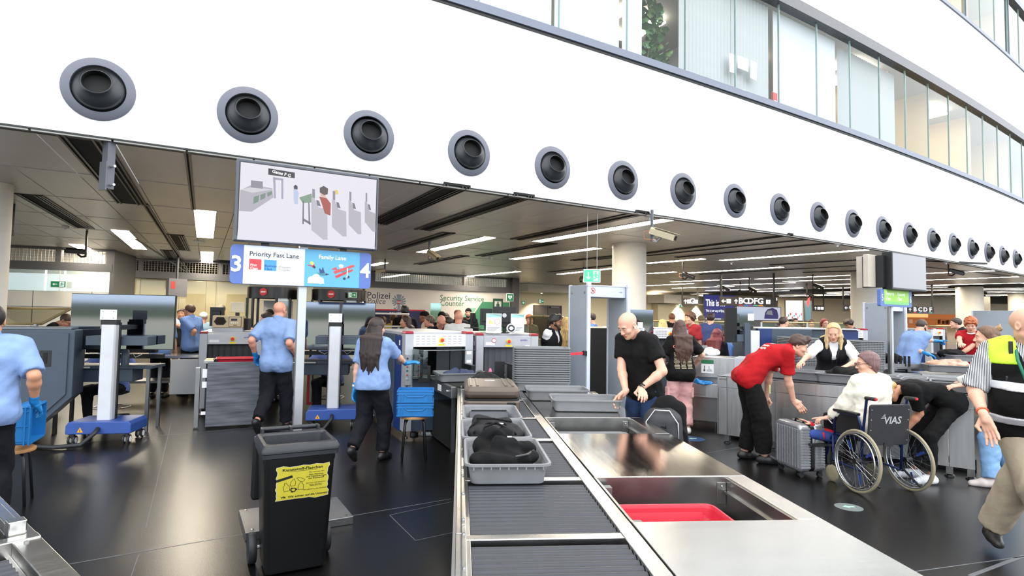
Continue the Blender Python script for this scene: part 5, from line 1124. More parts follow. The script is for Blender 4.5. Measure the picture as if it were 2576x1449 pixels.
MB(Matrix.Rotation(-1.15, 4, 'X')).prism(rrect(-.165, -.27, .165, .27, .02), .05, .09, 'y').build('shell', mat('grey_case_cloth', (70, 73, 78), .7, bump=.1, bs=200), t, bevel=.006); MB(Matrix.Rotation(-1.15, 4, 'X')).tube([(-.15, .045, .26), (.15, .045, .26)], .006).build('zip', BLACK, t)
t = lane('brown_suitcase', 'glossy brown hard-shell suitcase lying flat on the rollers', 'suitcase', 5.585, .30, ZT)
BRN = mat('brown_shell', (82, 71, 63), .32, 0, .05, 5.)
MB().prism(rrect(-.255, -.39, .255, .39, .07, 5), .012, .125, 'z').build('lower_shell', BRN, t, bevel=.02, smooth='auto'); MB().prism(rrect(-.25, -.385, .25, .385, .07, 5), .137, .245, 'z').build('upper_shell', BRN, t, bevel=.04, smooth='auto')
MB().prism(rrect(-.248, -.383, .248, .383, .07, 5), .124, .138, 'z').build('zip_band', BLACK, t)
for x in (-.19, -.13, .13, .19):
    MB().prism(rrect(x-.013, -.31, x+.013, .31, .012), .243, .253, 'z').build('shell_rib', BRN, t, bevel=.004)
box('brand_plate', ALU, (-.05, .05, .12, .16, .244, .250), t, .002); box('handle_recess', BLACKM, (.13, .21, -.394, -.386, .04, .11), t, .004); box('handle', BLACK, (.14, .20, -.404, -.39, .065, .085), t, .004)
for x in (-.22, .22): MB().cyl((x-.012, .40, .05), (x+.012, .40, .05), .03, n=14).build('wheel', RUBBER, t)
t = blob('black_bag', 'crumpled black bag with a pink tag in the far tray', 'bag', UV(6.58, .30, ZT+.007), RZ, [('e', V3(.0, 0, .10), (.15, .2, .10), None), ('c', V3(-.16, .0, .10), V3(-.06, .1, .19), .05, .05), ('c', V3(.02, .1, .18), V3(.14, .0, .15), .06, .05)], cloth((44, 44, 46), .6), .010, .008, 50, 31)
MB().lathe([(0, 0), (.02, .01), (.012, .04), (0, .05)], 10, c=(.05, .02, .235)).build('pink_tag', flat((232, 96, 140)), t)
# belt from the scanner, side plates
t = thing('scanner_belt', 'grey outfeed belt unit carrying a tray out of the scanner', 'conveyor', UV(7.05, .02, 0), -CAZ+.30)
box('belt_frame', STEELD, (-.10, .62, .05, 1.55, .66, .80), t, .006); box('belt', BLACKM, (-.04, .58, .02, 1.55, .80, .806), t); box('motor_box', BLACKM, (-.05, .55, .2, 1.5, .02, .5), t); box('label', WHITE, (-.104, -.10, .5, .66, .69, .77), t)
for y in (.12, 1.2): box('leg', STEELD, (-.06, -.02, y, y+.04, 0, .66), t)
MB().cyl((-.12, .2, .73), (-.10, .2, .73), .018).build('knob', ALU, t)
tray('grey tray with a folded navy jacket just out of the scanner', UV(7.70, .02, .81), RZ+.25+math.pi/2)
t = blob('navy_jacket', 'folded navy jacket in the tray leaving the scanner', 'jacket', UV(7.70, .02, .82), RZ+.25, [('e', V3(0, 0, .06), (.22, .15, .06), None), ('c', V3(-.2, -.05, .08), V3(-.05, .05, .12), .04, .04), ('c', V3(.02, 0, .11), V3(.18, .04, .09), .04, .035)], cloth((52, 58, 84), .7), .012, .006, 50, 41)
t = lane('side_guard', 'black perforated guard plates and steel end box beside the scanner exit', 'guard', 7.05, .60, 0, None, 0)
box('black_plate', BLACK, (-.10, .04, 1.2, 1.215, .72, 1.02), t); MB().hexa([(.05, 1.25, .72), (.07, 1.25, .72), (.42, .02, .72), (.40, .02, .72)], [(.05, 1.25, .99), (.07, 1.25, .99), (.42, .02, .99), (.40, .02, .99)]).build('guard_panel', STEELW, t)
box('end_box', STEEL, (.30, .47, -.03, .05, ZT, 1.00), t, .004); box('vent_plate', BLACKM, (.12, .30, -.0, .02, ZT+.0, .99), t); MB().hexa([(.03, 1.25, .985), (.09, 1.25, .985), (.47, .0, .985), (.38, .0, .985)], [(.03, 1.25, 1.0), (.09, 1.25, 1.0), (.47, .0, 1.0), (.38, .0, 1.0)]).build('cap_rail', STEEL, t)
for x in (.1, .4): box('leg', STEELD, (x-.02, x+.02, .0, .04, 0, ZT), t)
# ---- second lane's corner at the lower left
a = P(205, 1449, .80); b_ = P(0, 1247, .80); d = (b_-a).normalized()
t = thing('roller_conveyor', 'roller conveyor corner in the lower left with a steel end stop', 'conveyor', (a.x, a.y, 0), math.atan2(-d.x, d.y), 'roller conveyor modules'); t.scale = (-1, 1, 1)
del t['group']
t0 = thing('tmp', 'x', 'x'); bpy.data.objects.remove(t0)
L1 = .33
def lane2(y0, y1):
    MB().prism([(0, ZT-.25), (.10, ZT-.25), (.10, ZT-.03), (.085, ZT-.03), (.085, ZT+.02), (.0, ZT+.02)], y0, y1, 'y').build('left_rail', STEEL, t, bevel=.003)
    n = int((y1-y0-.08)/.0475); r0 = None
    for i in range(n):
        if r0 is None: r0 = MB().cyl((.11, 0, 0), (.72, 0, 0), .0215, n=14).build('roller', ROLL, t, smooth='auto'); o = r0
        else: o = r0.copy(); COL.objects.link(o)
        o.location = (0, y0+.04+i*.0475, ZT-.025)
    box('right_rail', STEEL, (.72, .80, y0, y1, ZT-.1, ZT+.01), t); box('under_tray', BLACKM, (.1, .72, y0, y1, ZT-.18, ZT-.16), t)
jy = (P(95, 1346, .80)-a).dot(d)
lane2(-.45, jy-.03); lane2(jy+.03, jy+.9)
box('cross_bar', STEEL, (.0, .8, jy-.03, jy+.03, ZT-.06, ZT+.025), t, .004); box('end_stop', STEEL, (.03, .085, jy+.04, jy+.10, ZT-.01, ZT+.075), t, .004); box('guide_rail', STEEL, (.045, .085, jy+.10, jy+.9, ZT+.02, ZT+.06), t, .003); MB().lathe([(0, .008), (.008, .005), (.008, 0)], 8, c=(.05, jy-.06, ZT+.02)).build('screw', STEELD, t)
box('side_plate', STEELD, (-.01, 0, -.45, jy+.9, .1, ZT+.0), t)
for y in (-.2, jy+.6): box('leg', STEELD, (.02, .07, y, y+.05, 0, ZT-.2), t)
# ---- wheeled bin
ang = .511; BC = Vector((-1.307, 3.714, 0))
BINM = mat('anthracite_bin_plastic', (34, 37, 41), .45, 0, .18, 5., bump=.06, bs=70); BIND = mat('black_bin_plastic', (17, 18, 20), .42, 0, .12, 6., bump=.03, bs=60)
t = thing('wheeled_bin', 'open anthracite wheelie bin for plastic bottles with torn yellow label', 'bin', BC, ang)
def lp(x, y0, y1, r, z): return [(px, py, z) for px, py in rrect(-x, y0, x, y1, r, 4)]
n = 20
def loft(seq, name, m_, caps=False):
    vs = [p for q in seq for p in q]; fs = [(i*n+k, i*n+(k+1) % n, (i+1)*n+(k+1) % n, (i+1)*n+k) for i in range(len(seq)-1) for k in range(n)]
    if caps: fs += [tuple(range(n))[::-1], tuple(range((len(seq)-1)*n, len(seq)*n))]
    return MB().add(vs, fs).build(name, m_, t, smooth='auto')
loft([lp(.180, .075, .38, .035, .02), lp(.186, .068, .39, .035, .04), lp(.213, .03, .425, .035, .70), lp(.218, .025, .43, .035, .715), lp(.218, .025, .43, .035, .76), lp(.20, .045, .41, .035, .76), lp(.165, .09, .37, .03, .06)], 'body', BIND, True)
loft([lp(.224, .012, .45, .03, .745), lp(.232, .0, .46, .03, .75), lp(.232, .0, .46, .03, .775), lp(.238, -.006, .466, .03, .78), lp(.238, -.006, .466, .03, .80), lp(.222, .012, .45, .03, .828), lp(.205, .045, .40, .05, .83), lp(.196, .055, .39, .05, .82), lp(.186, .065, .38, .05, .70)], 'rim', BINM)
MB().cyl((-.19, .50, .845), (.19, .50, .845), .015, n=12).build('handle', BINM, t)
for x in (-.185, 0, .185): box('handle_bracket', BINM, (x-.009, x+.009, .44, .512, .79, .86), t, .004)
MB().hexa([(-.24, .50, .36), (.22, .50, .36), (.22, .54, .38), (-.24, .54, .38)], [(-.235, .49, .80), (.22, .49, .80), (.22, .55, .80), (-.235, .55, .80)]).build('hanging_lid', BIND, t, bevel=.02)
MB().cyl((-.25, .36, .10), (.25, .36, .10), .012).build('axle', ALU, t)
for s_ in (-1, 1):
    w_ = MB().lathe([(.04, -.025), (.092, -.024), (.10, -.012), (.10, .012), (.092, .024), (.04, .025)], 24, c=(s_*.235, .36, .10), M=Matrix.Rotation(math.pi/2, 4, 'Y')).build('wheel', RUBBER, t, smooth='auto'); MB().lathe([(0, -.02), (.04, -.02), (.04, .02), (0, .02)], 16, c=(s_*.235, .36, .10), M=Matrix.Rotation(math.pi/2, 4, 'Y')).build('hub', BLACK, w_)
b = MB(); b.tube([(.225, .40, .72), (.25, .40, .55), (.255, .39, .28), (.21, .37, .22)], .012, 8); b.build('side_bar', mat('grey_side_bar', (96, 98, 102), .5), t, smooth=True)
# yellow label on the front face: lies on the tapering front plane
p0 = Vector((0, .068, .04)); p1 = Vector((0, .03, .70)); sl = (p1-p0).normalized()
lb = bpy.data.objects.new('yellow_label', None)
rt = random.Random(5); edge = []
X0, X1, Z0, Z1 = -.125, .145, .42, .665
for i in range(9): edge.append((X0+(X1-X0)*i/8, Z0+rt.uniform(-.006, .006)+.02*i/8*0))
for i in range(1, 12): edge.append((X1+rt.uniform(-.010, .004), Z0+(Z1-Z0)*i/12))
for i in range(9): edge.append((X1-(X1-X0)*i/8, Z1+rt.uniform(-.008, .003)))
for i in range(1, 12): edge.append((X0+rt.uniform(-.004, .006), Z1-(Z1-Z0)*i/12))
YEL = mat('yellow_label', (186, 176, 50), .5, var=.06, vs=20); tl = math.atan2(.038, .66)
o = MB().prism(edge, -.0015, 0, 'y').build('label_sheet', YEL, t, label='torn yellow label'); o.location = (.004, .068-.008, .118); o.rotation_euler = (tl, 0, 0); o.scale = (1.16, 1, .86); 
edge2 = [(x*1.03-.0005, (z-.54)*1.025+.54) for x, z in edge]; MB().prism(edge2, -.0007, 0, 'y').build('torn_border', flat((190, 186, 166)), o)
BK = flat((20, 20, 18))
def lt(s, size, x, z, **k): return text(s, size, BK, o, (x, -.0022, z), WT, ext=.0004, **k)
lt('Kunststoff-Flaschen', .027, .008, .632, align='CENTER', bold=.02); lt('Wir achten auf die Umwelt!', .0185, .04, .436, align='CENTER', bold=.02)
lt('Hier sammeln wir:', .011, .08, .605, align='CENTER'); lt('Nur Flaschen\nund Verpackungen\naus Kunststoff', .0145, .08, .585, align='CENTER', bold=.01); lt('Bitte hier nicht einwerfen:', .010, .08, .525, align='CENTER'); lt('Dosen, Glas, Papier,\nGetränkekartons', .009, .08, .512, align='CENTER'); lt('Hier gehört in den Restmüll', .011, .075, .478, align='CENTER'); lt('via', .022, -.10, .437, bold=.03)
poly([(-.07, .624), (.085, .624), (.085, .626), (-.07, .626)], -.0022, BK, o)
MB(Matrix.Translation((-.085, -.0021, .578)) @ Matrix.Rotation(-.30, 4, 'Y')).box(-.042, .042, -.0004, 0, -.009, .009).build('black_banner', BK, o)
def outline(pts, w=.0022): 
    b = MB(); N = len(pts)
    for i in range(N):
        p, q = Vector(pts[i]), Vector(pts[(i+1) % N]); d_ = (q-p); n_ = Vector((-d_.y, d_.x)).normalized()*w/2; b.add([(p.x-n_.x, -.0023, p.y-n_.y), (q.x-n_.x, -.0023, q.y-n_.y), (q.x+n_.x, -.0023, q.y+n_.y), (p.x+n_.x, -.0023, p.y+n_.y)], [(0, 1, 2, 3)])
    return b.build('bottle_drawing', BK, o)
bt = [(-.5, -1), (.5, -1), (.5, .2), (.2, .6), (.2, 1), (-.2, 1), (-.2, .6), (-.5, .2)]
for cx, cz, s_, a_ in ((-.075, .515, .03, .15), (-.04, .545, .025, -.1), (.0, .515, .028, 0), (-.003, .562, .022, .9)):
    outline([(cx+(x*math.cos(a_)-z*math.sin(a_))*s_, cz+(x*math.sin(a_)+z*math.cos(a_))*s_) for x, z in bt])
for k in range(3):
    a_ = math.radians(90+120*k); M2 = lambda x, z: (-.038+(x*math.cos(a_)-z*math.sin(a_))*.02, .49+(x*math.sin(a_)+z*math.cos(a_))*.02)
    poly([M2(x, z) for x, z in ((.35, -.75), (.75, -.4), (.75, .3), (1.0, .3), (.6, .8), (.2, .3), (.45, .3), (.45, -.35), (.15, -.5))], -.0024, BK, o, 'recycling_arrow')
# ---- lane sign 3 / 4 with its monitor on a post
bp = P(750, 1318); 
sL, sR = PD(579.5, 662, bp.y-.27), PD(933, 682, bp.y+.26); ps = Plane(sL, sR); mid = (sL+sR)/2; w = (sR-sL).length
t = thing('lane_sign', 'lane sign 3 and 4, priority and family lanes, under a video monitor on a post', 'sign', (mid.x, mid.y, 0), ps.rz)
def sl_(px, py, off=0): x, z = ps(px, py); return x-w/2, z
zb, ztp = (sl_(640, 716)[1]+sl_(880, 724)[1])/2, (sl_(640, 616.5)[1]+sl_(880, 634.5)[1])/2; hw = w/2
MB().prism(rrect(-hw, zb, hw, ztp, .03), 0, .05, 'y').build('board', mat('sign_blue', (84, 110, 178), .45, var=.02), t)
xa, xm, xb = sl_(612, 670)[0], sl_(766, 670)[0], sl_(904, 680)[0]
poly([(xa, zb+.002), (xm, zb+.002), (xm, ztp-.002), (xa, ztp-.002)], -.002, flat((226, 232, 242)), t, 'priority_panel'); poly([(xm, zb+.002), (xb, zb+.002), (xb, ztp-.002), (xm, ztp-.002)], -.002, flat((92, 166, 206)), t, 'family_panel')
H_ = ztp-zb
def st(s, px, py, size, col, bold=.0, align='LEFT'): x, z = sl_(px, py); return text(s, size, flat(col), t, (x, -.0035, z), WT, align=align, bold=bold, ext=.0006)
st('3', 594, 682, .17, (255, 255, 255), .02, 'CENTER'); st('4', 918, 698, .17, (255, 255, 255), .02, 'CENTER'); st('Priority Fast Lane', 627, 643, .051, (66, 66, 76), .012); st('Family Lane', 836, 653, .047, (255, 255, 255), .015, 'CENTER')
for pa, pb, c_ in (((627, 651), (657, 679), (232, 62, 72)), ((664.5, 653), (695, 682), (70, 150, 218)), ((701, 656), (731, 684), (250, 250, 252))): q0, q1 = sl_(*pa), sl_(*pb); poly([(q0[0], q1[1]), (q1[0], q1[1]), (q1[0], q0[1]), (q0[0], q0[1])], -.003, flat(c_), t, 'class_square')
st('First\nClass', 629, 669, .026, (255, 235, 235), .02); st('Business\nClass', 665.5, 671, .026, (40, 60, 110)); st('Frequent\nTraveller', 702.5, 674, .023, (70, 70, 80))
# birds, cloud and a red biplane on the family panel
def fp(px, py): return sl_(px, py)
def pp(pts, col, y=-.0032, name='picture'): return poly([fp(*q) for q in pts], y, flat(col), t, name)
for cx, cy, r in ((783, 704, 9), (795, 700, 11), (806, 706, 9)): q = fp(cx, cy); poly(circ(q[0], q[1], r*.0031), -.0032-.0002*(cx-783)/12, flat((246, 249, 252)), t, 'cloud')
pp([(773, 712), (816, 714), (812, 706), (776, 704)], (246, 249, 252), -.0039, 'cloud')
pp([(773, 665), (788, 673), (793, 671), (790, 664), (786, 668), (776, 668)], (226, 66, 70), name='bird'); pp([(779, 662), (787, 668), (790, 661), (783, 657)], (240, 200, 70), -.0034, 'bird'); pp([(788, 667), (794, 671), (792, 676), (786, 672)], (50, 44, 70), -.0036, 'bird')
pp([(796, 684), (804, 692), (816, 694), (820, 689), (812, 686), (804, 688)], (58, 130, 140), name='bird'); pp([(804, 688), (803, 674), (809, 680), (812, 671), (817, 687)], (50, 70, 120), -.0034, 'bird'); pp([(819, 687), (828, 690), (819, 693)], (60, 50, 80), -.0036, 'bird')
pp([(838, 683), (888, 666), (893, 670), (843, 689)], (228, 72, 74), -.0036, 'biplane_wing'); pp([(842, 694), (886, 677), (888, 681), (846, 700)], (214, 60, 66), -.0034, 'biplane_wing'); pp([(836, 676), (848, 678), (868, 690), (884, 683), (878, 678), (860, 678)], (70, 130, 140), -.0032, 'biplane_body'); pp([(833, 677), (846, 672), (848, 680)], (196, 70, 80), -.0034, 'biplane_tail'); pp([(852, 668), (856, 664), (864, 668), (862, 674), (854, 674)], (244, 240, 236), -.0038, 'pilot')
for px, py in ((866, 701), (876, 697)): q = fp(px, py); poly(circ(q[0], q[1], .011), -.0038, flat((52, 56, 90)), t, 'biplane_wheel')
q = fp(873, 686); poly([(q[0]-.004, q[1]-.04), (q[0]+.004, q[1]-.04), (q[0]+.006, q[1]+.04), (q[0]-.002, q[1]+.04)], -.004, flat((220, 230, 236)), t, 'propeller')
# monitor
m0, m1 = sl_(590, 505)[0], sl_(946.5, 540)[0]; mz0, mz1 = (sl_(640, 615)[1]+sl_(900, 630)[1])/2+.01, (sl_(640, 408)[1]+sl_(900, 441)[1])/2
MB().box(m0, m1, -.055, .03, mz0, mz1).build('monitor_case', mat('monitor_grey', (78, 82, 92), .4, .1), t, bevel=.008)
SCR = mat('screen_glow', (226, 222, 232), .3, emit=.52, var=0); s0, s1, sz0, sz1 = m0+.028, m1-.022, mz0+.045, mz1-.028
o = box('screen', SCR, (s0, s1, -.0575, -.055, sz0, sz1), t); box('screen_bezel', BLACK, (s0-.008, s1+.008, -.0565, -.05, sz0-.008, sz1+.008), t)
def sc_(px, py): x, z = sl_(px, py); return x*.985, z
def sp(pts, col, y, name='screen_picture', em=.5): return poly([sc_(*q) for q in pts], y, flat(col, em), t, name, .0003)
sp([(597, 545), (606, 545), (680, 508), (745, 505), (800, 520), (940, 575), (940, 628), (592, 604)], (236, 234, 246), -.0580)
sp([(671, 427), (738, 438), (738, 452), (671, 443)], (84, 82, 92), -.0582, em=.2); x, z = sc_(704, 443.5); text('Gates F G', .034, flat((250, 250, 250), .8), t, (x, -.0588, z), (math.pi/2, .14, 0), align='CENTER', bold=.015)
sp([(600, 482), (629, 468), (681, 477), (684, 500), (629, 535), (597, 533)], (186, 182, 192), -.0582); sp([(600, 480), (630, 474), (683, 480), (630, 488)], (216, 214, 222), -.0584); 
for i in range(3): sp([(633+i*18, 516-i*9), (646+i*17, 510-i*9), (648+i*16, 494-i*5), (634+i*17, 498-i*5)], (126, 146, 132), -.0584)
sp([(627, 457), (657, 460), (657, 478), (627, 475)], (150, 146, 156), -.0586)
for pts in ([(683, 449), (689, 450), (690, 502), (685, 502)], [(704, 453), (709, 454), (709, 504), (704, 503)], [(683, 449), (709, 453), (709, 458), (683, 455)]): sp(pts, (172, 170, 192), -.0584)
sp([(735, 480), (742, 478), (748, 490), (746, 502), (746, 516), (737, 516), (735, 500)], (196, 208, 236), -.0586); sp([(735, 472), (740, 468), (745, 472), (745, 480), (736, 479)], (80, 76, 84), -.0588)
sp([(749, 500), (780, 490), (784, 512), (758, 514)], (136, 164, 142), -.0583)
for pts in ([(758, 508), (761, 508), (761, 566), (757, 566)], [(772, 512), (775, 512), (777, 568), (773, 566)], [(760, 552), (778, 562), (778, 568), (760, 558)]): sp(pts, (120, 118, 126), -.0585)
for i, (px, s_) in enumerate(((780, 1.), (832, .9), (874, .78), (915, .66))):
    by = 605+ (0, -8, -14, -20)[i]; top = (500, 505, 507, 510)[i]
    sp([(px, top), (px+8*s_, top+2), (px+18*s_, top+24), (px+40*s_, top+30), (px+41*s_, by), (px+30*s_, by), (px, by-24)], (198-i*4, 194-i*4, 204-i*4), -.0586-.0002*i); sp([(px+12*s_, top+6), (px+19*s_, top+8), (px+24*s_, top+22), (px+15*s_, top+20)], (120, 122, 128), -.0594); sp([(px+2, top-22), (px+9*s_, top-20), (px+9*s_, top+2), (px+2, top)], (150, 148, 160), -.0592)
sp([(800, 498), (818, 501), (829, 515), (828, 545), (814, 540), (806, 515)], (176, 90, 78), -.0590); sp([(801, 476), (811, 471), (822, 478), (821, 492), (812, 494), (801, 487)], (96, 84, 86), -.0592); sp([(802, 488), (816, 492), (816, 500), (803, 497)], (232, 190, 176), -.0591); sp([(838, 482), (846, 481), (848, 492), (839, 492)], (240, 210, 120), -.0590)
text('NEC', .012, flat((220, 220, 224)), t, (*(sl_(774, 619)[0:1]), -.057, mz0+.016), WT, align='CENTER')
box('post', ALU, (-.032, .032, .05, .114, .05, mz1-.1), t, .004); box('mount_bracket', BLACK, (-.10, .10, .03, .06, mz0+.1, mz1-.1), t)
bc = [P(627, 1287), P(838, 1288), P(866, 1347), P(640, 1331)]
box('base_plate', STEELD, (-.38, .40, -.20, .36, 0, .06), t, .004)
for x in (-.33, .35):
    for y in (-.16, .32): MB().lathe([(.012, .06), (.012, .066), (0, .068)], 8, c=(x, y, 0)).build('bolt', STEEL, t)
for x in (-.3, .3): box('cable_tie', BLACK, (x-.03, x+.03, .0, .03, ztp+.0, mz0-.0), t)
# ================================================================ SCANNERS, STANDS, RIGHT LANES
LOUV = mat('louvred_white_panel', (238, 238, 240), .4, .05, .02, 3.)
CURT = mat('lead_curtain', (66, 69, 75), .6, 0, .15, 5., bump=.15, bs=12, stretch=(3, 3, .5)); CURTD = mat('dark_lead_curtain', (34, 37, 41), .6, 0, .15, 5., bump=.15, bs=12, stretch=(3, 3, .5))
STOPY = flat((238, 206, 40)); STOPR = flat((206, 44, 44)); LABW = flat((226, 228, 232)); TXB = flat((92, 92, 160))
def scanner(label, loc, rz, w=.95, h=1.43, d=2.0, belt=.84, style='louvre', curt=CURT, left_blue=.35, brand=True, curtain=True, body_h=None):
    t = thing('baggage_scanner', label, 'scanner', (loc.x, loc.y, 0), rz); pw = .115; hz = h-.035; hd = .175; oh = hz-hd
    for x0, nm in ((0, 'L'), (w-pw, 'R')):
        box('front_post', GREYSC, (x0, x0+pw, 0, .16, .1, hz-.0), t, .008)
        MB().prism([(x0-.006, hz), (x0+pw+.006, hz), (x0+pw-.01, h), (x0+.01, h)], -.01, .2, 'y').build('red_cap', REDP, t, bevel=.008)
    box('header_panel', LOUV if style == 'louvre' else GREYSC, (pw, w-pw, .0, .1, oh, hz-.004), t, .004); box('top_cover', GREYSC, (.0, w, .16, d, h-.06, h-.012), t, .006)
    if style == 'louvre':
        b = MB()
        for c_ in range(9):
            if c_ in (4,): continue
            for r_ in range(4): x = pw+.03+c_*(w-2*pw-.1)/8.6; z = oh+.035+r_*.034; b.prism([(x, z), (x+.058, z), (x+.05, z+.012), (x+.008, z+.012)], -.007, 0, 'y')
        b.build('louvre', GREYSC, t, kind='stuff')
    else:
        box('sticker', LABW, (pw+.03, pw+.17, -.002, 0, oh+.03, oh+.075), t); box('sticker', LABW, (w-pw-.09, w-pw-.02, -.002, 0, oh+.02, oh+.035), t)
    cx = w/2+.02; box('stop_plate', STOPY, (cx-.05, cx+.05, -.004, 0, oh+.012, oh+.038), t)
    M = Matrix.Rotation(math.pi/2, 4, 'X'); MB().lathe([(.038, 0), (.036, .02), (0, .022)], 18, c=(cx, 0, oh+.09), M=M).build('stop_base', STOPY, t); MB().lathe([(.014, .02), (.014, .035), (.026, .04), (.024, .052), (0, .056)], 16, c=(cx, 0, oh+.09), M=M).build('stop_button', STOPR, t)
    if brand: text('smiths', .042, TXB, t, (w-pw-.165, -.002, hz-.075), WT, bold=.01)
    box('tunnel_wall', BLACKM, (pw, pw+.02, .02, d, belt, oh), t); box('tunnel_wall', BLACKM, (w-pw-.02, w-pw, .02, d, belt, oh), t); box('tunnel_back', BLACKM, (pw, w-pw, .7, .72, belt, oh), t); box('tunnel_roof', BLACKM, (pw, w-pw, .1, d, oh-.0, oh+.02), t)
    box('belt_bed', STEELD, (pw, w-pw, -.03, .7, belt-.04, belt), t, .004); box('front_skirt', SLATE, (pw, w-pw, .02, .1, .1, belt-.04), t)
    if curtain:
        n = 8; sw_ = (w-2*pw)/n
        for i in range(n):
            x = pw+i*sw_; MB().add([(x+.002+sw_*k/4*.98, .06+.010*math.sin(k*math.pi/4)+.004*math.sin(i*2.1)*(1-z_), belt+.01+(oh-belt-.01)*z_) for z_ in (0, .5, 1) for k in range(5)], [(r*5+k, r*5+k+1, r*5+k+6, r*5+k+5) for r in range(2) for k in range(4)]).build('curtain_strip', curt, t, smooth=True)
    bl = left_blue; box('side_panel', BLUESC, (-.0, .03, .17, .17+bl, .08, h-.07), t, .004); box('side_panel', SLATE, (-.012, .03, .18+bl, d, .08, h-.05), t, .006); box('side_panel', BLUESC, (w-.03, w, .17, .17+bl, .08, h-.07), t, .004); box('side_panel', SLATE, (w-.03, w+.012, .18+bl, d, .08, h-.05), t, .006)
    box('plate_sign', SLATE, (-.004, 0, .21, .21+bl*.55, h-.47, h-.33), t); box('sticker', LABW, (-.003, 0, .25, .30, h-.2, h-.13), t)
    for x in (.06, w-.06):
        for y in (.1, d-.1): MB().lathe([(.04, 0), (.035, .02), (.015, .025), (.015, .1)], 12, c=(x, y, 0)).build('foot', STEELD, t)
    return t
a = PD(1020, 835, 7.8); SA = scanner('large scanner with white louvred header behind the long haired officer', a, .45, .98, a.z+.01, 2.1, .84, brand=False, curt=CURTD, curtain=False)
box('control_box', mat('grey_control_box', (142, 148, 154), .45), (.0, .085, -.05, .0, .72, 1.13), SA, .006)
for i, c_ in enumerate(((40, 40, 44), (60, 60, 62), (170, 50, 50), (60, 60, 64), (170, 50, 50), (150, 152, 154))): MB().lathe([(.012, 0), (.012, .012), (0, .014)], 10, c=(.022, -.05, 1.08-.055*i), M=Matrix.Rotation(math.pi/2, 4, 'X')).build('push_button', flat(c_), SA)
b = MB(); b.tube([(.03, -.03, .72), (.04, -.04, .6), (.02, -.03, .4)], .006, 6); b.build('cable', BLACK, SA, smooth=True)
box('guard_glass', GLASS, (.10, .16, -.5, .0, .86, 1.20), SA); box('guard_lid', GLASS, (.12, .86, -.45, .0, 1.2, 1.206), SA); box('guard_plate', BLACK, (.10, .26, -.32, -.3, .78, 1.0), SA, .004); box('guard_plate', BLACK, (.80, .86, -.4, -.1, .80, 1.0), SA, .004)
for x in (.46, .66): box('curtain_flap', CURTD, (x, x+.19, .05, .06, .9, a.z-.21), SA)
for z in (.55, .65, .8, .92): box('icon_sticker', LABW, (.885, .955, -.002, 0, z+.2, z+.24), SA)
a = PD(1198, 841, 8.7); SB = scanner('scanner with silver header and grey strip curtain left of the metal detector', a, .16, .95, a.z+.02, 1.6, .80, 'plain')
MB().lathe([(.035, 0), (.035, .002), (0, .002)], 18, c=(.27, -.001, a.z-.09), M=Matrix.Rotation(math.pi/2, 4, 'X')).build('no_entry_sticker', flat((236, 228, 228)), SB); b = MB(); b.tube([(.27+.032*math.cos(k*.524), -.005, a.z-.09+.032*math.sin(k*.524)) for k in range(12)], .004, 5, closed=True); b.build('prohibition_ring', STOPR, SB)
# things standing on scanner B
def scr(label, px0, py0, px1, py1, Y, name='monitor', cat='monitor', m_=BLACK, rz=0., foot=True):
    p, q = PD(px0, py0, Y), PD(px1, py1, Y); w_ = q.x-p.x; t = thing(name, label, cat, ((p.x+q.x)/2, Y, q.z), rz); h_ = p.z-q.z
    box('housing', m_, (-w_/2, w_/2, -.02, .03, h_*.22 if foot else 0, h_), t, .006); box('back_cover', m_, (-w_*.3, w_*.3, -.045, -.02, h_*.38, h_*.85), t, .01)
    if foot: box('stem', BLACK, (-.03, .03, -.0, .03, 0, h_*.3), t); box('foot', BLACK, (-.11, .11, -.08, .10, 0, .012), t, .004)
    return t
t = scr('large black monitor standing above scanner B', 1241, 771, 1297, 838, 9.3); MB().lathe([(.03, 0), (.034, 0), (.034, .002), (.03, .002)], 20, c=(0, -.046, .28), M=Matrix.Rotation(math.pi/2, 4, 'X')).build('round_logo', ALU, t); t['label'] = 'large black monitor behind the two white placards'
scr('smaller black monitor with slotted back left of the large monitor', 1208, 776, 1238, 830, 9.6); scr('black monitor turned sideways before the green wall', 1184, 787, 1196, 826, 9.6, rz=.9)
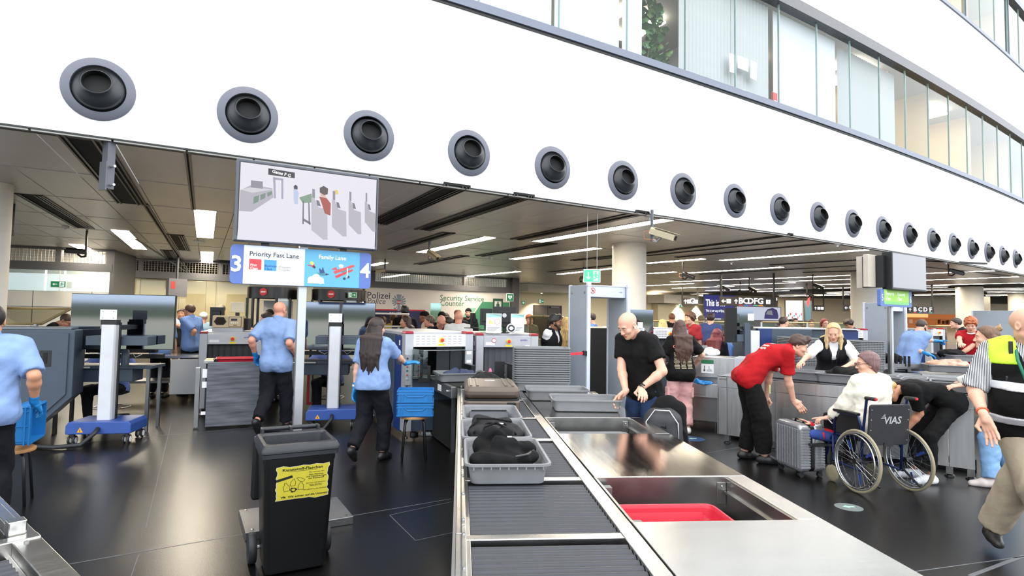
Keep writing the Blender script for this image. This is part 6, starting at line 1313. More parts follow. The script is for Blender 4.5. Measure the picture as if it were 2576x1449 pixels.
def placard(label, px0, py0, px1, py1, Y, rz, hdr):
    p, q = PD(px0, py0, Y), PD(px1, py1, Y); w_ = q.x-p.x; h_ = p.z-q.z; t = thing('placard', label, 'sign', ((p.x+q.x)/2, Y, q.z), rz)
    M = Matrix.Rotation(-.12, 4, 'X'); pc = MB(M).box(-w_/2, w_/2, -.004, .004, 0, h_).build('acrylic_sheet', WHITEP, t)
    MB(M).box(-w_/2+.008, w_/2-.008, -.0052, -.004, h_*.80, h_*.97).build('header_print', flat((150, 196, 214)), t); MB(M).prism([(-w_/2+.008, h_*.97), (w_/2-.008, h_*.97), (w_/2-.008, h_*.84), (0, h_*.92)], -.0058, -.0052, 'y').build('header_print', flat((120, 164, 158)), t)
    for i in range(4): MB(M).box(-w_*.42, w_*(.42-.1*i), -.0052, -.004, h_*(.26-.055*i), h_*(.285-.055*i)).build('text_line', flat((120, 122, 128)), t)
    if hdr:
        MB(M).prism([(-w_*.38, h_*.48), (-.01, h_*.48), (-w_*.2, h_*.70)], -.0055, -.004, 'y').build('warning_triangle', flat((226, 196, 110)), t); MB(M).prism(circ(w_*.22, h_*.59, w_*.19, n=20), -.0055, -.004, 'y').build('prohibition_disc', flat((214, 120, 124)), t); MB(M).prism(circ(w_*.22, h_*.59, w_*.155, n=20), -.0062, -.0055, 'y').build('disc_face', flat((240, 238, 238)), t)
    else:
        for x in (-.2, .2): MB(M).prism(circ(w_*x, h_*.6, w_*.09, n=12), -.0055, -.004, 'y').build('pictogram', flat((190, 206, 216)), t)
    MB().box(-w_/2, w_/2, -.05, .06, 0, .006).build('acrylic_foot', GLASS, t)
placard('white placard with warning triangle standing on the scanner', 1223, 788, 1261, 838, 8.85, 0, True); placard('white placard leaning behind the round white device', 1285, 789, 1318, 838, 8.9, -.05, False)
c = PD(1286, 839, 8.78); t = thing('round_device', 'round white device with black face standing before the placards', 'camera', (c.x, c.y, c.z)); M = Matrix.Rotation(math.pi/2-.05, 4, 'X')
MB().lathe([(0, -.02), (.06, -.015), (.073, .0), (.073, .03), (.066, .045), (.054, .047)], 28, c=(0, 0, .078), M=M).build('ring_shell', WHITEP, t, smooth='auto'); MB().lathe([(.056, .044), (.05, .05), (0, .052)], 28, c=(0, 0, .078), M=M).build('black_face', mat('gloss_black', (18, 18, 19), .2, var=.05), t, smooth='auto'); MB().lathe([(.02, .053), (.028, .053), (.028, .055), (.02, .055)], 20, c=(0, 0, .078), M=M).build('logo_ring', LABW, t); box('logo_bar', LABW, (-.04, .04, -.060, -.053, .074, .082), t)
MB().lathe([(.04, 0), (.04, .008), (.02, .012)], 16).build('foot', WHITEP, t)
# left scanner with its tray return stand
a = PD(502, 838, 9.35); SC = scanner('scanner with dark strip curtain behind the scuffed tray stand', a, .40, .93, a.z+.03, 1.8, .72, 'plain', CURTD)
o_ = P(515, 1080); t = thing('tray_return', 'scuffed steel tray return stand with a red tray on top', 'stand', (o_.x, o_.y, 0), .42); 
SCUF = mat('scuffed_steel', (104, 107, 114), .42, .6, .45, 3., stretch=(.6, 1, 7))
box('front_sheet', SCUF, (0, .70, 0, .03, .03, .94), t, .004); box('side_sheet', STEELD, (0, .03, .03, .55, .05, .90), t); box('side_sheet', BLACK, (.67, .71, .0, .5, .03, .92), t, .01); box('lower_panel', SCUF, (.005, .695, -.004, 0, .04, .30), t, .002); box('top_frame', STEEL, (-.05, .08, .0, .5, .92, .965), t, .004); box('cream_block', mat('cream_block', (214, 196, 150), .5), (-.03, .07, .05, .2, .95, .985), t, .006)
box('side_column', STEELD, (-.15, -.09, .05, .15, .02, .86), t, .004); box('hinge_plate', WHITEP, (-.06, 0, .02, .08, .72, .84), t); box('hinge_plate', WHITEP, (-.06, 0, .02, .08, .58, .66), t); box('hinge_plate', WHITEP, (-.06, 0, .02, .08, .20, .24), t)
MB().tube([(.69, .03, .93), (.73, .03, .98), (.77, .03, 1.04), (.73, .03, 1.08), (.71, .05, 1.02)], .007, 6).build('wire_hook', STEEL, t, smooth=True)
rt_ = MATS['red_tray_plastic']; tr = tray('red tray lying on top of the scuffed return stand', o_+Vector((math.cos(.42)*.39-math.sin(.42)*.30, math.sin(.42)*.39+math.cos(.42)*.30, .93)), .42+math.pi/2, None, rt_); tr.scale = (1, .9, .45)
box('roller_bed', STEELD, (.02, .68, .5, 1.3, .64, .72), t)
c = P(475, 985); tray('brownish grey tray lying on the dark floor left of the tray stand', c+Vector((.0, .2, 0)), .2, None, mat('taupe_tray', (110, 104, 98), .5))
# trace detector on that scanner
c = PD(572, 838, 9.8); t = thing('trace_detector', 'beige desktop trace detector with diamond window and keypad', 'instrument', (c.x, c.y, c.z+.005), .25); BEI = mat('beige_instrument', (198, 178, 142), .45)
box('upper_case', BEI, (-.235, .235, -.02, .28, .085, .285), t, .012); box('lower_case', GREYSC, (-.235, .235, -.01, .28, 0, .085), t, .008)
MB().prism([(-.21, .185), (-.165, .13), (-.06, .13), (-.015, .185), (-.06, .265), (-.165, .265)], -.026, -.018, 'y').build('diamond_bezel', BLACK, t); MB().prism([(-.19, .188), (-.155, .145), (-.07, .145), (-.035, .188), (-.07, .25), (-.155, .25)], -.029, -.024, 'y').build('window', mat('smoked_window', (52, 44, 40), .12), t)
MB().prism(rrect(.02, .10, .215, .275, .015), -.026, -.019, 'y').build('keypad_frame', BLACK, t); MB().prism(rrect(.027, .107, .208, .268, .012), -.029, -.024, 'y').build('keypad', BEI, t); box('display', mat('lcd_dark', (38, 40, 66), .2), (.055, .15, -.032, -.028, .205, .24), t)
for i in range(4): MB().lathe([(.011, .0), (.011, .004), (0, .005)], 10, c=(.06+.032*i, -.029, .17), M=Matrix.Rotation(math.pi/2, 4, 'X')).build('key', WHITEP, t)
box('print_slot', BLACK, (.09, .15, -.031, -.028, .125, .135), t)
c = PD(596, 792, 10.1); t = thing('monitor', 'cream backed flat monitor on a stem behind the trace detector', 'monitor', (c.x, c.y, c.z-.06), .1); box('cream_back', mat('cream_plastic', (222, 212, 188), .45), (-.11, .11, 0, .04, .1, .28), t, .01); box('stem', BLACK, (-.03, .03, .01, .04, 0, .12), t); box('foot', BLACK, (-.1, .1, -.06, .1, 0, .01), t)
scr('black monitor turned away beside the trace detector', 530, 772, 561, 834, 10.2)
t = thing('desk_phone', 'black telephone box right of the trace detector', 'phone', PD(619, 830, 10)); box('housing', BLACK, (-.06, .06, -.05, .05, 0, .2), t, .01); box('handset', DGREY, (-.05, -.02, -.06, -.04, .03, .18), t, .006)
# big slate scanner at the left edge
a = PD(190, 826, 7.3); t = thing('baggage_scanner', 'large slate grey and blue scanner cabinet at the left behind the seated officer', 'scanner', (a.x, a.y, 0), .45); h = a.z
MB().prism([(-2.6, .03), (-.50, .03), (.0, .56), (.0, h-.02), (-2.6, h-.02)], 0, .62, 'y').build('cabinet', SLATE, t, bevel=.012); MB().prism([(-.62, .2), (-.42, .2), (-.06, .6), (-.06, h-.06), (-.95, h-.06), (-.95, .2)], -.03, 0, 'y').build('door_panel', SLATE, t, bevel=.006)
MB().box(-1.6, -.97, -.034, 0, .15, h-.08).build('blue_panel', BLUESC, t, bevel=.004); MB().box(-2.6, -1.62, -.03, 0, .15, h-.10).build('door_panel', SLATE, t, bevel=.006); box('top_lid', mat('pale_slate', (104, 112, 120), .45), (-2.6, -.05, .05, .58, h-.02, h+.01), t, .006)
box('latch_frame', BLACK, (-.34, -.22, -.036, -.028, h-.47, h-.27), t, .004); box('latch_handle', BLACKM, (-.30, -.26, -.045, -.03, h-.43, h-.3), t, .004); box('red_cap', REDP, (-1.75, -1.6, -.05, .1, h-.03, h+.02), t, .01)
MB().lathe([(.05, 0), (.05, .02), (.02, .03), (.02, .06)], 12, c=(-.7, .3, 0)).build('foot', STEELD, t); MB().lathe([(.05, 0), (.05, .02), (.02, .03), (.02, .06)], 12, c=(-1.8, .3, 0)).build('foot', STEELD, t)
# glass topped bench behind it
c = PD(52, 815, 8.6); t = thing('glass_hood', 'slanted brass framed glass hood over the left belt', 'hood', (c.x, c.y, 0), .1)
def hood(t, w, z0, z1, dpt, m_):
    fr = lambda a_, b_: MB().cyl(a_, b_, .02, n=6).build('frame_bar', m_, t)
    A = [(-w, 0, z0), (w-.18, 0, z0), (w, -dpt, z1), (-w, -dpt, z1)]
    for i in range(4): fr(A[i], A[(i+1) % 4])
    MB().add(A, [(0, 1, 2, 3)]).build('pane', glass('smoky_glass', (206, 200, 180), .8), t)
    for x in (-w+.1, w-.25): box('leg', STEELD, (x-.02, x+.02, -.02, .02, 0, z0), t)
hood(t, .46, 1.43, 1.66, -.35, mat('brass_rail'))
c = PD(985, 820, 12); t = thing('glass_hood', 'white framed slanted glass hood before the police counter', 'hood', (c.x, c.y, 0), 0); hood(t, .40, 1.42, 1.68, .30, mat('white_frame', (232, 226, 214), .4))
c = PD(1372, 830, 12); t = thing('glass_hood', 'beige framed glass hood left of the bearded man', 'hood', (c.x, c.y, 0), 0); hood(t, .32, 1.2, 1.68, .35, mat('brass_rail'))
# display stands
TVM = mat('mirror_dark_screen', (128, 134, 144), .04, 1., .0); 
def tvstand(label, bp, rz, sw_, zt, sx, group=None, dpt=.42, extra=True):
    t = thing('screen_stand', label, 'screen stand', (bp.x, bp.y, 0), rz)
    MB().prism([(-.36, .13), (.36, .13), (.36, .24), (.33, .28), (-.33, .28), (-.36, .24)], -.16, .34, 'y').build('base', mat('blue_base', (46, 78, 150), .4), t, bevel=.01)
    MB().prism([(-.23, .155), (-.165, .155), (-.1975, .215)], -.163, -.16, 'y').build('warning_triangle', flat((236, 164, 40)), t); MB().prism([(-.202, .165), (-.192, .165), (-.1975, .2)], -.1645, -.163, 'y').build('bolt_mark', BLACK, t)
    for x in (-.30, .30):
        for y in (-.10, .28):
            box('caster_fork', BLACK, (x-.02, x+.02, y-.02, y+.02, .08, .13), t)
            for s_ in (-.028, .028):
                w_ = MB().lathe([(.02, -.013), (.048, -.012), (.055, -.006), (.055, .006), (.048, .012), (.02, .013)], 18, c=(x+s_, y, .055), M=Matrix.Rotation(math.pi/2, 4, 'Y')).build('caster_wheel', RUBBER, t, smooth='auto'); MB().lathe([(0, -.015), (.036, -.014), (.036, .014), (0, .015)], 14, c=(x+s_, y, .055), M=Matrix.Rotation(math.pi/2, 4, 'Y')).build('hub', WHITEP, w_)
    MB().prism([(-.085, -.02), (-.07, -.045), (.07, -.045), (.085, -.02), (.085, .06), (-.085, .06)], .28, 1.47, 'z').build('column', mat('silver_column', (206, 208, 214), .35, .3), t, bevel=.004); box('column_back', BLACK, (-.10, .10, .06, .10, .28, 1.5), t, .004)
    box('clamp', BLACK, (-.09, .09, -.03, .08, 1.47, 1.53), t); box('head_plate', WHITEP, (-.095, .095, -.05, -.04, 1.53, 1.66), t, .006)
    for x in (-.06, .06):
        for z in (1.555, 1.635): MB().lathe([(.007, 0), (.006, .003), (0, .003)], 8, c=(x, -.05, z), M=Matrix.Rotation(math.pi/2, 4, 'X')).build('screw', STEELD, t)
    o = MB().box(sx-sw_/2, sx+sw_/2, dpt, dpt+.02, zt-.72, zt).build('screen', TVM, t); box('screen_frame', BLACK, (sx-sw_/2-.008, sx+sw_/2+.008, dpt+.012, dpt+.05, zt-.73, zt+.008), t); box('screen_arm', BLACK, (-.05, .05, .08, dpt+.02, 1.40, 1.46), t)
    box('equipment_box', SLATE, (sx-.30, sx+.42, .12, .40, 1.20, 1.32), t, .006); b = MB(); b.tube([(-.0, -.165, .20), (.0, -.24, .16), (-.10, -.34, .04), (-.35, -.38, .03), (-.75, -.25, .03), (-1.0, -.05, .03)], .026, 8); b.build('cable_hose', RUBBER, t, smooth=True)
    return t
s1 = tvstand('left screen stand on a blue castored base beside the slate cabinet', P(262, 1088, .12), .20, 1.24, 1.86, -.02); s2 = tvstand('right screen stand on a blue castored base beyond the sign post', P(836, 1054, .12), .25, 1.10, 1.83, .02)
def workdesk(label, c, rz):
    t = thing('operator_desk', label, 'desk', (c.x, c.y, 0), rz); box('top', SLATE, (-.75, .45, 0, .5, .86, .90), t, .004); box('cream_edge', CREAM, (-.7, -.3, -.01, 0, .87, .89), t); box('drawer_box', SLATE, (-.55, .2, .05, .4, .68, .86), t, .006)
    for x in (-.7, .4):
        for y in (.05, .45): box('leg', STEELD, (x-.02, x+.02, y-.02, y+.02, 0, .86), t)
    for z, w_ in ((1.06, .5), (.98, .62)): box('cable_tray', BLACK, (-w_, w_*.75, .3, .42, z, z+.06), t)
    MB().tube([(-.3, .28, 1.05), (-.2, .25, 1.0), (-.1, .28, 1.05)], .006, 5).build('cable', WHITEP, t, smooth=True); MB().tube([(.1, .28, 1.05), (.15, .25, 1.0), (.22, .28, 1.04)], .006, 5).build('cable', WHITEP, t, smooth=True)
    return t
workdesk('dark operator desk under the left screen', PD(290, 900, 7.9), .2); workdesk('dark operator desk under the right screen', PD(845, 880, 9.3), .2)
c = PD(314, 922, 7.85); t = thing('water_bottle', 'dark grey cylindrical bottle on the left operator desk', 'bottle', (c.x, c.y, .905)); MB().lathe([(.045, 0), (.048, .02), (.048, .2), (.03, .23), (.03, .26), (0, .262)], 18).build('flask', SLATE, t, smooth='auto'); MB().lathe([(.032, .235), (.034, .28), (0, .285)], 14).build('cap', BLACK, t)
# long bench behind the officers at the left
t = thing('steel_bench', 'low steel bench with white end panel in front of the tall officer', 'bench', (PD(430, 910, 10.6).x, 10.6, 0), .3); box('top', STEEL, (-.9, .55, 0, .7, .80, .84), t, .004); box('end_panel', WHITEP, (.0, .5, -.02, .0, .15, .78), t, .004); box('shelf', STEELD, (-.9, .0, .05, .6, .35, .39), t)
for x in (-.85, .5): box('leg', STEELD, (x-.03, x+.03, .0, .06, 0, .80), t)
# stools with blue crates
def stool(label, c, H, rz=0.):
    t = thing('stool', label, 'stool', (c.x, c.y, 0), rz); MB().lathe([(0, H-.03), (.165, H-.03), (.17, H-.02), (.168, H-.004), (.16, H), (0, H)], 28).build('seat', mat('plywood_seat', (188, 140, 92), .45, var=.12, vs=5, stretch=(1, 8, 1)), t, smooth='auto')
    for k in range(4):
        a_ = math.pi/4+k*math.pi/2; MB().tube([(.11*math.cos(a_), .11*math.sin(a_), H-.03), (.15*math.cos(a_), .15*math.sin(a_), H-.08), (.19*math.cos(a_), .19*math.sin(a_), 0)], .012, 8).build('leg', BLACK, t, smooth=True)
    return t
def crate(label, loc, rz, w=.40, d=.30, h=.15, rx=0.):
    t = thing('plastic_crate', label, 'crate', loc, rz, None); t.rotation_euler = (rx, 0, rz)
    b = MB(); b.box(-w/2, w/2, -d/2, d/2, 0, .008); b.box(-w/2, w/2, -d/2, -d/2+.008, 0, h); b.box(-w/2, w/2, d/2-.008, d/2, 0, h); b.box(-w/2, -w/2+.008, -d/2, d/2, 0, h); b.box(w/2-.008, w/2, -d/2, d/2, 0, h); b.build('shell', BLUECR, t)
    b = MB()
    for z in (h-.018, h-.05, .012): b.box(-w/2-.007, w/2+.007, -d/2-.007, -d/2, z, z+.012); b.box(-w/2-.007, w/2+.007, d/2, d/2+.007, z, z+.012); b.box(-w/2-.007, -w/2, -d/2, d/2, z, z+.012); b.box(w/2, w/2+.007, -d/2, d/2, z, z+.012)
    b.build('rim_band', BLUECR, t); b = MB()
    for x in (-w/2+.03, -w/2+.06, w/2-.06, w/2-.03): b.box(x-.004, x+.004, -d/2-.007, -d/2, .02, h-.05)
    for y in (-d/2+.03, 0, d/2-.03): b.box(-w/2-.006, -w/2, y-.004, y+.004, .02, h-.02)
    b.build('rib', BLUECR, t, kind='stuff'); MB().tube([(-w*.28, -d/2-.008, h-.055), (-w*.2, -d/2-.008, h-.075), (w*.2, -d/2-.008, h-.075), (w*.28, -d/2-.008, h-.055)], .004, 5).build('handle', BLUECR, t)
    return t
c = P(1036, 1160)+Vector((0, .12, 0)); st_ = stool('plywood stool with black legs under the stacked blue crates', c, .50, .2); zt = .50
crate('lower blue plastic crate of the two stacked on a stool', Vector((c.x+.01, c.y-.01, zt)), .12); crate('upper blue plastic crate of the two stacked on a stool', Vector((c.x+.01, c.y-.01, zt+.152)), .12)
c = P(20, 1268); stool('plywood stool at the left edge behind the near officer', c, .47, .5); crate('blue plastic crate standing on end on the left stool', Vector((c.x+.02, c.y+.02, .47+.205)), 2.0, .40, .30, .15, math.pi/2)
bpy.data.objects[bpy.data.objects[-1].name] if False else None
# cable box under scanner A
c = P(1015, 1105); t = thing('power_box', 'grey power box and plugs on a stand under the scanner', 'box', (c.x+.1, c.y+.25, 0)); box('housing', mat('grey_control_box'), (-.07, .07, -.05, .05, .22, .42), t, .006); box('label', LABW, (-.045, .045, -.053, -.05, .3, .33), t); box('stand', STEELD, (-.012, .012, -.012, .012, .0, .22), t); MB().lathe([(.06, 0), (.055, .05), (.02, .06)], 14).build('foot', BLACK, t)
b = MB(); b.tube([(.5, .1, .6), (.5, .05, .3), (.42, .0, .08), (.2, -.02, .015), (.05, .0, .02)], .010, 6); b.build('cable', mat('grey_cable', (176, 178, 180), .5), t, smooth=True); box('plug', BLUESC, (.47, .53, .07, .13, .58, .72), t, .006); box('socket_strip', LABW, (.1, .25, .0, .06, 0, .05), t, .005)
# red barrier tape and walk-through detectors
def arch(label, c, rz, w=.82, d=.55, H=2.2, tape=False):
    t = thing('metal_detector', label, 'detector', (c.x, c.y, 0), rz); G = mat('detector_grey', (156, 165, 176), .45, 0, .02); E = mat('detector_edge', (204, 212, 226), .4)
    for x0 in (0, w-.06):
        box('side_panel', G, (x0+.008, x0+.052, .03, d-.03, 0, H-.01), t, .006); box('edge_profile', E, (x0, x0+.06, 0, .045, 0, H), t, .01); box('edge_profile', E, (x0, x0+.06, d-.045, d, 0, H), t, .01); box('cap', E, (x0-.004, x0+.064, -.004, .05, H-.04, H+.02), t, .006); box('indicator', mat('indicator_glow', (170, 250, 240), .5, emit=1.5, var=0), (x0+.015, x0+.045, -.003, 0, H-.55, H-.48), t)
        for y in (.10, d-.1): MB().lathe([(.022, 0), (.02, .006), (0, .007)], 14, c=(x0+.008, y, H-.13), M=Matrix.Rotation(-math.pi/2, 4, 'Y')).build('screw_cap', STEELD, t)
    box('cross_beam', mat('detector_beam', (192, 200, 212), .45), (.055, w-.055, .06, d-.06, H-.20, H-.02), t, .006); box('top_plate', E, (.05, w-.05, .05, d-.05, H-.025, H-.012), t)
    M = Matrix.Rotation(math.pi/2, 4, 'X'); MB().lathe([(.0, 0), (.045, 0), (.045, .003), (0, .003)], 20, c=(.13, .06, H-.1), M=M).build('prohibition_disc', flat((240, 238, 238)), t); b = MB(); b.tube([(.13+.042*math.cos(k*.524), .055, H-.1+.042*math.sin(k*.524)) for k in range(12)], .005, 5, closed=True); b.build('red_ring', STOPR, t); MB(Matrix.Translation((.13, .054, H-.1)) @ Matrix.Rotation(.78, 4, 'Y')).box(-.042, .042, -.003, 0, -.004, .004).build('red_bar', STOPR, t); box('heart_mark', flat((110, 96, 96)), (.115, .145, .054, .057, H-.115, H-.085), t)
    text('Ceia', .035, flat((110, 118, 150)), t, (w-.19, .0585, H-.12), WT); MB().prism(rrect(-.06, -.03, .06, .03, .028), 0, .006, 'z').build('hand_plate', G, t).matrix_basis = Matrix.Translation((w-.052, d*.3, 1.18)) @ Matrix.Rotation(-math.pi/2, 4, 'Y') @ Matrix.Rotation(math.pi/2, 4, 'Z')
    if tape:
        box('tape_clip', BLACK, (-.06, -.0, .0, .05, 1.08, 1.15), t, .006); b = MB(); b.hexa([(-.06, .02, 1.095), (-.06, .024, 1.095), (-.95, -.25, 1.075), (-.95, -.254, 1.075)], [(-.06, .02, 1.135), (-.06, .024, 1.135), (-.95, -.25, 1.115), (-.95, -.254, 1.115)]); b.build('red_tape', flat((232, 50, 62)), t)
    return t
arch('nearest grey walk-through metal detector with a red tape clipped on', PD(1479, 716, 9.0), .45, .82, .58, 2.19, True)
a = PD(2238, 760, 13.2); arch('grey walk-through metal detector behind the sign 5 and 6 post', a, .55, .80, .60, 2.14); a = PD(2552, 778, 18.5); arch('far grey walk-through metal detector at the right behind the high-visibility man', a, .7, .8, 1.1, 2.14)
t = thing('partition', 'tall black partition seen through the nearest metal detector', 'partition', (PD(1502, 830, 11.2).x, 11.2, 0), .3); box('board', BLACKM, (-.22, .30, 0, .05, 0, 1.47), t); box('cap_rail', CREAM, (-.22, .30, -.01, .06, 1.47, 1.50), t)
# ---- lane 5 / 6 counter
CP_ = Plane(P(1804.6, 1091, .12), P(2454, 1183, .12)); cz = .905
STC = mat('counter_steel', (190, 190, 190), .34, .9, .06, 2.5, bump=.02, bs=50, stretch=(12, 1, 1)); STT = mat('counter_top_steel', (132, 134, 138), .16, 1., .06, 3.)
t = CP_.obj(thing('steel_counter', 'long steel security counter behind the suitcase and the wheelchair', 'counter')); js = [0]+[CP_(px, 1100)[0] for px in (1829, 1950, 2130, 2386)]+[CP_.L]
for i in range(len(js)-1):
    box('front_panel', STC, (js[i]+.003, js[i+1]-.003, .0, .03, .12, cz-.16), t, .002); box('apron', STC, (js[i]+.002, js[i+1]-.002, -.006, .03, cz-.155, cz-.012), t, .003)
box('counter_top', STT, (0, CP_.L, -.008, .80, cz-.012, cz), t, .002); box('end_panel', STC, (0, .02, 0, .85, .12, cz-.012), t)
for px in (1825, 1875, 1940, 2386, 2440): x = CP_(px, 1100)[0]; box('leg', STEELD, (x-.03, x+.03, .05, .11, .03, .14), t); MB().lathe([(.05, 0), (.045, .02), (.02, .03)], 14, c=(x, .08, 0)).build('foot', BLACK, t)
box('dark_plinth', BLACKM, (.0, CP_.L, .5, .52, 0, .14), t)
b = MB()
for i in range(10): b.cyl((1.0+i*.07, .42, cz+.002), (1.0+i*.07, .78, cz+.002), .010, n=8)
b.build('roller', STEELD, t, kind='stuff'); text('KEYSTE', .028, flat((60, 60, 62)), t, (.03, -.0075, cz-.055), WT)
def oc(px, dy): return CP_.a+CP_.d*CP_(px, 1000)[0]-CP_.n*dy+Vector((0, 0, cz))
cr = CP_.rz; c9 = cr+math.pi/2
for px, dy, rz, lab in ((2118, .36, c9, 'grey tray with jackets before the blond woman'), (1992, .42, c9-.1, 'empty grey tray under the blond woman\'s right hand'), (2236, .48, c9+.05, 'grey tray behind the short haired seated woman'), (2330, .62, c9, 'grey tray behind the bent woman\'s back, nearer the sign post'), (2352, .30, c9, 'long grey tray on the counter above the bent woman\'s back'), (2430, .30, c9+.05, 'grey tray before the woman in the grey sweatshirt')): tray(lab, oc(px, dy), rz)
c = oc(2118, .36); blob('dark_clothes', 'dark clothes and striped scarf piled in the tray before the blond woman', 'clothes', c+Vector((0, 0, .01)), c9, [('e', V3(0, 0, .09), (.17, .27, .08), None), ('c', V3(-.1, .1, .13), V3(.12, -.05, .14), .06, .05), ('e', V3(.05, -.2, .11), (.08, .08, .05), None)], BCL, .012, .01, 40, 51)
t = thing('striped_scarf', 'white and grey striped scarf hanging at the tray corner', 'scarf', c+CP_.d*.24+Vector((0, 0, .085)), cr); v, f = field([('e', V3(0, 0, .02), (.09, .07, .04), None)], .01); nmesh('cloth_body', [(folds(v, .006, 60, 2), f)], cloth((230, 230, 228), .8, ((90, 110, 110), 14)), t)
t = thing('red_tag', 'red and white luggage tag hanging from the tray before the blond woman', 'tag', c+CP_.n*.237+CP_.d*.1+Vector((0, 0, .05)), cr); box('red_part', flat((206, 40, 50)), (-.012, .012, -.004, 0, .03, .07), t); box('white_part', LABW, (-.010, .010, -.004, 0, -.01, .03), t)
# steel unit left of the counter with glove box
c = PD(1742, 1000, 8.9); t = thing('steel_unit', 'steel unit with a green and white hand sign beside the pink trousers', 'cabinet', (c.x, c.y, 0), -.50)
box('upper_box', STC, (.0, .78, 0, .5, .80, 1.10), t, .004); box('side_box', GREYSC, (.60, .79, -.012, .5, .80, 1.11), t, .004); box('lower_box', STEELD, (-.1, .70, .12, .5, .12, .80), t, .004); box('pocket', STC, (.0, .42, -.05, .12, .50, .70), t, .004); box('pocket_face', STEELD, (.02, .2, -.055, -.05, .52, .69), t)
box('hand_sign', LABW, (.13, .31, -.004, 0, .86, 1.06), t); box('hand_sign_header', flat((32, 110, 76)), (.13, .31, -.006, -.004, 1.0, 1.06), t); poly([(.17, .97), (.18, .97), (.18, .91), (.195, .91), (.175, .88), (.155, .91), (.17, .91)], -.006, flat((40, 60, 56)), t, 'arrow'); poly([(.21, .885), (.29, .885), (.29, .91), (.25, .93), (.25, .97), (.235, .97), (.235, .92), (.21, .91)], -.006, flat((180, 184, 186)), t, 'hand_pictogram')
blob('glove_heap', 'blue nitrile gloves spilling from the steel pocket', 'gloves', Vector((c.x, c.y, .69))+Vector((.14, -.10, 0)), -.5, [('e', V3(0, 0, .02), (.14, .06, .035), None), ('e', V3(-.1, 0, .05), (.05, .03, .04), None), ('c', V3(0, -.04, 0), V3(.02, -.07, -.16), .03, .045)], GLOVE, .009, .010, 70, 61)
c2 = PD(1800, 895, 9.0); blob('white_paper_heap', 'crumpled white paper towel on the steel unit', 'paper', Vector((c2.x+.03, c2.y+.25, 1.10)), 0, [('e', V3(0, 0, .05), (.14, .10, .06), None), ('e', V3(-.06, 0, .09), (.06, .05, .04), None)], WHITEP, .01, .010, 60, 71)
# more scanners behind
a = PD(1632, 826, 11.0); scanner('white louvred scanner behind the woman in the black band shirt', a, .35, .90, a.z+.02, 1.8, .84, brand=False, curt=CURTD, left_blue=.9)
a = PD(2108, 829, 12.5); scanner('white louvred scanner with yellow button behind the blond woman', a, .2, .75, a.z+.03, 1.8, .84, brand=False); a = PD(2342, 828, 15.5); scanner('white louvred scanner with yellow button behind the pointing officer', a, .5, .72, a.z+.03, 1.8, .84, brand=False, left_blue=.9)
a = PD(1906, 824, 10.5); t = thing('baggage_scanner', 'long slate grey scanner flank with a dark blue panel behind the red shirt man', 'scanner', (a.x, a.y, 0), -.05); h = a.z
box('blue_panel', BLUESC, (0, .24, -.02, .0, .1, h-.02), t, .004); box('slate_panel', SLATE, (.24, .95, -.02, 0, .1, h-.02), t, .006); box('slate_panel', mat('slate_grey_enamel'), (.96, 1.3, .06, .1, .1, h-.03), t, .006); box('blue_panel', BLUESC, (1.31, 1.8, .06, .1, .1, h-.03), t, .006); box('cabinet', SLATE, (0, 1.8, .1, 1.4, .0, h-.02), t, .006); box('top_lid', GREYSC, (0, 1.8, 0, 1.4, h-.02, h), t, .004)
# stand with hanging black screen
c = PD(1897, 900, 10.0); t = thing('screen_stand', 'grey column stand with a black edge-on screen left of the slate flank', 'screen stand', (c.x, c.y, 0), .1)
box('column', mat('silver_column'), (-.08, .08, -.05, .03, .1, 1.49), t, .01); box('column_back', SLATE, (-.18, -.08, -.03, .06, .1, 1.62), t, .004); box('base', BLUESC, (-.35, .35, -.25, .3, .0, .14), t, .01); box('head_plate', WHITEP, (-.14, -.03, -.06, -.05, 1.66, 1.78), t, .004); p0 = PD(1823, 773, 10.0); p1 = PD(1908, 773, 10.6)
MB().box(p0.x-c.x, p0.x-c.x+.20, -.0, .06, 1.28, 1.87).build('screen_edge', BLACKM, t); MB().box(p0.x-c.x+.21, p0.x-c.x+.60, .2, .22, 1.30, 1.86).build('screen', TVM, t); box('screen_arm', BLACK, (p0.x-c.x+.1, 0, .03, .2, 1.5, 1.56), t); box('equipment_box', SLATE, (-.35, -.1, .0, .2, 1.30, 1.42), t, .004)
c = PD(1610, 860, 10.4); t = thing('screen_stand', 'dark mirror screen and white plate right of the nearest metal detector', 'screen stand', (c.x, c.y, 0), -.05); MB().box(-.26, .26, .15, .17, 1.36, PD(1610, 779, 10.55).z).build('screen', TVM, t); box('head_plate', WHITEP, (-.045, .045, -.02, 0, 1.5, 1.6), t); box('column', mat('silver_column'), (-.08, .08, 0, .08, .1, 1.5), t, .01); box('base', BLUESC, (-.3, .3, -.2, .3, .02, .14), t, .01)
# clear guard and small label rack
c = PD(1775, 885, 9.6); t = thing('clear_guard', 'clear plastic guard box on the belt behind the band shirt woman', 'guard', (c.x, c.y, 0), -.2); box('pane', GLASS, (-.16, .16, 0, .006, 1.02, 1.32), t); box('pane', GLASS, (-.16, -.155, 0, .5, 1.02, 1.32), t); box('dark_base', BLACK, (-.16, .16, 0, .4, .8, 1.02), t)
for x in (-.14, .12): box('leg', STEELD, (x, x+.03, .05, .08, 0, .8), t)
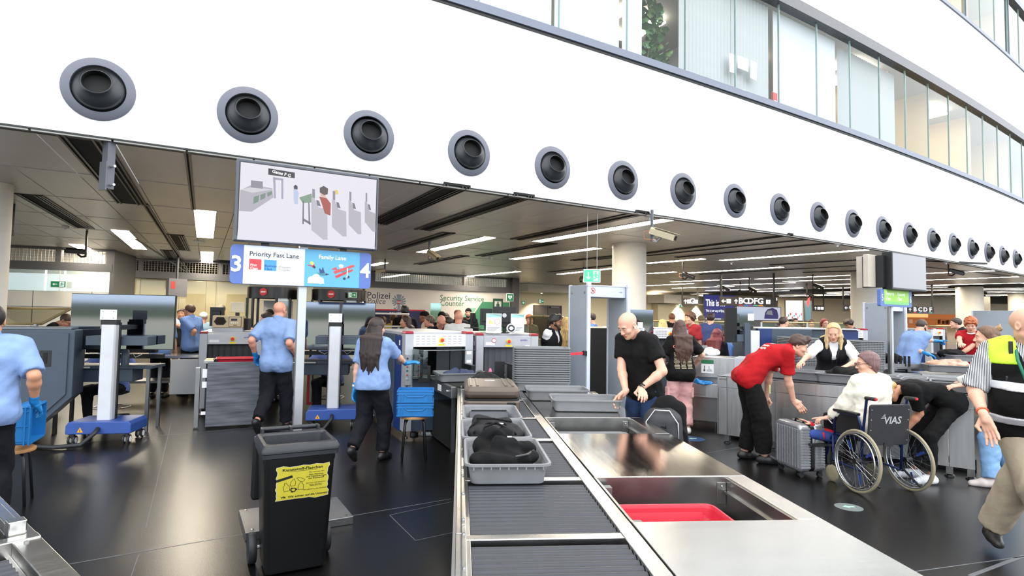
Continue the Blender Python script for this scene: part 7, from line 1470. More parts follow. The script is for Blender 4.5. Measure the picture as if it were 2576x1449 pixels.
# stacks of trays right
def stack(c, n, rz, label, group):
    for i in range(n):
        q = tray(label if i < n-1 else label.replace('grey tray in', 'topmost grey tray of'), Vector((c.x, c.y, c.z+.026*i)), rz, group)
c = PD(2010, 925, 9.9); stack(Vector((c.x, c.y, .86)), 17, .05, 'grey tray in the nested stack behind the red shirt man\'s head', 'nested tray stack behind the red shirt man'); c = PD(2162, 935, 9.4); stack(Vector((c.x, c.y, .84)), 17, .05, 'grey tray in the nested stack beside the blond woman', 'nested tray stack beside the blond woman')
for px, Y, w_, lab in ((2010, 9.9, .4, 'steel trolley under the tray stack behind the red shirt man'), (2162, 9.4, .4, 'steel trolley under the tray stack beside the blond woman')):
    c = PD(px, 935, Y); t = thing('tray_trolley', lab, 'trolley', (c.x, c.y, 0), .05); zz = .86 if px < 2100 else .84; box('platform', STEELD, (-.26, .26, -.35, .35, zz-.04, zz), t)
    for x in (-.22, .22):
        for y in (-.3, .3): box('leg', STEELD, (x-.02, x+.02, y-.02, y+.02, 0, zz-.04), t)
# lane 6 belt with bags at the right
c = PD(2300, 935, 9.6); t = thing('roller_table', 'steel roller table behind the counter with trays at lane 6', 'table', (c.x, c.y, 0), -.35); box('top', STEELD, (-.35, 1.3, 0, .7, .80, .84), t, .004); box('front_panel', STC, (.1, 1.3, -.02, 0, .55, .84), t, .004); box('wood_panel', mat('taupe_panel', (126, 112, 96), .45), (.15, .9, -.03, -.02, .60, .78), t); box('back_shelf', STEELD, (-.35, -.2, .5, .7, .84, 1.0), t)
for x in (-.3, .4, 1.25): box('leg', STEELD, (x-.03, x+.03, .05, .1, 0, .8), t)
b = MB()
for i in range(9): b.cyl((-.55+i*.06, .0, .95), (-.55+i*.06, .0, 1.12), .02, n=6)
b.build('black_louvre', BLACKM, t, kind='stuff')
c = PD(2385, 925, 9.3); tray('grey tray with plastic wrapped goods before the red haired boy', Vector((c.x, c.y, .90)), -.35+math.pi/2); blob('wrapped_goods', 'brown goods in crinkled clear plastic wrap in the tray', 'package', Vector((c.x, c.y, .92)), -.35, [('e', V3(0, 0, .09), (.30, .19, .09), None)], mat('brown_wrapped_goods', (176, 140, 116), .25, var=.45, vs=9, bump=.3, bs=30), .012, .012, 40, 81)
c = PD(2400, 890, 10.2); tray('grey tray with black clothes under the red haired boy\'s hand', Vector((c.x, c.y, 1.02)), -.1); blob('black_clothes', 'black clothes in the tray under the red haired boy\'s hand', 'clothes', Vector((c.x-.05, c.y, 1.04)), 0, [('e', V3(0, 0, .1), (.22, .2, .09), None)], BCL, .012, .012, 40, 91)
c = PD(2225, 905, 9.9); blob('black_bag', 'black soft bag lying on the belt left of the sign post', 'bag', Vector((c.x, c.y, .98)), 0, [('e', V3(0, 0, .09), (.32, .15, .09), None), ('e', V3(-.2, 0, .14), (.12, .1, .06), None)], BCL, .014, .012, 30, 95); t = thing('belt_shelf', 'grey belt shelf under the black soft bag', 'conveyor', (c.x, c.y, 0)); box('bed', STEELD, (-.5, .5, -.25, .25, .9, .98), t, .004); box('tray_edge', TRAYG, (-.5, .5, -.27, -.25, .93, .99), t)
for x in (-.4, .4): box('leg', STEELD, (x-.03, x+.03, -.03, .03, 0, .9), t)
# ---- sign 5 / 6
c = PD(2253, 900, 9.3); s0 = PD(2215, 750, 9.05); s1_ = PD(2293.7, 754, 9.60); sp_ = Plane(s0, s1_); mid = (s0+s1_)/2; w = (s1_-s0).length
t = thing('lane_sign', 'lane sign with 5 and 6 for economy class under a grey monitor on a post', 'sign', (mid.x, mid.y, 0), sp_.rz)
def s5(px, py): x, z = sp_(px, py); return x-w/2, z
zb, zt = (s5(2220, 770)[1]+s5(2290, 773)[1])/2, (s5(2220, 727)[1]+s5(2290, 733)[1])/2
MB().prism(rrect(-w/2, zb, w/2, zt, .02), 0, .05, 'y').build('board', MATS['sign_blue'], t); xa, xb = s5(2224, 750)[0], s5(2286, 750)[0]; poly([(xa, zb+.03), (xb, zb+.03), (xb, zt-.003), (xa, zt-.003)], -.002, flat((150, 204, 84)), t, 'economy_panel'); poly([(xa, zb+.03), (xb, zb+.03), (xb, zb+.075), (xa, zb+.075)], -.0028, flat((120, 190, 120)), t, 'economy_band')
text('5', .15, flat((255, 255, 255)), t, ((-w/2+xa)/2, -.003, (zb+zt)/2-.05), WT, align='CENTER', sx=.8); text('6', .15, flat((255, 255, 255)), t, ((w/2+xb)/2, -.003, (zb+zt)/2-.06), WT, align='CENTER', sx=.8)
for x in (xa+.05, (xa+xb)/2+.02): text('Economy\nClass', .082, flat((250, 252, 246)), t, (x, -.003, zt-.09), WT, sx=.85)
m0, m1, z0, z1 = s5(2229, 690)[0], s5(2315, 690)[0], (s5(2237, 730)[1]+s5(2310, 733)[1])/2, (s5(2237, 636)[1]+s5(2310, 645)[1])/2
box('monitor_case', BLACK, (m0, m1, -.09, .06, z0, z1), t, .008); box('screen', mat('pale_screen', (196, 196, 204), .3, emit=.42, var=0), (m0+.02, m1-.02, -.093, -.09, z0+.03, z1-.02), t); box('rear_case', BLACK, (m0-.12, m0, .0, .3, z0+.03, z1-.06), t); box('rear_monitor', mat('beige_case', (186, 178, 166), .45), (m0-.34, m0-.10, .1, .18, z0+.03, z1-.05), t, .006); box('rear_monitor_side', mat('beige_case'), (m0-.10, m0-.06, .1, .4, z0+.03, z1-.05), t)
box('post', ALU, (-.06, .0, .05, .11, .0, z1-.2), t, .004); box('post_flange', STEELD, (-.10, -.06, .06, .10, .0, zb), t); box('mount_bracket', BLACK, (-.1, .1, .05, .1, z0-.05, z0+.2), t)
# ---- silver suitcase
c = P(2012, 1180, .04); t = thing('silver_suitcase', 'silver ribbed hard-shell suitcase standing before the counter', 'suitcase', (c.x, c.y, 0), -1.42)
SIL = mat('silver_shell', (158, 160, 165), .28, .6, .05, 6.); hw_, dp = .225, .15; H = .56
def shell(y0, y1, nm):
    n = 15; b = MB()
    b.prism(rrect(-hw_, .055, hw_, H, .06, 5), y0, y1, 'y'); o = b.build(nm, SIL, t, bevel=.03, smooth='auto')
    for i in range(n): 
        z = .10+i*(H-.13)/n
        for x in (-hw_-.004, hw_-.004): 
            MB().prism([(y0+.01, z), (y1-.01, z), (y1-.014, z+.022), (y0+.014, z+.022)], x, x+.008, 'x').build('shell_rib', SIL, t, bevel=.003)
shell(-.15, -.018, 'front_shell'); shell(.018, .15, 'rear_shell'); MB().prism(rrect(-hw_+.004, .06, hw_-.004, H-.004, .056, 5), -.02, .02, 'y').build('zip_band', BLACK, t, smooth='auto')
for x in np.linspace(-.18, .18, 9): MB().box(x-.013, x+.013, -.158, -.146, .10, H-.05).build('shell_rib', SIL, t, bevel=.004)
MB().tube([(-.07, 0, H-.005), (-.06, 0, H+.025), (.06, 0, H+.025), (.07, 0, H-.005)], .012, 8).build('top_handle', BLACK, t, smooth=True); box('handle_base', BLACK, (-.12, .12, .05, .1, H-.01, H+.012), t, .004); box('side_lock', ALU, (hw_, hw_+.01, -.012, .012, .36, .47), t, .003)
for x in (-.17, .17):
    for y in (-.11, .11):
        box('caster_fork', BLACK, (x-.02, x+.02, y-.02, y+.02, .04, .075), t, .004); MB().cyl((x-.018, y, .027), (x-.006, y, .027), .027, n=16).build('wheel', RUBBER, t); MB().cyl((x+.006, y, .027), (x+.018, y, .027), .027, n=16).build('wheel', RUBBER, t)

c = PD(786, 1030, 9.9); t = thing('tray_rack', 'black rack holding a red tray on edge behind the sign post', 'rack', (c.x, c.y, 0), .35)
for x in (-.02, .12, .26): box('rack_plate', BLACK, (x, x+.02, 0, .3, .1, .82), t, .004)
box('rack_base', STEELD, (-.08, .34, 0, .3, .0, .1), t); b = MB()
for q in ((-.10, -.06, -.01, .0, .12, .88), (-.10, .05, -.01, .0, .84, .88), (-.10, .05, -.01, .0, .12, .16), (-.10, -.09, .0, .3, .12, .88)): b.box(*q)
b.build('red_edge', REDT, t)
# ================================================================ PEOPLE
def X_(px, Y): return PD(px, 800, Y).x
OFB = (122, 148, 192); OFD = (30, 33, 46); LANY = flat((26, 26, 30))
# --- officers
r = person('officer in light blue shirt and blue gloves at the left edge, arm bent behind him', X_(-22, 4.25), 4.25, -42, 1.70, hair='crop', haircol=(30, 26, 24), skin='tan', top=OFB, sleeve=.92, bottom=(24, 27, 38), bulk=1.14, belly=.04, lean=8, Rpx=(86, 1010, .20), Rp=(.3, -1, -.5), gloves='LR', Rd=(.3, .6, -.55), Rc=.5, collar=True, loose=.016, hem=-.11)
strap(r, 'officer in light blue shirt and blue gloves at the left edge, arm bent behind him', LANY)
k = 'bald officer in light blue shirt walking away beside the sign post'
q = P(688, 1090); r = person(k, q.x, q.y, 3, 1.84, hair='bald', skin='ruddy', top=OFB, sleeve=.88, bottom=OFD, bulk=1.12, belly=.04, lean=2, gloves='L', Lpx=(642, 893, -.02), Rpx=(742, 890, .04), Lp=(-.12, -1, 0), Rp=(.12, -1, 0), Lf=(-.07, -.30, .05), Lfp=42, Rf=(.08, .22, 0), collar=True, yaw=8, loose=.02, hem=-.13, Lc=.8, legw=1.2)
strap(r, k, LANY); 
k = 'woman officer with long dark hair reaching to the scanner controls'
q = P(932, 1160); r = person(k, q.x, q.y, 14, 1.63, fem=True, hair='long', haircol=(44, 30, 28), skin='fair', top=OFB, sleeve=.85, bottom=OFD, bulk=1.08, lean=3, gloves='LR', Rpx=(1022, 916, .42), Rp=(.6, -.2, -1), Lpx=(893, 976, .02), Lp=(-.15, -1, 0), Lf=(-.09, -.22, .03), Lfp=34, Rf=(.09, .12, 0), Rd=(.75, .6, .12), Rc=.35, loose=.018, hem=-.06, legw=1.22, yaw=5)
ring(r, k, -1, .90, WHITEP, 'wrist_band', .029); box('epaulette', BELT, (-.03, .03, -.02, .02, 0, .008), None).name
e_ = bpy.data.objects[-1] if False else None
for o in [o for o in bpy.data.objects if o.name.startswith('epaulette')]:
    i = INFO[k]; o.parent = r; p_ = i['J'][1][0]+V3(-.04, -.01, .068); o.location = p_
# --- bald traveller in black
k = 'bald man in black t-shirt sorting his things at the steel table'
r = person(k, X_(1622, 5.72), 5.72, -128, 1.80, hair='bald', skin='fair', browcol=(110, 84, 70), top=(20, 20, 22), topname='t_shirt', sleeve=.62, bottom=(40, 58, 92), bottomname='jeans', lean=17, neck=44, pitch=-34, yaw=8, Lpx=(1611, 978, -.34), Lp=(-1, -.7, -.3), Rpx=(1574, 984, -.22), Rp=(1, -.5, -.2), Lc=.75, Rc=.8, Ld=(-.75, .62, -.25), Rd=(.3, .5, -.6), bulk=1.06, loose=.014, hem=-.10, px=300)
ring(r, k, -1, .93, BLACK, 'watch_strap', .029, .005, .022); i = INFO[k]; e, w = i['J'][-1][1:]; c = e+(w-e)*.93; o = box('watch_case', BLACK, (-.018, .018, -.016, .016, -.006, .006), r, .003); o.location = c+V3(-.02, .0, .030); o.rotation_euler = (0, -.5, .3)
hl = i['HL']; MB().tube([tuple(hl(-.084, .0, -.012)), tuple(hl(-.088, .004, -.022)), tuple(hl(-.086, .010, -.045))], .0062, 8).build('earphone', WHITEP, r, smooth=True); MB().tube([tuple(hl(.084, .0, -.012)), tuple(hl(.088, .004, -.022)), tuple(hl(.086, .010, -.045))], .0062, 8).build('earphone', WHITEP, r, smooth=True)
hd = i['J'][1][2]; o = thing('phone', 'small dark phone held in the bald man\'s hands', 'phone', PD(1581, 992, 5.60), .4); o.rotation_euler = (.5, .6, .3); box('body', BLACK, (-.03, .03, -.055, .055, -.004, .004), o, .003); box('display', mat('dark_glass', (16, 17, 20), .05), (-.027, .027, -.05, .05, .004, .0046), o)
# --- band shirt woman
k = 'woman in black band t-shirt and pink trousers seen from behind'
q = P(1712, 1090); r = person(k, q.x, q.y, -3, 1.66, fem=True, hair='long', haircol=(72, 48, 40), top=(22, 22, 24), topname='t_shirt', sleeve=.80, bottom=(216, 166, 164), shoes=(220, 216, 210), Lpx=(1672, 925, .18), Rpx=(1744, 918, .20), Lp=(-1, -.6, -.2), Rp=(1, -.6, -.2), yaw=22, lean=0, loose=.022, hem=-.13, legw=1.30, bulk=1.05)
DEC = []
def decal(root, key, tgt, s, size, col, up, side, align='CENTER', front=False, bold=.015, rot=0.):
    i = INFO[key]; f = i['fx'] if front else -i['fx']; x = -i['rx'] if not front else i['rx']; x = -x if False else x
    x = np.cross(i['d2'], f); c = i['P2']+i['d2']*up+x*side+f*.24
    M = Matrix((( x[0], i['d2'][0], f[0], c[0]), (x[1], i['d2'][1], f[1], c[1]), (x[2], i['d2'][2], f[2], c[2]), (0, 0, 0, 1)))
    o = text(s, size, flat(col), root, (0, 0, 0), (0, 0, 0), align=align, bold=bold, ext=0); o.matrix_basis = M @ Matrix.Rotation(rot, 4, 'Z'); DEC.append((o, root, tgt, Vector(f)))
SAL = (226, 120, 106); CRM = (226, 210, 170)
decal(r, k, 't_shirt', 'SIGNS', .080, SAL, .055, 0, bold=.03); decal(r, k, 't_shirt', 'OF SUMMER', .056, SAL, -.005, 0, bold=.03); decal(r, k, 't_shirt', '* * * * *', .045, SAL, -.055, 0)
for sx_ in (-.095, 0, .095): decal(r, k, 't_shirt', '\n'.join(['======'[:5+(j*7+int(sx_*90)) % 3] for j in range(12)]), .021, CRM, -.085, sx_, bold=.02)
i = INFO[k]
for sd in (-1, 1): q_ = i['LG'][sd]; c = q_[0]+(q_[1]-q_[0])*.72; o = box('cargo_pocket', cloth((216, 166, 164)), (-.02, .02, -.065, .065, -.075, .075), r, .012); o.location = c+V3(sd*.080, 0, 0)
# --- red shirt assistant
k = 'young man in red polo shirt bending toward the silver suitcase'
q = P(1898, 1160); r = person(k, q.x, q.y, 97, 1.84, hair='quiff', haircol=(66, 46, 38), skin='fair', top=(166, 18, 26), topname='polo_shirt', sleeve=.80, bottom=(24, 24, 26), lean=60, neck=62, pitch=-22, yaw=14, pel=(0, -.06, .0), Rpx=(1998, 1026, -.10), Rp=(-.1, -1, .2), Lpx=(1925, 1010, .25), Lp=(0, -1, 0), Rd=(.10, .62, -.72), Rc=.55, Rf=(.10, .10, 0), Lf=(-.12, -.06, 0), legw=1.35, loose=.022, hem=-.12, collar=True, px=260)
decal(r, k, 'polo_shirt', 'vie', .085, (244, 240, 238), .02, .03, bold=.03); decal(r, k, 'polo_shirt', 'passenger\nassistance', .048, (244, 240, 238), -.05, .03, bold=.02)
i = INFO[k]; c = i['P0']+V3(.14, .06, -.10); o = box('key_badge', flat((226, 226, 150)), (-.018, .018, -.004, .004, -.10, 0), r, .003); o.location = c+V3(.04, .12, .02)
# --- blond colleague in waistcoat
k = 'blond woman in white blouse and black waistcoat behind the counter'
r = person(k, X_(2092, 7.95), 7.95, -158, 1.68, fem=True, hair='straight', haircol=(196, 166, 120), skin='fair', top=(236, 236, 238), topname='blouse', sleeve=1.02, bottom=OFD, lean=14, neck=26, pitch=-22, yaw=10, Rpx=(2012, 915, -.35), Rp=(.8, -.2, -.6), Lpx=(2128, 922, -.45), Lp=(-1, -.4, -.1), vest=((26, 28, 38), .24), collar=True, bulk=1.10, loose=.016, Lc=.4, Rc=.6, px=210)
strap(r, k, LANY, down=.34, off=.045)
# --- wheelchair
def wheelchair(c, rz):
    t = thing('wheelchair', 'blue framed wheelchair with black backrest and grey tyred spoked wheels', 'wheelchair', (c.x, c.y, 0), rz); BLF = mat('navy_frame', (30, 42, 92), .35, .3); TY = mat('grey_tyre', (150, 142, 116), .6, var=.08); FAB = mat('black_nylon', (36, 35, 40), .65, bump=.1, bs=120, var=.12, vs=5)
    R_ = .305
    for s_ in (-1, 1):
        x = s_*.285; n = 40; M = Matrix.Translation((x, 0, R_)) @ Matrix.Rotation(s_*-.05, 4, 'Y')
        ci = lambda rr, dx=0: [(dx, rr*math.cos(2*math.pi*k_/n), rr*math.sin(2*math.pi*k_/n)) for k_ in range(n)]
        w_ = MB(M).tube(ci(R_-.014), .014, 8, closed=True).build('rear_wheel_tyre', TY, t, smooth=True)
        MB(M).tube(ci(R_-.034), .009, 6, closed=True).build('rim', ALU, w_, smooth=True); MB(M).tube(ci(R_-.05, s_*.035), .009, 6, closed=True).build('hand_rim', STEEL, w_, smooth=True)
        MB(M).cyl((-.035, 0, 0), (.035, 0, 0), .026, n=14).build('hub', BLACK, w_)
        b = MB(M)
        for j in range(28): a_ = 2*math.pi*j/28; b_ = a_+(.5 if j % 2 else -.5); h_ = (.03 if (j//2) % 2 else -.03); b.cyl((h_, .024*math.cos(b_), .024*math.sin(b_)), (0, (R_-.036)*math.cos(a_), (R_-.036)*math.sin(a_)), .0014, n=4)
        b.build('spoke', STEEL, w_, kind='stuff')
        b = MB(M); b.add([(.002, (R_-.045)*math.cos(2*math.pi*k_/24), (R_-.045)*math.sin(2*math.pi*k_/24)) for k_ in range(24)], [tuple(range(24))]); b.build('spoke_guard', glass('clear_disc', (226, 230, 236), .93), w_)
        for a_ in (.9, 2.6, 4.5): MB(M @ Matrix.Rotation(a_, 4, 'X')).box(.004, .0055, .12, .22, -.012, .012).build('blue_print', flat((50, 80, 170)), w_)
        MB().tube([(s_*.225, -.10, .93), (s_*.225, -.06, .90), (s_*.225, .0, .52), (s_*.225, .02, .20)], .013, 8).build('back_tube', BLF, t, smooth=True); MB().tube([(s_*.225, -.05, .92), (s_*.225, -.17, .925)], .018, 10).build('push_grip', mat('ribbed_grip', (24, 24, 25), .6, bump=.4, bs=90), t, smooth=True); box('grip_mark', flat((190, 40, 50)), (s_*.225-.012, s_*.225+.012, -.185, -.168, .913, .937), t, .004)
        MB().tube([(s_*.225, .0, .52), (s_*.225, .38, .50), (s_*.215, .46, .42), (s_*.2, .56, .16)], .013, 8).build('seat_tube', BLF, t, smooth=True); MB().tube([(s_*.225, .0, .20), (s_*.225, .40, .22), (s_*.225, .40, .5)], .012, 8).build('lower_tube', BLF, t, smooth=True)
        MB().tube([(s_*.245, -.02, .60), (s_*.25, .02, .73), (s_*.25, .30, .73), (s_*.245, .36, .62), (s_*.235, .36, .5)], .011, 8).build('arm_frame', BLF, t, smooth=True); box('arm_rest', BLACK, (s_*.25-.03, s_*.25+.03, .02, .34, .735, .765), t, .01); box('side_guard', BLACK, (s_*.238-.004, s_*.238+.004, .02, .34, .52, .72), t)
        MB().tube([(s_*.24, .40, .3), (s_*.24, .42, .16)], .012, 8).build('caster_stem', BLACK, t); MB().lathe([(.03, -.014), (.075, -.014), (.085, -.006), (.085, .006), (.075, .014), (.03, .014)], 22, c=(s_*.24, .40, .085), M=Matrix.Rotation(math.pi/2, 4, 'Y')).build('caster_wheel', TY, t, smooth='auto')
        box('foot_plate', BLACK, (min(s_*.2, s_*.03), max(s_*.2, s_*.03), .50, .64, .14, .155), t, .004); MB().tube([(s_*.26, .36, .60), (s_*.27, .44, .66)], .008, 6).build('brake_lever', STEEL, t)
        MB().tube([(s_*.225, .0, .22), (s_*.22, -.20, .10)], .011, 6).build('tip_bar', BLACK, t)
    box('seat_cushion', BLACK, (-.22, .22, .0, .40, .48, .54), t, .015); box('tartan_blanket', mat('tartan', (186, 150, 140), .8, var=.5, vs=40), (-.2, .2, -.02, .05, .455, .48), t, .008)
    M = Matrix.Rotation(.10, 4, 'X'); MB(M).prism(rrect(-.225, .47, .225, .87, .03), -.052+.03, -.03+.03, 'y').build('backrest', FAB, t, bevel=.008)
    MB(M).box(-.05, .05, -.03, -.022, .46, .50).build('pocket_flap', FAB, t)
    o = text('VIAS', .098, flat((170, 172, 176)), t, (0, 0, 0), WT, bold=.02, shear=.15, ext=.0005); o.matrix_basis = M @ Matrix.Translation((-.07, -.0245, .685)) @ Matrix.Rotation(math.pi/2, 4, 'X')
    for j in range(4): MB(M).prism([(-.10+j*.012, .735+j*.012), (-.052, .735+j*.012), (-.056, .741+j*.012), (-.10+j*.012, .741+j*.012)], -.0245, -.022, 'y').build('logo_stripe', flat((170, 172, 176)), t)
    for x in (-.205, .205):
        for z in (.52, .62, .72, .82): MB(M).lathe([(.006, 0), (.005, .003), (0, .003)], 8, c=(x, -.022, z), M=Matrix.Rotation(math.pi/2, 4, 'X')).build('stud', ALU, t)
    return t
wc = (P(2155, 1237)+P(2288, 1237))/2; WCR = math.radians(10); wheelchair(Vector((wc.x, wc.y, 0)), WCR)
k = 'short haired woman in cream sweater seated in the wheelchair, pointing'
r = person(k, wc.x-math.sin(WCR)*.14, wc.y+.14, -10, 1.66, fem=True, hair='bob', haircol=(112, 84, 84), skin='fair', top=(236, 230, 214), topname='sweater', sleeve=1.82, bottom=(36, 38, 48), pel=(0, -.02, -.29), lean=2, yaw=-62, pitch=-6, Lpx=(2088, 1050, .25), Lp=(-.2, -.5, -1), Lpoint=True, Lc=1.0, Ld=(-.85, .3, -.18), R=(.22, .34, .74), Lf=(-.10, .46, .16), Rf=(.10, .46, .16), bulk=1.14, loose=.02, glasses=(70, 40, 30), hem=-.08, px=280)
ring(r, k, -1, .97, WHITEP, 'wrist_band', .027, .003, .02)
c = PD(2058, 1092, 6.25); t = thing('doll', 'small red and blue dressed soft figure lying on the wheelchair footrests', 'doll', (c.x, c.y, 0), .1); zz = c.z
nmesh('blue_leg', [field([('c', V3(-.06, 0, zz), V3(.16, -.02, zz-.03), .05, .06), ('c', V3(-.04, .08, zz-.02), V3(.16, .06, zz-.04), .045, .05)], .01)], cloth((52, 76, 140)), t); nmesh('red_body', [field([('c', V3(.10, 0, zz-.02), V3(.22, .02, zz+.02), .06, .07), ('c', V3(-.06, .05, zz+.10), V3(.02, .05, zz+.04), .028, .034), ('c', V3(.02, .05, zz+.04), V3(.16, .03, zz), .034, .04)], .01)], cloth((206, 34, 44)), t); nmesh('hand', [field(handprims(V3(-.06, .05, zz+.10), V3(-.7, 0, .35), V3(.3, 0, 1), 1, .2, .7), .006, k=.006)], SKIN['fair'], t); MB().tube([(.02, -.055, zz+.03), (.03, -.06, zz-.02), (.025, -.03, zz-.06)], .010, 6).build('red_stripe', cloth((206, 34, 44)), t, smooth=True); nmesh('helmet', [field([('e', V3(.20, 0, zz+.08), (.075, .075, .08), None)], .01)], cloth((34, 36, 52)), t)
box('rest', BLACK, (-.12, .25, -.06, .1, zz-.12, zz-.09), t, .005); box('rest_leg', BLACK, (.1, .14, 0, .04, .15, zz-.1), t)
# --- bent woman in black
k = 'woman in black with blond bun bent double beside the wheelchair'
q = P(2338, 1218); r = person(k, q.x+.02, q.y+.10, -84, 1.68, fem=True, hair='bun', haircol=(190, 150, 96), skin='tan', top=(24, 24, 27), topname='t_shirt', sleeve=.8, bottom=(20, 20, 22), bottomname='leggings', shoes=(236, 236, 238), laces=(225, 225, 226), lean=84, neck=92, pitch=-70, pel=(0, -.24, -.08), Lpx=(2276, 1085, .05), Lp=(0, -1, 0), R=(.12, .42, .42), Rp=(0, -1, 0), Lf=(-.10, .02, 0, -4), Rf=(.12, .06, 0, 10), hem=-.03, loose=.010, legw=.95, cut_ankle=.86, bulk=.92, px=250)
# --- grey sweater woman
k = 'woman in grey sweatshirt and pale jeans at the right end of the counter'
r = person(k, X_(2515, 6.05), 6.05, -50, 1.66, fem=True, hair='long', haircol=(104, 76, 58), top=(186, 186, 182), topname='sweatshirt', sleeve=1.92, bottom=(126, 164, 206), bottomname='jeans', shoes=(206, 196, 192), laces=(230, 60, 100), Lpx=(2424, 968, -.05), Lp=(-.4, -.6, -1), R=(.16, .38, 1.0), Lf=(-.16, .12, 0), Rf=(.12, -.06, 0), lean=8, loose=.026, legw=1.2, yaw=-10, px=250)
i = INFO[k]; hl = i['HL']; nmesh('hair_clip', [field([('e', hl(0, -.10, .10), (.035, .04, .03), i['HR']), ('c', hl(-.03, -.11, .12), hl(.02, -.12, .15), .012, .010)], .008, k=.01)], hairm((150, 118, 82)), r)
# --- hi-vis man
k = 'man in black high visibility vest and khaki trousers at the right edge'
HV = mat('hi_vis_yellow', (182, 220, 44), .6, var=.05, emit=0); RFL = mat('reflective_tape', (206, 208, 214), .4, .2, .05)
r = person(k, X_(2586, 4.1), 4.12, -146, 1.80, hair='bald', skin='fair', top=(226, 226, 228), topname='striped_shirt', stripes=((60, 66, 78), 34), sleeve=.98, bottom=(160, 148, 128), shoes=(24, 24, 25), bulk=1.16, belly=.06, lean=3, yaw=-48, Rpx=(2474, 1042, -.10), Rp=(.6, -1, -.2), Rd=(-.25, .2, -.85), Rn=(-.55, -.8, .0), Rc=.22, Rf=(-.16, .22, 0, 40), Lf=(.22, -.20, 0), vest=((24, 25, 27), .20, .07), legw=1.42, loose=.018, hem=-.10, collar=True, px=360,
    bands=(('shoulder_band', HV, .026, .40, .62), ('reflective_band', RFL, .027, .23, .285), ('reflective_band', RFL, .031, .0, .055)))
pe = strap(r, k, mat('green_lanyard', (28, 110, 84), .6), 'lanyard', .30, .010, spread=.075, off=.075)
o = thing('id_badge', 'pale identity card with a photo hanging on the high visibility man\'s green lanyard', 'badge', r.matrix_basis @ Vector(tuple(pe+V3(0, .05, -.02)))); o.rotation_euler = r.rotation_euler; o.rotation_euler.z += math.pi
box('card', WHITEP, (-.05, .05, -.004, 0, -.075, 0), o, .003); box('photo', flat((196, 140, 100)), (-.046, -.016, -.005, -.004, -.07, -.01), o); box('text_line', flat((170, 174, 180)), (-.01, .04, -.005, -.004, -.03, -.025), o); box('text_line', flat((170, 174, 180)), (-.01, .03, -.005, -.004, -.045, -.04), o); MB().tube([(-.03, -.002, 0), (0, -.002, .04), (.03, -.002, 0)], .004, 6).build('clip', STEEL, o)
ring(r, k, 1, .90, flat((206, 90, 50)), 'bracelet', .031, .006, .014)
i = INFO[k]; c = i['SHp'] if 'SHp' in i else i['J'][1][0]; o = box('radio_antenna', BLACK, (-.012, .012, -.012, .012, -.16, .10), r, .004); o.location = c+V3(-.09, .12, -.02); o = box('radio', BLACK, (-.035, .035, -.02, .02, -.26, -.14), r, .006); o.location = c+V3(-.09, .13, -.02)
# --- pointing officer, red haired boy
k = 'officer in light blue shirt with blue gloves leaning and pointing behind the sign post'
r = person(k, X_(2280, 10.4), 10.4, 78, 1.84, hair='crop', haircol=(70, 54, 46), skin='fair', beard=True, top=OFB, sleeve=.85, bottom=OFD, lean=30, neck=28, pitch=-18, yaw=-8, gloves='LR', Lpx=(2361, 859, .30), Lp=(0, 0, -1), Ld=(0, 1, -.05), Lpoint=True, Lc=.9, Rpx=(2331, 889, -.30), Rp=(0, -.6, -1), Rd=(0, .9, -.3), bulk=1.2, loose=.018)
k = 'red haired boy in red t-shirt with white trim reaching into a tray'
r = person(k, X_(2447, 10.6), 10.6, -130, 1.82, hair='curly', haircol=(170, 92, 52), skin='fair', top=(158, 18, 28), topname='t_shirt', sleeve=.55, lean=10, neck=22, pitch=-24, yaw=-10, Rpx=(2416, 864, -.35), Rp=(.6, -.4, -.6), L=(.26, .3, 1.0), bottom=(50, 52, 60))
i = INFO[k]; g = MB(); g.tube([tuple(i['P3']+i['rx']*.072*math.cos(a_)+i['fx']*(.066*math.sin(a_)+.016)+i['d3']*(-.004-.022*math.sin(a_))) for a_ in np.linspace(0, 6.283, 17)[:-1]], .010, 6, closed=True); g.build('white_collar', WHITE, r, smooth=True)
# --- bearded man in waistcoat and the blond woman behind him
k = 'bearded man in white shirt and black waistcoat left of the metal detector'
r = person(k, X_(1386, 9.5), 9.5, 118, 1.72, hair='quiff', haircol=(26, 24, 24), skin='brown', beard=True, top=(232, 232, 234), sleeve=1.0, bottom=(26, 26, 30), vest=((28, 28, 31), .2), collar=True, gloves='R', yaw=-22, pitch=-4, lean=4, Rpx=(1405, 884, .10), Rp=(.3, -1, -.4), Lpx=(1408, 880, .28), bulk=1.08)
person('woman with blond hair and white blouse behind the bearded man', X_(1421, 10.3), 10.3, 30, 1.68, fem=True, hair='straight', haircol=(196, 160, 96), top=(236, 236, 236), topname='blouse', sleeve=1.6, bottom=(26, 26, 28))
# --- people at the left
person('bearded man in white t-shirt and dark cap looking down at his strap', X_(412, 12.6), 12.6, 150, 1.80, hair='cap', haircol=(34, 32, 30), skin='tan', beard=True, top=(236, 234, 232), topname='t_shirt', sleeve=.7, bottom=(190, 166, 128), pitch=-28, neck=24, Lpx=(432, 815, -.25), Rpx=(404, 812, -.3), Lp=(-1, 0, -.6), Rp=(1, 0, -.6), bulk=1.1)
k = 'officer in blue shirt with a blue glove standing before the steel bench'
r = person(k, X_(484, 11.6), 11.6, -72, 1.82, hair='short', haircol=(70, 48, 36), skin='tan', top=(104, 134, 190), sleeve=.85, bottom=OFD, gloves='L', Lpx=(476, 855, -.02), Lp=(0, -1, .1), yaw=-6, collar=True, bulk=1.05); strap(r, k, LANY)
person('woman officer in blue shirt bent over behind the left screen', X_(407, 11.2), 11.2, -10, 1.70, fem=True, hair='pony', haircol=(40, 30, 26), top=(104, 134, 190), sleeve=.85, bottom=OFD, lean=20, neck=40, pitch=-25)
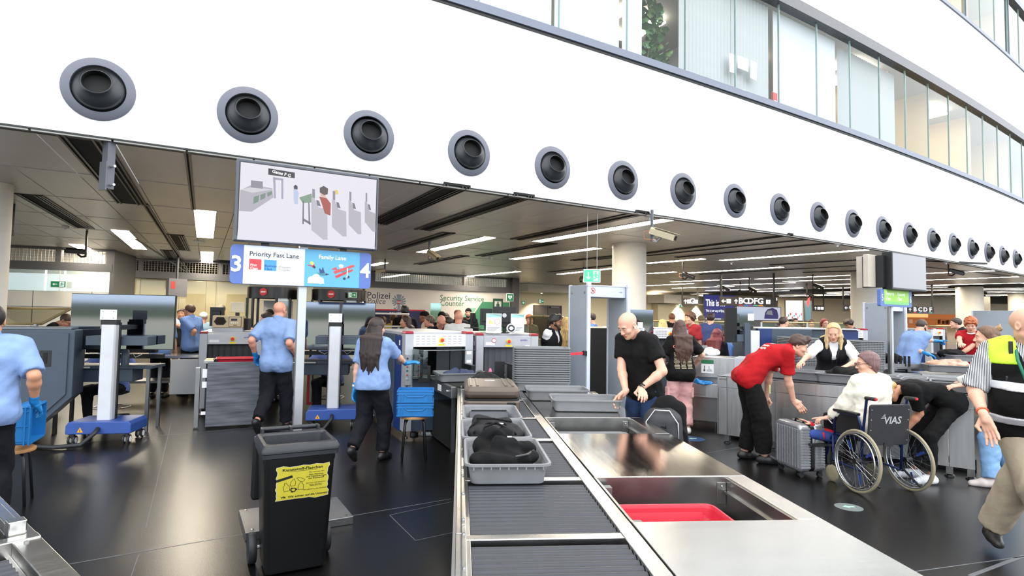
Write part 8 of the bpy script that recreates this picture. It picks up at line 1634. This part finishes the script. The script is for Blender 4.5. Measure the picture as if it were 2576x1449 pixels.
person('grey haired man in dark suit behind the trace detector', X_(561, 13.2), 13.2, 182, 1.84, hair='short', haircol=(120, 110, 100), skin='ruddy', top=(30, 30, 36), topname='jacket', sleeve=1.9, bottom=(30, 30, 36), pitch=-26, neck=18)
person('bearded man in black t-shirt and black cap left of the bald officer', X_(676, 11.8), 11.8, 150, 1.74, hair='beanie', haircol=(22, 22, 24), skin='tan', beard=True, top=(26, 26, 28), topname='t_shirt', sleeve=.7, bottom=(40, 40, 44), pitch=-18, yaw=20, Rpx=(640, 840, -.5))
person('officer in blue shirt reaching left behind the bald officer', X_(694, 10.9), 10.9, -80, 1.72, hair='short', haircol=(50, 40, 34), top=(120, 156, 214), sleeve=.85, bottom=OFD, gloves='LR', lean=18, Lpx=(624, 832, -.1), Rpx=(622, 828, .2), Ld=(0, 1, -.1), Rd=(0, 1, -.1))
person('woman with white cap and curly hair behind the blue shirt officer', X_(512, 13.0), 13.0, -30, 1.66, fem=True, hair='cap', haircol=(226, 226, 226), top=(150, 176, 196), bottom=(80, 90, 110), sleeve=.8); person('man in dark green jacket with a black backpack behind the white t-shirt man', X_(457, 13.4), 13.4, 160, 1.74, hair='short', haircol=(60, 48, 38), skin='tan', top=(62, 64, 50), topname='jacket', sleeve=1.9, bottom=(90, 86, 76))
person('man with glasses and stubble bent over the bench at far left', X_(112, 10.2), 10.2, 78, 1.70, hair='crop', haircol=(70, 52, 40), skin='ruddy', top=(34, 34, 40), sleeve=.9, bottom=(40, 44, 56), lean=28, neck=56, pitch=-38, pel=(0, 0, .0), glasses=(30, 26, 24))
def seated(lab, px, Y, face, rz=0): return person(lab, X_(px, Y), Y, face, 1.72, hair='short', haircol=(60, 48, 40), top=(112, 132, 200), sleeve=.9, bottom=OFD, pel=(0, -.06, -.42), lean=6, L=(-.22, .32, .86), R=(.22, .32, .86), Lf=(-.12, .36, 0), Rf=(.12, .36, 0))
seated('seated officer in blue shirt hidden behind the left screen', 292, 8.75, 176); seated('seated officer in blue shirt hidden behind the right screen', 838, 10.15, 180)
for px, Y, lab in ((292, 8.80, 'swivel chair under the officer behind the left screen'), (838, 10.2, 'swivel chair under the officer behind the right screen')):
    c = Vector((X_(px, Y), Y, 0)); t = thing('swivel_chair', lab, 'chair', c); MB().lathe([(0, .40), (.22, .41), (.22, .45), (0, .46)], 20).build('seat', BLACK, t, smooth='auto'); MB().cyl((0, 0, .06), (0, 0, .40), .03).build('stem', STEEL, t); MB().tube([(.24*math.cos(k_*.393), .24*math.sin(k_*.393), .20) for k_ in range(16)], .010, 6, closed=True).build('foot_ring', STEEL, t, smooth=True)
    for j in range(5): a_ = j*1.2566; MB().tube([(0, 0, .08), (.28*math.cos(a_), .28*math.sin(a_), .05)], .02, 6).build('base_leg', BLACK, t); MB().ball((.28*math.cos(a_), .28*math.sin(a_), .03), .03, n=8).build('caster', BLACK, t)
# --- queue before the counters
G_ = [
 (1019, 768, 12.5, -20, dict(hair='quiff', haircol=(22, 20, 22), skin='tan', top=(40, 42, 60)), 'black haired man seen from behind before the police counter'),
 (1026, 794, 11.5, -95, dict(fem=True, hair='long', haircol=(58, 38, 30), skin='tan', top=(206, 190, 190)), 'curly dark haired woman in profile right of the white glass hood'),
 (1072, 785, 12.5, -80, dict(hair='beanie', haircol=(24, 24, 26), skin='brown', top=(214, 196, 160), lean=12), 'man in beige shirt and black cap before the glass screen'),
 (1086, 793, 11.8, -85, dict(hair='short', haircol=(96, 80, 68), skin='ruddy', top=(70, 60, 56)), 'brown haired man in profile before the service counter'),
 (1106, 794, 10.9, 150, dict(hair='bald', skin='ruddy', glasses=(24, 22, 22), top=(38, 42, 60), pitch=-36, neck=34, lean=14), 'bald man with glasses looking down behind the large scanner'),
 (1110, 783, 12.8, 10, dict(hair='beanie', haircol=(20, 20, 22), skin='tan', top=(26, 26, 28)), 'person in a black knit cap seen from behind'),
 (1124, 786, 14.0, -120, dict(fem=True, hair='pony', haircol=(54, 40, 36), top=(30, 30, 34)), 'dark clothed woman with tied hair beside the knit cap'),
 (1131, 798, 11.8, -100, dict(hair='quiff', haircol=(34, 28, 26), top=(30, 30, 33)), 'dark haired youth in black left of the striped shirt man'),
 (1153, 781, 10.6, -2, dict(hair='bald', skin='ruddy', top=(224, 222, 216), stripes=((196, 196, 196), 26), bulk=1.15, sleeve=1.0), 'bald man in white striped shirt seen from behind at the scanner'),
 (1151, 777, 13.4, 170, dict(hair='short', haircol=(120, 70, 44), skin='ruddy', top=(36, 40, 56)), 'red haired man behind the bald striped shirt man'),
 (1178, 774, 15.5, 178, dict(hair='beanie', haircol=(26, 28, 40), skin='fair', beard=True, top=(34, 38, 54), sleeve=1.9), 'policeman in dark uniform and cap before the green wall'),
 (962, 796, 13.6, 0, dict(hair='short', haircol=(80, 60, 50), top=(70, 180, 180)), 'person in turquoise seen through the white glass hood'), (990, 788, 13.2, -10, dict(hair='short', haircol=(90, 70, 50), top=(190, 170, 90)), 'person in yellow patterned shirt seen through the white glass hood'),
 (925, 800, 12.2, 160, dict(hair='crop', haircol=(60, 44, 36), skin='tan', top=(176, 40, 44)), 'boy in red behind the right screen'),
 (1330, 790, 13.5, 160, dict(hair='cap', haircol=(150, 96, 70), skin='fair', top=(92, 96, 84), sleeve=1.9), 'person in brown hat and olive jacket behind the glass hood'),
 (1492, 786, 12.5, -70, dict(hair='crop', haircol=(50, 40, 36), glasses=(20, 20, 20), top=(84, 116, 176), sleeve=.95), 'officer in blue seen through the metal detector'),
 (1668, 803, 13, 5, dict(fem=True, hair='long', haircol=(214, 186, 128), top=(220, 222, 222)), 'woman with long blond hair behind the band shirt woman'), (1691, 786, 14.4, 5, dict(hair='crop', haircol=(130, 84, 60), skin='ruddy', top=(46, 42, 42), sleeve=1.9, bulk=1.12), 'man in dark leather jacket seen from behind'),
 (1741, 784, 11.8, -110, dict(hair='curly', haircol=(96, 62, 42), top=(150, 40, 48), sleeve=.8), 'curly haired youth in maroon and navy shirt'), (1765, 793, 14.4, 10, dict(hair='cap', haircol=(120, 104, 84), top=(222, 220, 214)), 'person in white t-shirt with a bucket hat'), (1787, 790, 13, 30, dict(hair='quiff', haircol=(54, 36, 34), top=(60, 74, 120), lean=16), 'youth in blue shirt leaning before the violet advertisement'),
 (1967, 796, 13, 75, dict(hair='short', haircol=(60, 46, 40), top=(166, 176, 196), sleeve=1.0), 'man in pale blue shirt with a hand at his mouth'), (1984, 803, 18, 180, dict(hair='quiff', haircol=(30, 26, 26), top=(60, 60, 66)), 'distant dark haired person left of the white screen'), (1998, 799, 19.2, 175, dict(hair='short', haircol=(50, 40, 34), top=(150, 166, 150)), 'distant person in pale green before the white screen'),
 (2038, 803, 17, 180, dict(hair='short', haircol=(70, 50, 40), top=(90, 96, 110)), 'distant person right of the white screen'), (2071, 801, 14.8, 170, dict(fem=True, hair='bob', haircol=(130, 40, 44), glasses=(30, 26, 26), top=(40, 40, 46)), 'red haired woman with glasses left of the blond woman'),
 (2140, 804, 14.8, -110, dict(hair='curly', haircol=(64, 46, 38), skin='tan', top=(38, 38, 42), lean=14, neck=34, pitch=-30), 'dark curly haired man looking down behind the white scanner'), (2412, 800, 13.2, -60, dict(hair='short', haircol=(60, 44, 36), top=(28, 28, 32), sleeve=1.9, lean=30, neck=30), 'person in black jacket bent behind the red haired boy'), (2484, 806, 22, 180, dict(hair='short', haircol=(24, 22, 22), skin='brown', top=(200, 200, 204)), 'distant person beside the cream wall at the right')]
for px, pt, Y, face, kw, lab in G_:
    x = X_(px, Y); z = PD(px, pt, Y).z; l_ = kw.get('lean', 3); H = min(1.92, z/(1-.0024*l_)) ; kw = dict(kw); kw.setdefault('sleeve', .8); kw.setdefault('bottom', (44, 46, 56))
    a_ = math.radians(face); sh = math.sin(math.radians(l_))*.52*H/1.75
    person(lab, x-math.sin(a_)*sh, Y-math.cos(a_)*sh, face, H, **kw)
# seated uniformed women at the middle lane
k = 'seated woman with dark red hair in navy jacket seen from behind'
r = person(k, X_(1796, 10.6), 10.6, 40, 1.74, fem=True, hair='straight', haircol=(112, 40, 44), top=(30, 34, 52), topname='jacket', sleeve=1.9, bottom=OFD, pel=(0, 0, -.20), lean=14, Lf=(-.1, .3, 0), Rf=(.1, .3, 0)); k2 = 'seated dark haired woman officer in blue facing left'
person(k2, X_(1822, 11.2), 11.2, -125, 1.70, fem=True, hair='pony', haircol=(44, 32, 28), skin='tan', top=(84, 116, 176), sleeve=1.9, bottom=OFD, pel=(0, 0, -.22), Lf=(-.1, .3, 0), Rf=(.1, .3, 0), pitch=-6, L=(-.06, .34, .85), R=(.06, .34, .85))
for px, Y, lab in ((1796, 10.6, 'black stool under the red haired woman in navy'), (1822, 11.2, 'black stool under the seated dark haired officer')):
    t = thing('stool', lab, 'stool', (X_(px, Y), Y, 0)); MB().lathe([(0, .56), (.2, .57), (.2, .61), (0, .62)], 18).build('seat', BLACK, t, smooth='auto'); MB().cyl((0, 0, .04), (0, 0, .57), .03).build('stem', STEEL, t); MB().lathe([(0, 0), (.24, .0), (.2, .04), (0, .05)], 18).build('base', STEELD, t)
# black backpack and jacket by the bald man
c = PD(1668, 1040, 5.0); t = thing('black_backpack', 'black backpack with silver zips and a jacket hanging beside the steel table', 'bag', (c.x, c.y, 0), -.35); zt = PD(1668, 1035, 5.0).z
BP = mat('black_backpack_cloth', (38, 39, 42), .6, bump=.2, bs=120)
v, f = field([('c', V3(-.06, 0, zt-.40), V3(-.05, 0, zt-.08), .13, .11), ('c', V3(.06, 0, zt-.40), V3(.05, 0, zt-.08), .13, .11), ('e', V3(0, -.10, zt-.33), (.15, .07, .12), None)], .009); nmesh('pack_body', [(folds(v, .004, 30, 6), f)], BP, t)
for a_ in ([(-.14, -.10, zt-.28), (-.13, -.09, zt-.08), (-.06, -.08, zt+.02), (.06, -.08, zt+.02), (.13, -.09, zt-.08), (.14, -.10, zt-.30)], [(-.10, -.165, zt-.26), (.0, -.175, zt-.235), (.10, -.165, zt-.26)]): MB().tube(a_, .005, 6).build('zip', mat('silver_zip', (206, 208, 210), .3, .6), t, smooth=True)
MB().tube([(-.06, -.05, zt-.02), (-.07, -.09, zt-.10), (.03, -.11, zt-.12), (.05, -.06, zt-.02)], .011, 6).build('carry_handle', BCL, t, smooth=True)
v, f = field([('e', V3(.02, .07, zt-.02), (.14, .08, .16), None), ('c', V3(.12, .06, zt+.02), V3(.20, .02, zt-.55), .07, .05), ('c', V3(.05, .08, zt+.05), V3(.18, .06, zt-.6), .07, .04)], .010); nmesh('jacket', [(crumple(v, .014, 45, 8), f)], BCL, t)
v, f = field([('c', V3(0, .04, .04), V3(0, .04, zt-.40), .13, .12)], .014); nmesh('lower_bag', [(folds(v, .008, 26, 9), f)], BCL, t)
# ---------------------------------------------------------------- lettering becomes plain meshes
bpy.context.view_layer.update(); dg = bpy.context.evaluated_depsgraph_get()
from mathutils.bvhtree import BVHTree
dec = {o.name: (r_, t_, f_) for o, r_, t_, f_ in DEC}
for o in TEXTS:
    me = bpy.data.meshes.new_from_object(o.evaluated_get(dg)); n_ = bpy.data.objects.new('lettering', me); COL.objects.link(n_)
    n_.parent = o.parent; n_.matrix_basis = o.matrix_basis.copy()
    if o.name in dec:
        r_, t_, f_ = dec[o.name]; tg = [c for c in r_.children if c.name.split('.')[0] == t_][0]
        bv = BVHTree.FromPolygons([v.co.copy() for v in tg.data.vertices], [tuple(p.vertices) for p in tg.data.polygons])
        bm_ = bmesh.new(); bm_.from_mesh(me); bmesh.ops.triangulate(bm_, faces=bm_.faces); bmesh.ops.subdivide_edges(bm_, edges=[e for e in bm_.edges if e.calc_length() > .012], cuts=2); 
        for v in bm_.verts:
            w = n_.matrix_basis @ v.co; h_ = bv.ray_cast(w, -f_)
            v.co = (h_[0]+f_*.0035) if h_[0] is not None else (w - f_*.1)
        bm_.to_mesh(me); bm_.free(); n_.matrix_basis = Matrix()
for o in TEXTS: bpy.data.objects.remove(o)
